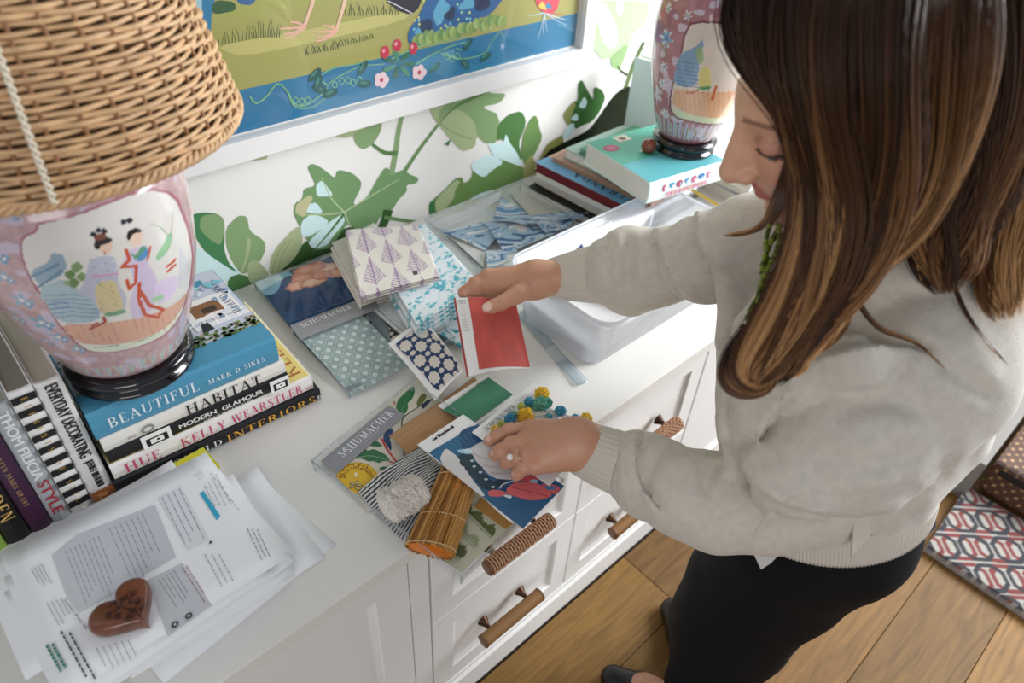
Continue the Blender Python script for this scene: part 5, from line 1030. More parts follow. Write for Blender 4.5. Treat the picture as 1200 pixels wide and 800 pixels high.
cc = Card('paper_sheet', 'white paper lying in the left side of the wall tray', 'paper', [Z(*p, .008, zr) for p in ((215, 500), (330, 490), (445, 600), (440, 705))], 'e2e1dc')
cc = Card('paper_sheet', 'cream board at the back right of the wall tray', 'paper', [Z(*p, .006, zr) for p in ((620, 215), (800, 190), (1000, 330), (760, 370))], 'd2cec2')
fs = Sheet(Z(30, 435, .004, zr), Z(560, 195, .05, zr), Z(540, 260, .03, zr), Z(190, 455, .006, zr)); o = fs.grid('plastic_sleeve', None, clearmat('hazy_film', haze=.35), None, lambda S, T: .004*np.sin(S*9), res=.006, thick=.0003); setp(o, 'crinkled clear plastic sleeve against the wallpaper behind the marbled swatches', 'sleeve')
# --- red swatch
RT = [PZ(531.5, 349, CT+.125), PZ(604, 353, CT+.125), PZ(621.5, 431, CT+.062), PZ(547, 442, CT+.062)]
rs = Sheet(*RT); bl = lambda S, T: .013*np.sin(np.clip(S*1.05, 0, 1)*PI)*(.55+.45*T)
def redp(S, T, W, H):
    c = fillc(S.shape, 'f0efec'); c[S < .03] = lin('a83a32'); return c
red = rs.grid('fabric_swatch', None, M_cloth, redp, bl, res=.0015, thick=.0012); setp(red, 'red velvet swatch on a white printed card, held up by the far hand', 'swatch', GSW)
def velv(S, T, W, H): return fillc(S.shape, 'c4473c')*(.86+.28*vnoise(S*9, T*7, 1, 4)*1.0+.08*vnoise(S*150, T*150, 1, 6)-.05)[..., None]
q = [np.array(p) for p in RT]; lerp = lambda s, t: Vector(q[0]*(1-s)*(1-t)+q[1]*s*(1-t)+q[2]*s*t+q[3]*(1-s)*t)
vs_ = Sheet(lerp(.235, 0), lerp(1, .0), lerp(1.0, .99), lerp(.20, .955))
vs_.grid('red_velvet', red, mat('red_velvet', 'ffffff', rough=.8, attr=True, sheen=1.0, bump=.3, bscale=700), velv, lambda S, T: bl(S*.77+.23, T)+.0022, res=.0013, thick=.0015)
ik = Ink(); ik.group([[(.011, -.014), (.0235, -.014), (.0235, -.0145), (.011, -.0145)], [(.011, -.006), (.0235, -.006), (.0235, -.0065), (.011, -.0065)], [(.011, -.0145), (.0115, -.0145), (.0115, -.006), (.011, -.006)], [(.023, -.0145), (.0235, -.0145), (.0235, -.006), (.023, -.006)]], '3a3a3c')
ik.group([[(.013, -.0095), (.0215, -.0095), (.0215, -.0085), (.013, -.0085)], [(.015, -.012), (.0195, -.012), (.0195, -.011), (.015, -.011)]], '3a3a3c')
for k in range(14): ik.poly([(.010, -.020-k*.0042), (.024-(k*7 % 4)*.0015, -.020-k*.0042), (.024-(k*7 % 4)*.0015, -.0207-k*.0042), (.010, -.0207-k*.0042)], 'b4b2b2', layer=9)
rex = (Vector(RT[1])-Vector(RT[0])).normalized(); rn = (Vector(RT[3])-Vector(RT[0])).cross(rex).normalized(); rey = rn.cross(rex)
ik.build('card_print', lambda a, b, h: Vector(RT[0])+rex*(a-.003)+((Vector(RT[3])-Vector(RT[0])).normalized())*(-b)+rn*(.013*math.sin(max(a-.003, 0)/rs.W*PI*1.05)*(.55+.45*min(1, -b/rs.H))+.0006+h), red)
# --- big storage bin
bx = empty('storage_bin', (1.09, .74, CT), 'large translucent white plastic storage bin under the far sleeve', 'bin')
M_bin = clearmat('milky_plastic', (.97, .98, 1), haze=.68, rough=.15, ior=1.3)
def rrect(x0, y0, x1, y1, r, z, n=6):
    p = []
    for cx, cy, a0 in ((x1-r, y1-r, 0), (x0+r, y1-r, 90), (x0+r, y0+r, 180), (x1-r, y0+r, 270)):
        for k in range(n+1): a = math.radians(a0+90*k/n); p.append((cx+r*math.cos(a), cy+r*math.sin(a), z))
    return p
BH = .127; z0 = CT+.001
rings = [rrect(.868, .64, 1.312, .842, .03, z0), rrect(.862, .632, 1.318, .85, .034, z0+.006), rrect(.862, .612, 1.372, .878, .036, z0+BH-.012), rrect(.858, .608, 1.376, .882, .038, z0+BH-.011), rrect(.856, .606, 1.378, .884, .038, z0+BH-.002), rrect(.848, .598, 1.386, .892, .045, z0+BH), rrect(.846, .596, 1.388, .894, .045, z0+BH-.006)]
n = len(rings[0]); v = [p for r_g in rings for p in r_g]; f = [tuple(range(n-1, -1, -1))]
for i in range(len(rings)-1):
    for j in range(n): f.append((i*n+j, i*n+(j+1) % n, (i+1)*n+(j+1) % n, (i+1)*n+j))
MB().add(v, f).build('bin_body', M_bin, bx, smooth=True, world=True)
rl = MB(); pp = rrect(.851, .601, 1.383, .889, .045, z0+BH+.001); rl.tube(pp+[pp[0]], .0028, 6, cap=False); rl.build('bin_rim', clearmat('bin_rim_plastic', haze=.6, rough=.1), bx, smooth=True, world=True)
random.seed(31)
for k, (lab, x, y, w_, d_, h0, h1, rz) in enumerate((('white folded fabric filling the left of the plastic bin', .985, .74, .20, .17, .008, .07, .12), ('white papers stacked in the right of the plastic bin', 1.19, .74, .18, .17, .008, .085, -.06), ('white sheet leaning on the bin floor beneath the sleeve', 1.08, .745, .22, .14, .089, .096, .3))):
    M = Matrix.Translation((x, y, CT))@Matrix.Rotation(rz, 4, 'Z'); o = MB().box(-w_/2, -d_/2, h0, w_/2, d_/2, h1, M, bev=.005).build(['folded_fabric', 'paper_bundle', 'paper_sheet'][k], mat('white_linen', 'eeeef0', rough=.9, bump=.4, bscale=30), None, smooth=False); setp(o, lab, ['fabric', 'paper', 'paper'][k])
o = Sheet(PZ(662, 283, CT+.10), PZ(716, 258, CT+.12), PZ(726, 300, CT+.05), PZ(672, 305, CT+.07)).grid('sample_card', None, mat('card_white_navy', 'ffffff', rough=.7, attr=True), lambda S, T, W, H: np.where(((S < .3) & (T > .3) & (T < .8))[..., None], np.array(lin('22355f')), np.array(lin('eef0f2'))), None, res=.003); setp(o, 'white card with a navy corner standing inside the plastic bin', 'swatch', GSW)
o = Sheet(PZ(662, 325, CT+.08), PZ(700, 345, CT+.075), PZ(688, 352, CT+.06), PZ(668, 345, CT+.06)).grid('fabric_swatch', None, mat('coral_cloth', 'd98a7c', rough=.9), None, None, res=.005); setp(o, 'small coral fabric scrap showing in the bin below the cuff', 'swatch', GSW)
a, b = PZ(800, 216, CT+.1345), PZ(834, 236, CT+.1345); d_ = (b-a).normalized(); pn = empty('pencil', a, 'yellow pencil resting across the rim of the plastic bin', 'pencil')
MB().tube([a-d_*.02, b+d_*.05], .0036, 6).build('pencil_shaft', mat('pencil_yellow', 'e0b93a', rough=.35), pn, world=True); MB().tube([a-d_*.034, a-d_*.02], [.0006, .0036], 8).build('pencil_tip', mat('pencil_wood', 'caa57a', rough=.7), pn, world=True)
lid = Sheet(PZ(606, 370, CT+.003), PZ(614, 362, CT+.003), PZ(690, 447, CT+.003), PZ(676, 452, CT+.003)); o = lid.grid('clear_strip', None, M_rim, None, lambda S, T: .002*np.sin(T*8), res=.006, thick=.0015); setp(o, 'narrow clear plastic strip lying along the left foot of the bin', 'strip')
# ================================================================ floor-side things at the right

def rugp(S, T, W, H):
    c = fillc(S.shape, '9c978f'); X = S*W; Y = T*H; p = .125
    for off, cl_ in ((0, '6e2a26'), (.5, '23242c')):
        for dx, dy in ((0, 0), (.5, .5)):
            u = np.abs(((X/p+off*.5+dx) % 1-.5)*p); v_ = np.abs(((Y/p+off*.5+dy) % 1-.5)*p); d = np.maximum(np.maximum(u, v_), (u+v_)*.74); m = np.abs(d-p*.30) < .0062; c[m] = lin(cl_)
    return c
rg_ = Sheet((1.635, .012, .028), (1.93, .02, .028), (1.93, -.62, .028), (1.632, -.62, .028)); o = rg_.grid('folded_rug', None, M_cloth, rugp, None, res=.004, thick=.027); setp(o, 'pale folded rug with interlocking red and black octagons on the floor', 'rug')
def dots(S, T, W, H):
    c = fillc(S.shape, '4a2c1c'); X = S*W; Y = T*H; p = .030
    for off in (0, .5):
        u = ((X/p+off) % 1-.5)*p; v_ = ((Y/p+off) % 1-.5)*p; c[np.hypot(u, v_) < .0036] = lin('b08d5c')
    return c
tb = empty('tote_bag', (2.1, -.25, 0), 'dark brown bag speckled with gold dots lying beyond the folded rug', 'bag')
MD = mat('brown_canvas', 'ffffff', rough=.7, attr=True)
Sheet((1.945, .0, .035), (1.945, -.52, .035), (1.96, -.52, .13), (1.96, .0, .13)).grid('side_panel', tb, MD, dots, None, res=.004, thick=-.006)
Sheet((1.96, .0, .14), (2.6, .0, .17), (2.6, -.52, .17), (1.96, -.52, .14)).grid('front_panel', tb, MD, dots, lambda S, T: .03*np.sin(S*PI)*np.sin(T*PI), res=.004, thick=.008)
MB().box(1.955, -.515, .03, 2.59, -.005, .128, bev=.02).build('bag_body', mat('dark_canvas', '1e1714', rough=.9), tb, world=True)
MB().tube([(2.0, -.12, .15), (2.02, -.16, .19), (2.05, -.25, .20), (2.05, -.34, .19), (2.03, -.38, .15)], .008, 8).build('bag_handle', mat('dark_leather', '17110f', rough=.5), tb, smooth=True, world=True)
def leafc(S, T, W, H):
    c = fillc(S.shape, '5d6b3a'); n = vnoise(S, T, 9, 3); c[n > .55] = lin('b8bcae'); c[n > .72] = lin('39502c'); c[(n > .35) & (n < .42)] = lin('2c3c22'); return c
o = MB().box(1.90, .012, .0, 2.7, .085, .15, bev=.004).build('shipping_carton', mat('pale_board', '7d7974', rough=.8), None); setp(o, 'narrow pale grey-white carton between the dotted bag and the leaf cushion', 'carton')
ls = Sheet((1.93, .42, .13), (2.7, .42, .13), (2.7, .10, .13), (1.93, .10, .13)); o = ls.grid('leaf_cushion', None, M_cloth, leafc, lambda S, T: .07*np.sqrt(np.clip(np.sin(S*PI)*np.sin(T*PI), 0, 1)), res=.006, thick=.128); setp(o, 'green leaf-print cushion on the floor behind the pale carton', 'cushion')
# ================================================================ the woman
KS = 1.18
def surfnet(fn, lo, hi, h):
    n = [int(math.ceil((hi[i]-lo[i])/h))+1 for i in range(3)]
    ax_ = [lo[i]+h*np.arange(n[i], dtype=np.float32) for i in range(3)]
    X, Y, Zz = np.meshgrid(*ax_, indexing='ij'); F = fn(X.astype(np.float32), Y.astype(np.float32), Zz.astype(np.float32)).astype(np.float32); S_ = F < 0
    cells = np.zeros(tuple(k-1 for k in n), bool); base = S_[:-1, :-1, :-1]
    offs = [(a, b, c) for a in (0, 1) for b in (0, 1) for c in (0, 1)]
    sl = lambda o: tuple(slice(o[i], n[i]-1+o[i]) for i in range(3))
    for o in offs[1:]: cells |= S_[sl(o)] != base
    idx = np.argwhere(cells); acc = np.zeros((len(idx), 3)); cnt = np.zeros(len(idx)); I = idx
    for a in offs:
        for k in range(3):
            if a[k] == 0:
                b = list(a); b[k] = 1; fa = F[I[:, 0]+a[0], I[:, 1]+a[1], I[:, 2]+a[2]]; fb = F[I[:, 0]+b[0], I[:, 1]+b[1], I[:, 2]+b[2]]; m = (fa < 0) != (fb < 0)
                t = np.where(m, fa/(fa-fb+1e-20), 0); p = np.array(a)[None]*np.ones((len(I), 1)); p[:, k] = t; acc[m] += p[m]; cnt += m
    V = np.array(lo)+h*(I+acc/cnt[:, None]); vid = -np.ones(cells.shape, int); vid[tuple(I.T)] = np.arange(len(I)); Fs = []
    for k in range(3):
        i_, j_ = [q for q in range(3) if q != k]
        s0 = [slice(1, n[q]-1) for q in range(3)]; s0[k] = slice(0, n[k]-1); s1 = list(s0); s1[k] = slice(1, n[k]); A_ = S_[tuple(s0)]; B_ = S_[tuple(s1)]
        e = np.argwhere(A_ != B_); fl_ = A_[tuple(e.T)]; e = e+1; e[:, k] -= 1
        def g(di, dj): q = e.copy(); q[:, i_] -= di; q[:, j_] -= dj; return vid[tuple(q.T)]
        qd = np.stack([g(1, 1), g(0, 1), g(0, 0), g(1, 0)], 1); 
        if k == 1: fl_ = ~fl_
        qd[~fl_] = qd[~fl_][:, ::-1]; Fs.append(qd)
    Fq = np.concatenate(Fs); Fq = Fq[(Fq >= 0).all(1)]; return V, Fq
def s_ell(X, Y, Z_, c, r):
    a, b, d = (X-c[0])/r[0], (Y-c[1])/r[1], (Z_-c[2])/r[2]; k0 = np.sqrt(a*a+b*b+d*d)+1e-6; k1 = np.sqrt((a/r[0])**2+(b/r[1])**2+(d/r[2])**2)+1e-6; return k0*(k0-1)/k1
def s_cap(X, Y, Z_, a, b, ra, rb):
    a = np.array(a, np.float32); b = np.array(b, np.float32); d = b-a; L2 = float(d@d)+1e-12; t = np.clip(((X-a[0])*d[0]+(Y-a[1])*d[1]+(Z_-a[2])*d[2])/L2, 0, 1)
    return np.sqrt((X-a[0]-t*d[0])**2+(Y-a[1]-t*d[1])**2+(Z_-a[2]-t*d[2])**2)-(ra+(rb-ra)*t)
def smin(a, b, k): h = np.clip(k-np.abs(a-b), 0, None)/k; return np.minimum(a, b)-h*h*k*.25
def smax(a, b, k): return -smin(-a, -b, k)
def chain(X, Y, Z_, pts, k):
    d = None
    for (p, r), (q, s_) in zip(pts[:-1], pts[1:]): e = s_cap(X, Y, Z_, p, q, r, s_); d = e if d is None else smin(d, e, k)
    return d
def Q(u, v, d, r): return (np.array(PD(u, v, d)), r*d/FPX)
n3 = lambda X, Y, Z_, s, sd=0: (np.sin(X*s*1.3+Y*s*.7+sd)*np.sin(Y*s*1.1-Z_*s*.9+1.3*sd)+np.sin(Z_*s*1.2+X*s*.5+2.1*sd)*np.sin(X*s*.8-Y*s*1.4+.4*sd))*.5
HC = np.array([.6751293, .27057, 1.3848766]); HC = np.array([0, 0, CZ])+(HC-np.array([0, 0, CZ]))*KS
HB = np.array([[0.58221609, -0.68520941, -0.43762139], [0.81189283, 0.51850119, 0.2683031], [0.0430634, -0.51151205, 0.85819635]])
hw = lambda p: HC+HB@(np.array(p)*KS)
person = empty('person', (.93, .33, 0), 'woman in a pale grey knit cardigan and black trousers sorting swatches, long brown hair', 'person')
# ---- head and neck
def head_f(X, Y, Z_):
    x = np.abs(X); d = s_ell(X, Y, Z_, (0, -.018, .035), (.074, .094, .084))
    d = smin(d, s_ell(X, Y, Z_, (0, .022, -.028), (.060, .070, .085)), .03)
    d = smin(d, s_cap(x, Y, Z_, (.046, .0, -.055), (.008, .062, -.100), .026, .020), .025)
    d = smin(d, s_ell(x, Y, Z_, (0, .076, -.104), (.018, .016, .016)), .018)
    d = smin(d, s_ell(x, Y, Z_, (.036, .058, -.032), (.026, .026, .026)), .02)
    d = smin(d, s_cap(x, Y, Z_, (.008, .080, .024), (.038, .068, .026), .010, .009), .014)
    d = smax(d, -s_ell(x, Y, Z_, (.033, .098, .006), (.017, .017, .011)), .012)
    d = smin(d, s_ell(x, Y, Z_, (.032, .074, .003), (.0145, .0135, .0105)), .004)
    d = smin(d, s_ell(x, Y, Z_, (0, .070, -.060), (.028, .024, .026)), .015)
    d = smin(d, s_cap(X, Y, Z_, (0, .086, .018), (0, .112, -.026), .0075, .0105), .010)
    d = smin(d, s_ell(X, Y, Z_, (0, .094, -.022), (.0125, .017, .022)), .006)
    d = smin(d, s_ell(X, Y, Z_, (0, .1135, -.031), (.0105, .0100, .0095)), .006)
    d = smin(d, s_ell(x, Y, Z_, (.0125, .102, -.035), (.0075, .009, .0075)), .006)
    d = smin(d, s_cap(x, Y, Z_, (0, .0915, -.058), (.017, .082, -.061), .0065, .004), .005)
    d = smin(d, s_cap(x, Y, Z_, (0, .0905, -.069), (.015, .082, -.067), .0070, .004), .005)
    d = smax(d, -s_cap(x, Y, Z_, (0, .100, -.0635), (.019, .090, -.0640), .0016, .001), .003)
    d = smin(d, s_ell(x, Y, Z_, (.074, -.012, -.008), (.010, .020, .030)), .008)
    nk = s_cap(X, Y, Z_, (0, -.022, -.07), (0, -.036, -.16), .052, .054); return smin(d, nk, .03)
Vh, Fh = surfnet(head_f, (-.10, -.14, -.24), (.10, .14, .13), .0027)
x, y, z_ = np.abs(Vh[:, 0]), Vh[:, 1], Vh[:, 2]; ch = np.tile(lin('cfa084'), (len(Vh), 1))
bl = np.exp(-(((x-.042)/.02)**2+((z_+.03)/.02)**2))*(y > .03); ch = ch*(1-bl[:, None]*.5)+np.array(lin('cf7f70'))*bl[:, None]*.5
lm = (np.hypot((x)/.021, (z_+.0635)/.0125) < 1) & (y > .078); ch[lm] = lin('b5605c')
bm_ = (np.abs(z_-.026-.05*(.03-np.abs(x-.03))) < .0029) & (x > .012) & (x < .05) & (y > .04); ch[bm_] = lin('8a6248')
la = (np.hypot((x-.033)/.017, (z_+.006)/.0045) < 1) & (y > .06); ch[la] = lin('3a241c'); sh_ = (np.hypot((x-.032)/.018, (z_-.004)/.009) < 1) & (y > .06) & ~la; ch[sh_] = lin('c08a74')
nt_ = (np.hypot((x-.006)/.004, (z_+.042)/.004) < 1) & (y > .09)
Vh = HC+(Vh*KS)@HB.T
# ---- hands
def hand(fingers, palm, thumb, wrist, lo_pad=.05, h=.0019):
    allp = [p for c in fingers+[thumb, wrist]+palm for p, r in c]; A_ = np.array(allp); lo = A_.min(0)-lo_pad; hi = A_.max(0)+lo_pad
    def f(X, Y, Z_):
        d = None
        for c in palm: e = chain(X, Y, Z_, c, .006); d = e if d is None else smin(d, e, .016)
        d = smin(d, chain(X, Y, Z_, wrist, .01), .02)
        for c in fingers: 
            e = chain(X, Y, Z_, c, .004)
            for p, r in c[1:-1]: e = smin(e, np.sqrt((X-p[0])**2+(Y-p[1])**2+(Z_-p[2])**2)-r*1.06, .003)
            d = smin(d, e, .0045)
        return smin(d, chain(X, Y, Z_, thumb, .004), .008)
    return surfnet(f, lo, hi, h)
def W(u, v, z, r): return (np.array(PZ(u, v, CT+z)), r)
# near (left) hand, seen from its back
wr = W(676, 519, .100, .034)
kn = [W(621, 503, .090, .0150), W(616, 517, .094, .0150), W(619, 532, .091, .0145), W(627, 545, .084, .0135)]
fL = [[W(628, 504, .089, .0145), kn[0], W(598, 505, .087, .0128), W(583, 511, .074, .0118), W(574, 516, .064, .0105)],
      [W(628, 517, .092, .0145), kn[1], W(599, 521, .090, .0128), W(587, 528, .076, .0116), W(580, 533, .065, .0104)],
      [W(630, 531, .090, .014), kn[2], W(605, 534, .086, .0122), W(596, 539, .072, .0112), W(592, 543, .062, .0102)],
      [W(636, 543, .084, .013), kn[3], W(614, 547, .079, .0110), W(608, 553, .067, .0100), W(605, 557, .060, .0092)]]
pL = [[wr, (k[0], k[1]*1.02)] for k in kn]+[[W(672, 508, .09, .018), W(640, 503, .083, .018)], [W(668, 532, .09, .02), W(640, 540, .078, .017)], [W(662, 518, .080, .026), W(635, 522, .072, .022)]]
tL = [W(662, 508, .082, .018), W(640, 503, .070, .0155), W(617, 509, .063, .013), W(602, 514, .062, .0115)]
wL = [W(668, 519, .098, .0325), (np.array(PD(705, 530, 1.15)), .034), (np.array(PD(765, 560, 1.10)), .038)]
VL, FL_ = hand(fL, pL, tL, wL)
# far (right) hand pinching the red swatch
wrR = W(628, 327, .152, .030)
kR = [W(576, 327, .150, .0150), W(574, 333, .140, .0145), W(578, 340, .128, .014), W(584, 346, .116, .013)]
fR = [[W(590, 326, .150, .0155), kR[0], W(561, 335, .142, .0130), W(553, 347, .127, .0118), W(556, 358, .113, .0105)],
      [W(590, 332, .141, .0150), kR[1], W(562, 342, .128, .0128), W(556, 355, .110, .0115), W(560, 365, .098, .0104)],
      [W(592, 338, .130, .0145), kR[2], W(566, 349, .114, .0122), W(562, 360, .098, .011), W(566, 370, .088, .010)],
      [W(596, 343, .120, .0135), kR[3], W(574, 354, .102, .0112), W(570, 364, .088, .010), W(573, 372, .080, .0092)]]
fR = [[(p+np.array([0, .010+.012*(i > 2), -.004*(i > 2)]), r) for i, (p, r) in enumerate(c)] for c in fR]
pR = [[wrR, (k[0]+np.array([0, .008, 0]), k[1]*1.02)] for k in kR]+[[W(622, 334, .14, .024), W(600, 340, .132, .02)]]
tR = [W(622, 335, .148, .020), W(606, 345, .148, .0175), W(588, 355, .144, .0140), W(577, 359, .140, .0125), W(571, 360.5, .137, .0105)]
wR_ = [W(628, 327, .152, .030), (np.array(PD(680, 322, 1.375)), .032), (np.array(PD(740, 315, 1.30)), .036)]
VR, FR_ = hand(fR, pR, tR, wR_)
skin = lambda V: np.tile(lin('c39176'), (len(V), 1))*(.93+.14*vnoise(V[:, 0]*40, V[:, 1]*40+V[:, 2]*40, 1, 3))[:, None]
cL, cR = skin(VL), skin(VR)
for c in fL:                                                                   # nails and knuckle flush
    p = c[-1][0]+np.array([0, 0, .006]); m = np.linalg.norm(VL-p, axis=1) < .0085; cL[m] = lin('e0b3a2'); m = np.linalg.norm(VL-c[1][0]-np.array([0, 0, .012]), axis=1) < .011; cL[m] *= np.array([1.0, .93, .9])
pn_ = np.array(PZ(569.5, 359, CT+.147)); m = (np.linalg.norm(VR-pn_, axis=1) < .0105); cR[m] = lin('eccabd')
# ---- lower body core, shins, feet (mostly hidden by the clothes)
flr = lambda u, v, z=0: np.array(PZ(u, v, z))
ftL, ftR = flr(768, 806), flr(800, 742)
legL = [Q(998, 632, 1.19, 45), Q(925, 685, 1.30, 34), Q(856, 735, 1.45, 30), (flr(815, 812, .10), .040), (flr(800, 826, .06), .036)]
legR = [Q(928, 632, 1.25, 45), Q(872, 690, 1.40, 32), Q(838, 735, 1.52, 26), (flr(836, 775, .10), .040), (flr(826, 780, .06), .036)]
def foot(a, toe): return [(a[-1][0], .036), (toe+np.array([0, 0, .045]), .030), (toe+np.array([0, 0, .030])+(toe-a[-1][0])*.35*np.array([1, 1, 0]), .024)]
toeL, toeR = flr(752, 818), flr(800, 752)
def low_f(X, Y, Z_):
    d = chain(X, Y, Z_, [Q(1030, 260, .99, 30), Q(1010, 400, 1.08, 60), Q(985, 600, 1.18, 50)], .05)
    for c in (legL, legR): d = smin(d, chain(X, Y, Z_, c, .02), .03)
    for c, t in ((legL, toeL), (legR, toeR)): d = smin(d, chain(X, Y, Z_, foot(c, t), .02), .02)
    for c in ([Q(1040, 310, 1.02, 36), Q(1085, 410, .96, 36), Q(930, 560, 1.05, 22), Q(830, 580, 1.08, 24), Q(765, 560, 1.11, 26)], [Q(990, 290, 1.06, 36), Q(940, 280, 1.09, 40), Q(840, 292, 1.24, 26), Q(740, 315, 1.34, 22)]): d = smin(d, chain(X, Y, Z_, c, .02), .03)
    return d
Vb, Fb = surfnet(low_f, (.50, -.15, 0.003), (1.35, .95, 1.45), .0115)
cb = skin(Vb)
offs_ = np.cumsum([0, len(Vh), len(VL), len(VR)])
V = np.concatenate([Vh, VL, VR, Vb]); Fa = np.concatenate([Fh, FL_+offs_[1], FR_+offs_[2], Fb+offs_[3]])
body = mesh_obj('body', V, Fa, mat('skin', 'ffffff', rough=.48, attr=True, sss=.35, bump=.08, bscale=500), person, smooth=True, colors=np.concatenate([ch, cL, cR, cb]), world=True)
# ---- cardigan
GROOVES = [([(766, 264), (774, 298), (788, 328), (814, 356)], 6, .013, -1), ([(816, 244), (815, 272), (828, 302), (856, 330)], 7, .016, -1), ([(858, 512), (868, 548), (895, 578), (940, 598), (1010, 606)], 7, .014, -1),
 ([(752, 500), (745, 535), (753, 570), (780, 608)], 7, .013, 1), ([(934, 456), (908, 480), (886, 520)], 7, .017, 1), ([(930, 430), (1000, 407), (1060, 405), (1105, 420)], 8, .014, 1), ([(890, 368), (866, 392), (856, 430), (852, 480)], 6, .012, -1), ([(880, 640), (900, 600), (960, 570)], 9, .008, -1), ([(1050, 392), (1118, 436), (1170, 470)], 10, .008), ([(862, 462), (850, 488), (856, 520)], 5, .006), ([(706, 272), (716, 300), (710, 334)], 7, .008), ([(740, 276), (734, 306), (742, 340)], 8, .010),
 ([(960, 530), (1020, 545), (1090, 525)], 12, .007), ([(985, 475), (1040, 470), (1100, 488)], 11, .007), ([(845, 540), (830, 556), (826, 585)], 8, .008), ([(1020, 590), (1080, 570), (1120, 530)], 9, .006), ([(930, 300), (950, 340), (940, 380)], 10, .008)]
def sw_f(X, Y, Z_):
    t = chain(X, Y, Z_, [Q(1050, 285, .97, 105), Q(1010, 395, 1.07, 150), Q(990, 462, 1.11, 136), Q(972, 515, 1.15, 116), Q(966, 541, 1.16, 110)], .05)
    wv = .006*n3(X, Y, Z_, 26, 1)+.0035*n3(X, Y, Z_, 55, 2)
    t = t+wv
    # front placket ridge and fold at the neck opening
    rg1 = chain(X, Y, Z_, [Q(905, 345, .96, 18), Q(880, 385, .965, 17), Q(864, 430, .97, 17), Q(864, 500, .99, 18), Q(868, 560, 1.04, 20)], .02); t = smin(t, rg1, .004)
    rg2 = chain(X, Y, Z_, [Q(902, 250, 1.06, 34), Q(875, 330, 1.06, 30), Q(862, 400, 1.05, 24)], .03); t = smin(t, rg2, .008)
    # near arm: big drooping upper sleeve, then the forearm
    up_ = chain(X, Y, Z_, [Q(1120, 370, .94, 80), Q(1080, 425, .94, 96), Q(1000, 500, .95, 90), Q(940, 545, .95, 66)], .05)+.005*n3(X, Y, Z_, 24, 4)+.002*n3(X, Y, Z_, 60, 5)
    up2 = chain(X, Y, Z_, [Q(1090, 418, .89, 16), Q(1000, 425, .86, 26), Q(930, 447, .90, 24), Q(884, 482, .95, 22), Q(872, 525, 1.0, 18)], .03)+.002*n3(X, Y, Z_, 40, 7)
    fo = chain(X, Y, Z_, [Q(960, 578, 1.07, 62), Q(900, 590, 1.08, 54), Q(840, 588, 1.08, 54), Q(802, 577, 1.08, 54)], .03)+.003*n3(X, Y, Z_, 34, 6)
    fo2 = chain(X, Y, Z_, [Q(800, 570, 1.10, 44), Q(768, 560, 1.115, 46), Q(750, 550, 1.12, 45)], .02)
    fo = smin(fo, fo2, .003)
    arm = smin(smin(up_, up2, .004), fo, .003)
    d = smin(t, arm, .004)
    # far arm: each length of sleeve bulges over the next
    fa = chain(X, Y, Z_, [Q(722, 319, 1.345, 42), Q(740, 317, 1.31, 50), Q(770, 313, 1.27, 44), Q(810, 305, 1.22, 44)], .02)+.003*n3(X, Y, Z_, 45, 9)
    fa = smin(fa, chain(X, Y, Z_, [Q(826, 303, 1.165, 54), Q(860, 292, 1.12, 54)], .02)+.003*n3(X, Y, Z_, 40, 3), .003)
    fa = smin(fa, chain(X, Y, Z_, [Q(880, 284, 1.05, 58), Q(960, 290, 1.0, 80)], .02)+.003*n3(X, Y, Z_, 32, 8), .003)
    d = smin(d, fa, .006)
    m = np.abs(d) < .05
    if GROOVES and m.any():
        x_, y_, z2 = X[m], Y[m], Z_[m]-CZ; q = np.stack([x_, y_, z2], 1)@RM; u = 600+FPX*q[:, 0]/q[:, 2]; v = 400+FPX*q[:, 1]/q[:, 2]; add = np.zeros(len(u))
        for pts, w_, dp, side in [(g+(0,))[:4] for g in GROOVES]:
            P = [Vector(p) for p in pts]; D_ = np.full(len(u), 1e9)
            Qs = []
            for i in range(len(P)-1):
                p0, p1, p2, p3 = P[max(i-1, 0)], P[i], P[i+1], P[min(i+2, len(P)-1)]
                for k in range(2): t = k/2; Qs.append(.5*((2*p1)+(p2-p0)*t+(2*p0-5*p1+4*p2-p3)*t*t+(3*p1-p0-3*p2+p3)*t**3))
            Qs.append(P[-1]); n_ = len(Qs)-1
            bx0 = min(p.x for p in Qs)-3*w_; bx1 = max(p.x for p in Qs)+3*w_; by0 = min(p.y for p in Qs)-3*w_; by1 = max(p.y for p in Qs)+3*w_; k_ = np.where((u > bx0) & (u < bx1) & (v > by0) & (v < by1))[0]
            if not len(k_): continue
            uu_, vv_ = u[k_], v[k_]; D2 = np.full(len(k_), 1e9); tp_ = np.zeros(len(k_)); sg = np.zeros(len(k_))
            for i in range(n_):
                a, b = Qs[i], Qs[i+1]; dx, dy = b.x-a.x, b.y-a.y; t = np.clip(((uu_-a.x)*dx+(vv_-a.y)*dy)/(dx*dx+dy*dy), 0, 1); ex_, ey_ = uu_-a.x-t*dx, vv_-a.y-t*dy; dd = np.hypot(ex_, ey_); b_ = dd < D2; D2[b_] = dd[b_]; tp_[b_] = (i+t[b_])/n_; sg[b_] = np.sign(dx*ey_-dy*ex_)[b_]
            tap = np.clip(np.minimum(tp_, 1-tp_)*5, 0, 1)
            if side: add[k_] += tap*dp*np.where(sg*side > 0, -np.exp(-D2/(w_*3.5)), .45*np.exp(-(D2/w_)**2))
            else: add[k_] += .75*tap*dp*(np.exp(-(D2/w_)**2)-.55*np.exp(-((D2-2.0*w_)/(1.2*w_))**2))
        d[m] += add
    return d
pl = [PD(u, v, d) for u, v, d in ((640, 230, 1.40), (1270, 320, .85), (700, 640, 1.1), (1150, 680, 1.2), (1000, 200, .80), (880, 250, 1.35), (1000, 480, 1.25), (1000, 450, .8))]
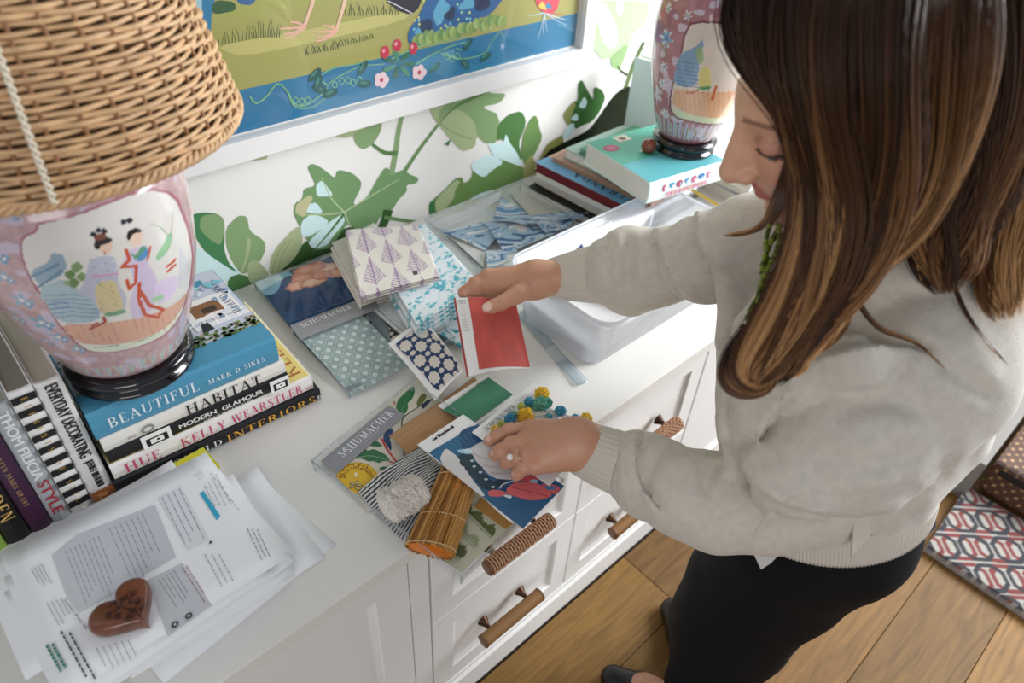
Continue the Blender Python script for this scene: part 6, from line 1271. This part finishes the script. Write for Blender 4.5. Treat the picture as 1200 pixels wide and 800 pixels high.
lo = np.array([min(p[i] for p in pl) for i in range(3)])-.03; hi = np.array([max(p[i] for p in pl) for i in range(3)])+.03
Vs, Fs_ = surfnet(sw_f, lo, hi, .0054)
M_knit = mat('grey_knit', 'c9c1b4', rough=.95, bump=.6, bscale=420, sheen=.3, var=.07, vscale=75)
mesh_obj('cardigan', Vs, Fs_, M_knit, person, smooth=True, world=True)
card = bpy.data.objects['cardigan']
def ribbed(name, a, b, ra, rb, n, par, amp=.0007, m=M_knit, el=1.0, fl=0, k=10):
    a, b = Vector(a), Vector(b); t = (b-a).normalized(); x_ = t.cross(Vector((0, 0, 1))).normalized(); y_ = t.cross(x_); N = n*6; v = []; f = []
    for i in range(k+1):
        q = i/k; r = ra+(rb-ra)*q; r += .002*math.sin(q*PI)
        for j in range(N): a_ = 2*PI*j/N; rr = r+amp*math.cos(n*a_); v.append(a+(b-a)*q+x_*(rr*el*math.cos(a_))+y_*(rr*math.sin(a_)))
    for i in range(k+1, k+3):
        r = ra-.004*(i-k)
        for j in range(N): a_ = 2*PI*j/N; v.append(a+(b-a)*.06*(i-k)*1.0+x_*(r*el*math.cos(a_))+y_*(r*math.sin(a_)))
    for i in range(k):
        for j in range(N): f.append((i*N+j, i*N+(j+1) % N, (i+1)*N+(j+1) % N, (i+1)*N+j))
    for (p, q) in ((0, k+1), (k+1, k+2)):
        for j in range(N): f.append((p*N+(j+1) % N, p*N+j, q*N+j, q*N+(j+1) % N))
    return mesh_obj(name, v, f, m, par, smooth=True, world=True)
M_rib = mat('grey_rib_knit', 'c9c1b4', rough=.95, bump=.3, bscale=500, sheen=.3)
ribbed('cuff', PD(674, 522, 1.165), PD(732, 545, 1.125), .0405, .050, 34, card, m=M_rib)
ribbed('cuff', PD(631, 328, 1.425), PD(710, 320, 1.355), .0325, .058, 32, card, m=M_rib)
ribbed('hem_band', PD(966, 578, 1.19), PD(966, 543, 1.16), .160, .163, 190, card, m=M_rib, amp=.0007)
# shirt tails and sash ends
M_shirt = mat('pale_shirt', 'c9c5c0', rough=.85, bump=.1, bscale=80)
def flap(name, pts, d, m, par, th=.004):
    v = [PD(u, w_, d) for u, w_ in pts]; n = (v[1]-v[0]).cross(v[2]-v[0]).normalized(); v2 = [p+n*th for p in v]; k = len(v)
    return mesh_obj(name, v+v2, [tuple(range(k)), tuple(range(2*k-1, k-1, -1))]+[(i, i+k, (i+1) % k+k, (i+1) % k) for i in range(k)], m, par, world=True)
flap('shirt_tail', [(880, 641), (900, 625), (926, 622), (918, 645), (903, 660), (892, 667)], 1.12, M_shirt, person)
flap('sash_end', [(1001, 606), (1022, 600), (1020, 628), (1008, 640), (998, 652)], 1.0, M_rib, person)
flap('sash_end', [(930, 625), (960, 618), (972, 622), (962, 636), (945, 638)], 1.09, M_rib, person)
# ---- trousers
def tr_f(X, Y, Z_):
    d = chain(X, Y, Z_, [Q(982, 585, 1.17, 92), Q(975, 612, 1.18, 86)], .04)
    d = smin(d, chain(X, Y, Z_, [Q(985, 620, 1.19, 80), Q(918, 680, 1.31, 62), Q(856, 735, 1.45, 62), (flr(812, 800, .13), .060)], .03), .03)
    d = smin(d, chain(X, Y, Z_, [Q(928, 630, 1.25, 84), Q(868, 686, 1.41, 60), Q(838, 735, 1.52, 52), (flr(822, 762, .13), .056)], .03), .03)
    return d+.002*n3(X, Y, Z_, 30, 3)
Vt, Ft = surfnet(tr_f, (.5, -.2, .095), (1.45, .62, 1.0), .009)
mesh_obj('trousers', Vt, Ft, mat('black_trousers', '0a0a0c', rough=.85, spec=.25), person, smooth=True, world=True)
flap('denim_patch', [(1066, 628), (1086, 592), (1097, 596), (1096, 618), (1080, 634)], 1.10, mat('denim_blue', '2c4664', rough=.9, var=.4, vscale=200), person, .01)
M_shoe = mat('black_shoe', '0b0b0d', rough=.35)
for c, t in ((legL, toeL), (legR, toeR)):
    dv = Vector((t-c[-1][0])*np.array([1, 1, 0])).normalized(); t = Vector(t); sd2 = Vector((-dv.y, dv.x, 0)); heel = t-dv*.13; toe = t+dv*.07; v = []; f = []; N = 20; rows_ = [(0, 0), (.0, .012), (.02, .024), (.05, .035)]
    o = MB()
    def shoe_f(X, Y, Z_): 
        d = chain(X, Y, Z_, [(np.array(heel)+[0, 0, .03], .036), (np.array(t)+[0, 0, .026], .038), (np.array(toe)+[0, 0, .020], .030)], .02)
        d = smax(d, .002-Z_, .004); op = s_ell(X, Y, Z_, np.array(t-dv*.05)+[0, 0, .075], (.06, .06, .045)); return smax(d, -op, .004)
    Vx, Fx = surfnet(shoe_f, (min(heel.x, toe.x)-.05, min(heel.y, toe.y)-.05, -.004), (max(heel.x, toe.x)+.05, max(heel.y, toe.y)+.05, .10), .0045); mesh_obj('shoe', Vx, Fx, M_shoe, person, smooth=True, world=True)
# ---- ring, necklace
rc = (W(610, 534, .088, 0)[0]); ra_ = Vector(kn[2][0])-Vector(fL[2][2][0]); ra_.normalize(); q_ = ra_.to_track_quat('Z', 'Y').to_matrix().to_4x4(); tp = []
for j in range(41): a = 2*PI*j/40; tp.append(Matrix.Translation(rc)@q_@Vector((.0138*math.cos(a), .0138*math.sin(a), 0)))
M_gold = mat('rose_gold', 'd9a78c', rough=.2, metal=1)
MB().tube(tp, .0013, 6, cap=False).build('ring', M_gold, person, smooth=True, world=True)
pc_ = Vector(PZ(597.5, 535.5, CT+.1035)); bm = bmesh.new(); bmesh.ops.create_icosphere(bm, subdivisions=3, radius=.0052); bm.verts.index_update(); o = MB(); o.v = [v_.co+pc_ for v_ in bm.verts]; o.f = [[v_.index for v_ in f_.verts] for f_ in bm.faces]; bm.free(); o.build('ring_pearl', mat('pearl', 'efe9e4', rough=.12, coat=.6), person, smooth=True, world=True)
random.seed(6); mb = {c: MB() for c in ('6f7d1f', '8f9a2c', '4a5a1c')}
for s_ in range(3):
    for i in range(34):
        t = i/33; u = 913-26*t+5*math.sin(t*7+s_*2)-3*s_; v_ = 262+112*t; c = PD(u, v_, .872+.004*s_-.0*t); r = random.uniform(.0030, .0048); bm = bmesh.new(); bmesh.ops.create_icosphere(bm, subdivisions=1, radius=r); bm.verts.index_update(); mb[random.choice(list(mb))].add([v2.co+c for v2 in bm.verts], [[v2.index for v2 in f_.verts] for f_ in bm.faces]); bm.free()
for k_, m_ in mb.items(): o = m_.build('necklace_beads', mat('bead_'+k_, k_, rough=.3), person, world=True); o['kind'] = 'stuff'
# ---- hair
LK = [  # centre line (u, v, depth), radius px at points, brightness
 ([(905, -95), (862, 5), (858, 62), (893, 118), (921, 185), (925, 262), (908, 335), (890, 395), (868, 432), (882, 452)], [16, 20, 20, 16, 15, 20, 24, 24, 16, 8], [.70, .70, .705, .71, .715, .74, .77, .79, .80, .80], .8, 420),
 ([(950, -110), (900, -10), (895, 70), (925, 140), (945, 220), (945, 300), (925, 370), (905, 425), (893, 450)], [30, 36, 36, 32, 30, 32, 30, 26, 14], [.685, .685, .69, .69, .70, .73, .765, .79, .80], .75, 620),
 ([(1000, -120), (962, -10), (958, 80), (972, 170), (980, 250), (966, 325), (935, 385), (905, 430), (880, 440)], [40, 46, 46, 42, 40, 36, 30, 22, 12], [.67, .665, .665, .67, .69, .725, .765, .79, .80], .45, 800),
 ([(1060, -120), (1030, -10), (1025, 80), (1030, 170), (1020, 250), (990, 320), (955, 370), (940, 410), (925, 440)], [46, 50, 50, 46, 42, 36, 28, 22, 12], [.67, .66, .655, .66, .68, .72, .76, .785, .80], .35, 800),
 ([(1110, -120), (1095, -10), (1095, 80), (1085, 165), (1055, 245), (1010, 300), (975, 340), (955, 385)], [46, 50, 50, 44, 36, 28, 22, 14], [.69, .67, .66, .66, .68, .72, .76, .79], .75, 700),
 ([(1160, -120), (1155, -10), (1155, 80), (1145, 170), (1125, 240), (1118, 300), (1128, 345), (1150, 390)], [46, 50, 50, 46, 42, 34, 24, 8], [.71, .69, .68, .685, .70, .73, .755, .765], .4, 760),
 ([(1210, -110), (1215, -10), (1212, 80), (1200, 170), (1188, 240), (1180, 300), (1180, 345), (1195, 385)], [40, 46, 44, 40, 34, 30, 24, 12], [.76, .74, .73, .73, .74, .75, .765, .775], 1.0, 640),
 ([(935, 190), (915, 240), (893, 268), (862, 273), (840, 277)], [10, 10, 8, 4, 2], [.715, .74, .79, .83, .84], .7, 60),
 ([(990, 300), (1010, 350), (1040, 385), (1080, 400), (1115, 440)], [8, 10, 8, 6, 3], [.74, .765, .775, .775, .78], .6, 50),
 ([(1120, 330), (1140, 370), (1160, 400), (1185, 432)], [10, 8, 5, 2], [.755, .765, .77, .775], .6, 40),
]
rg = np.random.default_rng(12); HV = []; HF = []; HCc = []; nb = 0; K = 26
def cr_interp(P, t):
    n = len(P)-1; x_ = t*n; i = np.minimum(np.floor(x_).astype(int), n-1); u = (x_-i)[:, None]; p0 = P[np.maximum(i-1, 0)]; p1 = P[i]; p2 = P[i+1]; p3 = P[np.minimum(i+2, n)]
    return .5*(2*p1+(p2-p0)*u+(2*p0-5*p1+4*p2-p3)*u*u+(3*p1-p0-3*p2+p3)*u**3)
dark, mid, lite = np.array(lin('25160f')), np.array(lin('6b4426')), np.array(lin('b98650'))
def head_world(P):
    q = (P-HC)@HB/KS; return head_f(q[:, 0], q[:, 1], q[:, 2])*KS
def cap_world(P):
    q = (P-HC)@HB/KS; x_, y_, z2 = q[:, 0], q[:, 1], q[:, 2]; return np.minimum(s_ell(x_, y_, z2, (0, -.030, .044), (.082, .100, .090)), s_ell(x_, y_, z2, (.0, -.075, -.07), (.06, .045, .13)))*KS
def block_world(P): return np.minimum(np.minimum(head_world(P), cap_world(P)), sw_f(P[:, 0], P[:, 1], P[:, 2]))
O_ = np.array([0, 0, CZ])
def hit(u, v, dmax):
    r = np.array(PD(u, v, 1.0))-O_; ln = np.linalg.norm(r); d = .35
    for _ in range(60):
        s_ = float(block_world((O_+r*d)[None])[0])
        if s_ < .0015: return d
        d += max(s_*.7, .001)/ln
        if d > dmax: return dmax
    return d
LK = [  # centre line (u, v), radius px, lift in front of what lies behind (m), fallback depth, brightness, count
 ([(905, -95), (866, -10), (868, 45), (900, 98), (934, 145), (943, 200), (940, 262), (924, 322), (900, 372), (874, 412), (866, 438), (882, 455), (903, 448)], [16, 26, 26, 20, 18, 20, 22, 22, 22, 18, 14, 10, 5], .012, .80, .85, 560),
 ([(950, -110), (912, -10), (915, 70), (944, 130), (962, 200), (958, 280), (936, 350), (920, 400), (890, 432), (884, 452)], [30, 38, 36, 28, 26, 28, 26, 22, 16, 8], .016, .80, .75, 700),
 ([(1000, -120), (962, -10), (958, 80), (972, 170), (980, 250), (966, 325), (938, 385), (910, 430), (892, 446)], [40, 46, 46, 42, 40, 36, 30, 20, 8], .020, .80, .5, 800),
 ([(1060, -120), (1030, -10), (1025, 80), (1030, 170), (1020, 250), (988, 320), (955, 370), (930, 420), (915, 445)], [46, 50, 50, 46, 42, 36, 28, 20, 8], .022, .80, .4, 800),
 ([(1110, -120), (1095, -10), (1095, 80), (1085, 165), (1055, 245), (1010, 300), (978, 350), (955, 405)], [46, 50, 50, 44, 38, 32, 26, 12], .022, .80, .8, 760),
 ([(1160, -120), (1155, -10), (1155, 80), (1145, 170), (1125, 235), (1112, 285), (1108, 320), (1110, 345)], [46, 50, 50, 48, 46, 40, 28, 10], .020, .82, .45, 800),
 ([(1210, -110), (1215, -10), (1212, 80), (1204, 170), (1192, 240), (1178, 300), (1172, 345), (1180, 375)], [40, 46, 46, 42, 38, 34, 26, 12], .018, .86, 1.0, 700),  # outermost lock tinted lighter, rim light put into its colour
 ([(938, 170), (922, 225), (900, 262), (872, 273), (848, 276)], [12, 14, 10, 5, 2], .012, .95, .7, 70),
 ([(880, 385), (858, 418), (853, 442), (866, 458), (888, 460), (904, 448), (900, 432)], [9, 10, 10, 9, 8, 7, 4], .016, .84, .85, 190),
 ([(925, 350), (905, 395), (905, 425), (925, 440), (945, 430), (944, 410)], [9, 10, 9, 8, 6, 3], .020, .84, 1.0, 150),
 ([(968, 320), (985, 360), (975, 392), (950, 412), (930, 418)], [10, 10, 8, 7, 3], .014, .84, .9, 130),
 ([(985, 300), (1000, 345), (1030, 385), (1075, 402), (1110, 436)], [7, 7, 5, 3, 1], .004, .84, .6, 22),
 ([(1110, 320), (1130, 365), (1155, 400), (1182, 430)], [5, 4, 3, 1], .004, .84, .6, 14),
]
rg = np.random.default_rng(12); HV = []; HF = []; HCc = []; nb = 0; K = 30
def cr_interp(P, t):
    n = len(P)-1; x_ = t*n; i = np.minimum(np.floor(x_).astype(int), n-1); u = (x_-i)[:, None]; p0 = P[np.maximum(i-1, 0)]; p1 = P[i]; p2 = P[i+1]; p3 = P[np.minimum(i+2, n)]
    return .5*(2*p1+(p2-p0)*u+(2*p0-5*p1+4*p2-p3)*u*u+(3*p1-p0-3*p2+p3)*u**3)
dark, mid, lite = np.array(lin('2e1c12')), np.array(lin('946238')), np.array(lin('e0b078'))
GL = []
for line, rads, lift, dmax, bri, cnt in LK:
    dp = np.array([hit(u, v, dmax) for u, v in line]); dp = np.convolve(np.pad(dp, 1, 'edge'), [.25, .5, .25], 'valid'); dp = np.minimum(dp, dmax)
    P0 = np.array([[*PD(u, v, d-lift)] for (u, v), d in zip(line, dp)]); GL.append((P0, np.array(rads)*dp/FPX))
for (line, rads, lift, dmax, bri, cnt), (P0, R0_) in zip(LK, GL):
    t = np.linspace(0, 1, K); Cc = cr_interp(P0, t); Rr = np.interp(t, np.linspace(0, 1, len(R0_)), R0_); tg = np.gradient(Cc, axis=0); tg /= np.linalg.norm(tg, axis=1)[:, None]; vw = Cc-O_; vw /= np.linalg.norm(vw, axis=1)[:, None]
    sx = np.cross(tg, vw); sx /= np.linalg.norm(sx, axis=1)[:, None]; sy = np.cross(tg, sx)
    nclump = max(4, cnt//22); ca = rg.uniform(0, 2*PI, nclump); cr = np.sqrt(rg.uniform(0.03, 1, nclump)); cph = rg.uniform(0, 6.28, nclump); cbr = rg.normal(0, .30, nclump)
    PPs = []; Ws = []; Cs_ = []
    for s_ in range(cnt):
        k_ = rg.integers(nclump); a = cr[k_]*np.cos(ca[k_]); b = cr[k_]*np.sin(ca[k_]); da, db = rg.normal(0, .17, 2)
        conv = 1-.5*t; aa = a+da*conv+(.30*np.sin(t*8+cph[k_])+.12*np.sin(t*15+2*cph[k_]))*t+.04*np.sin(t*19+cph[k_]*2+rg.uniform(0, 1.5))*t; bb = b+db*conv+.12*np.cos(t*8+cph[k_])*t
        ext = rg.uniform(.86, 1.0) if cnt > 300 else rg.uniform(.8, 1); tt = t*ext; Cs = cr_interp(P0, tt)
        PPs.append(Cs+sx*(aa*Rr)[:, None]+sy*(bb*Rr*.45)[:, None]); Ws.append(rg.uniform(.0006, .0012)*np.clip((1-t)*7, .12, 1))
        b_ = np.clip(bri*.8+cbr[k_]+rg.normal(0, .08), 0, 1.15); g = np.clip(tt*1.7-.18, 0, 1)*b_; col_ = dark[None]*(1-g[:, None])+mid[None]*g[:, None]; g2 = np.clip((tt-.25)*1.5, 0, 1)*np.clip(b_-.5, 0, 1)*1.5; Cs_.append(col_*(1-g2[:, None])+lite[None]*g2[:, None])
    PP = np.array(PPs); vv = PP-O_; vv /= np.linalg.norm(vv, axis=2)[..., None]
    for _ in range(5):
        sd_ = block_world(PP.reshape(-1, 3)).reshape(PP.shape[:2]); PP = PP-vv*np.clip(.006-sd_, 0, .02)[..., None]
        if _ < 4: PP[:, 1:-1] = PP[:, 1:-1]*.6+.2*(PP[:, :-2]+PP[:, 2:])
    n1 = sx[None]; n2 = sy[None]; w3 = np.array(Ws)[..., None]
    ring = np.stack([PP+n1*w3, PP-n1*w3*.5+n2*w3*.86, PP-n1*w3*.5-n2*w3*.86], 2); HV.append(ring.reshape(-1, 3))
    m_ = np.arange(cnt)[:, None, None]*K*3; i = m_+np.arange(K-1)[None, :, None]*3+np.arange(3)[None, None]; j = m_+np.arange(K-1)[None, :, None]*3+(np.arange(3)[None, None]+1) % 3
    HF.append(np.stack([i, j, j+3, i+3], -1).reshape(-1, 4)+nb); nb += cnt*K*3; HCc.append(np.repeat(np.array(Cs_), 3, 1).reshape(-1, 3))
HVa = np.concatenate(HV); HFa = np.concatenate(HF); HCa = np.concatenate(HCc)
def hm_f(X, Y, Z_):
    sh = X.shape; P = np.stack([X.ravel(), Y.ravel(), Z_.ravel()], 1); d = cap_world(P).reshape(sh)
    for P0, R0_ in GL[:7]:
        vw = P0-O_; vw /= np.linalg.norm(vw, axis=1)[:, None]; c = [(p+w_*.024, r*.55) for p, r, w_ in list(zip(P0, R0_, vw))[1:-2]]; d = smin(d, chain(X, Y, Z_, c, .01), .012)
    return d
Vm, Fm = surfnet(hm_f, np.minimum(HVa.min(0)-.02, HC-.2), np.maximum(HVa.max(0)+.04, HC+.2), .008)
kb = head_world(Vm) > -.02
HCm = np.tile(np.array(lin('1c110b')), (len(Vm), 1))
HVa = np.concatenate([HVa, Vm]); HFa = np.concatenate([HFa, Fm+nb]); HCa = np.concatenate([HCa, HCm])
hr = mesh_obj('hair', HVa, HFa, mat('brown_hair', 'ffffff', rough=.46, attr=True, spec=.3), person, smooth=True, colors=HCa, world=True)
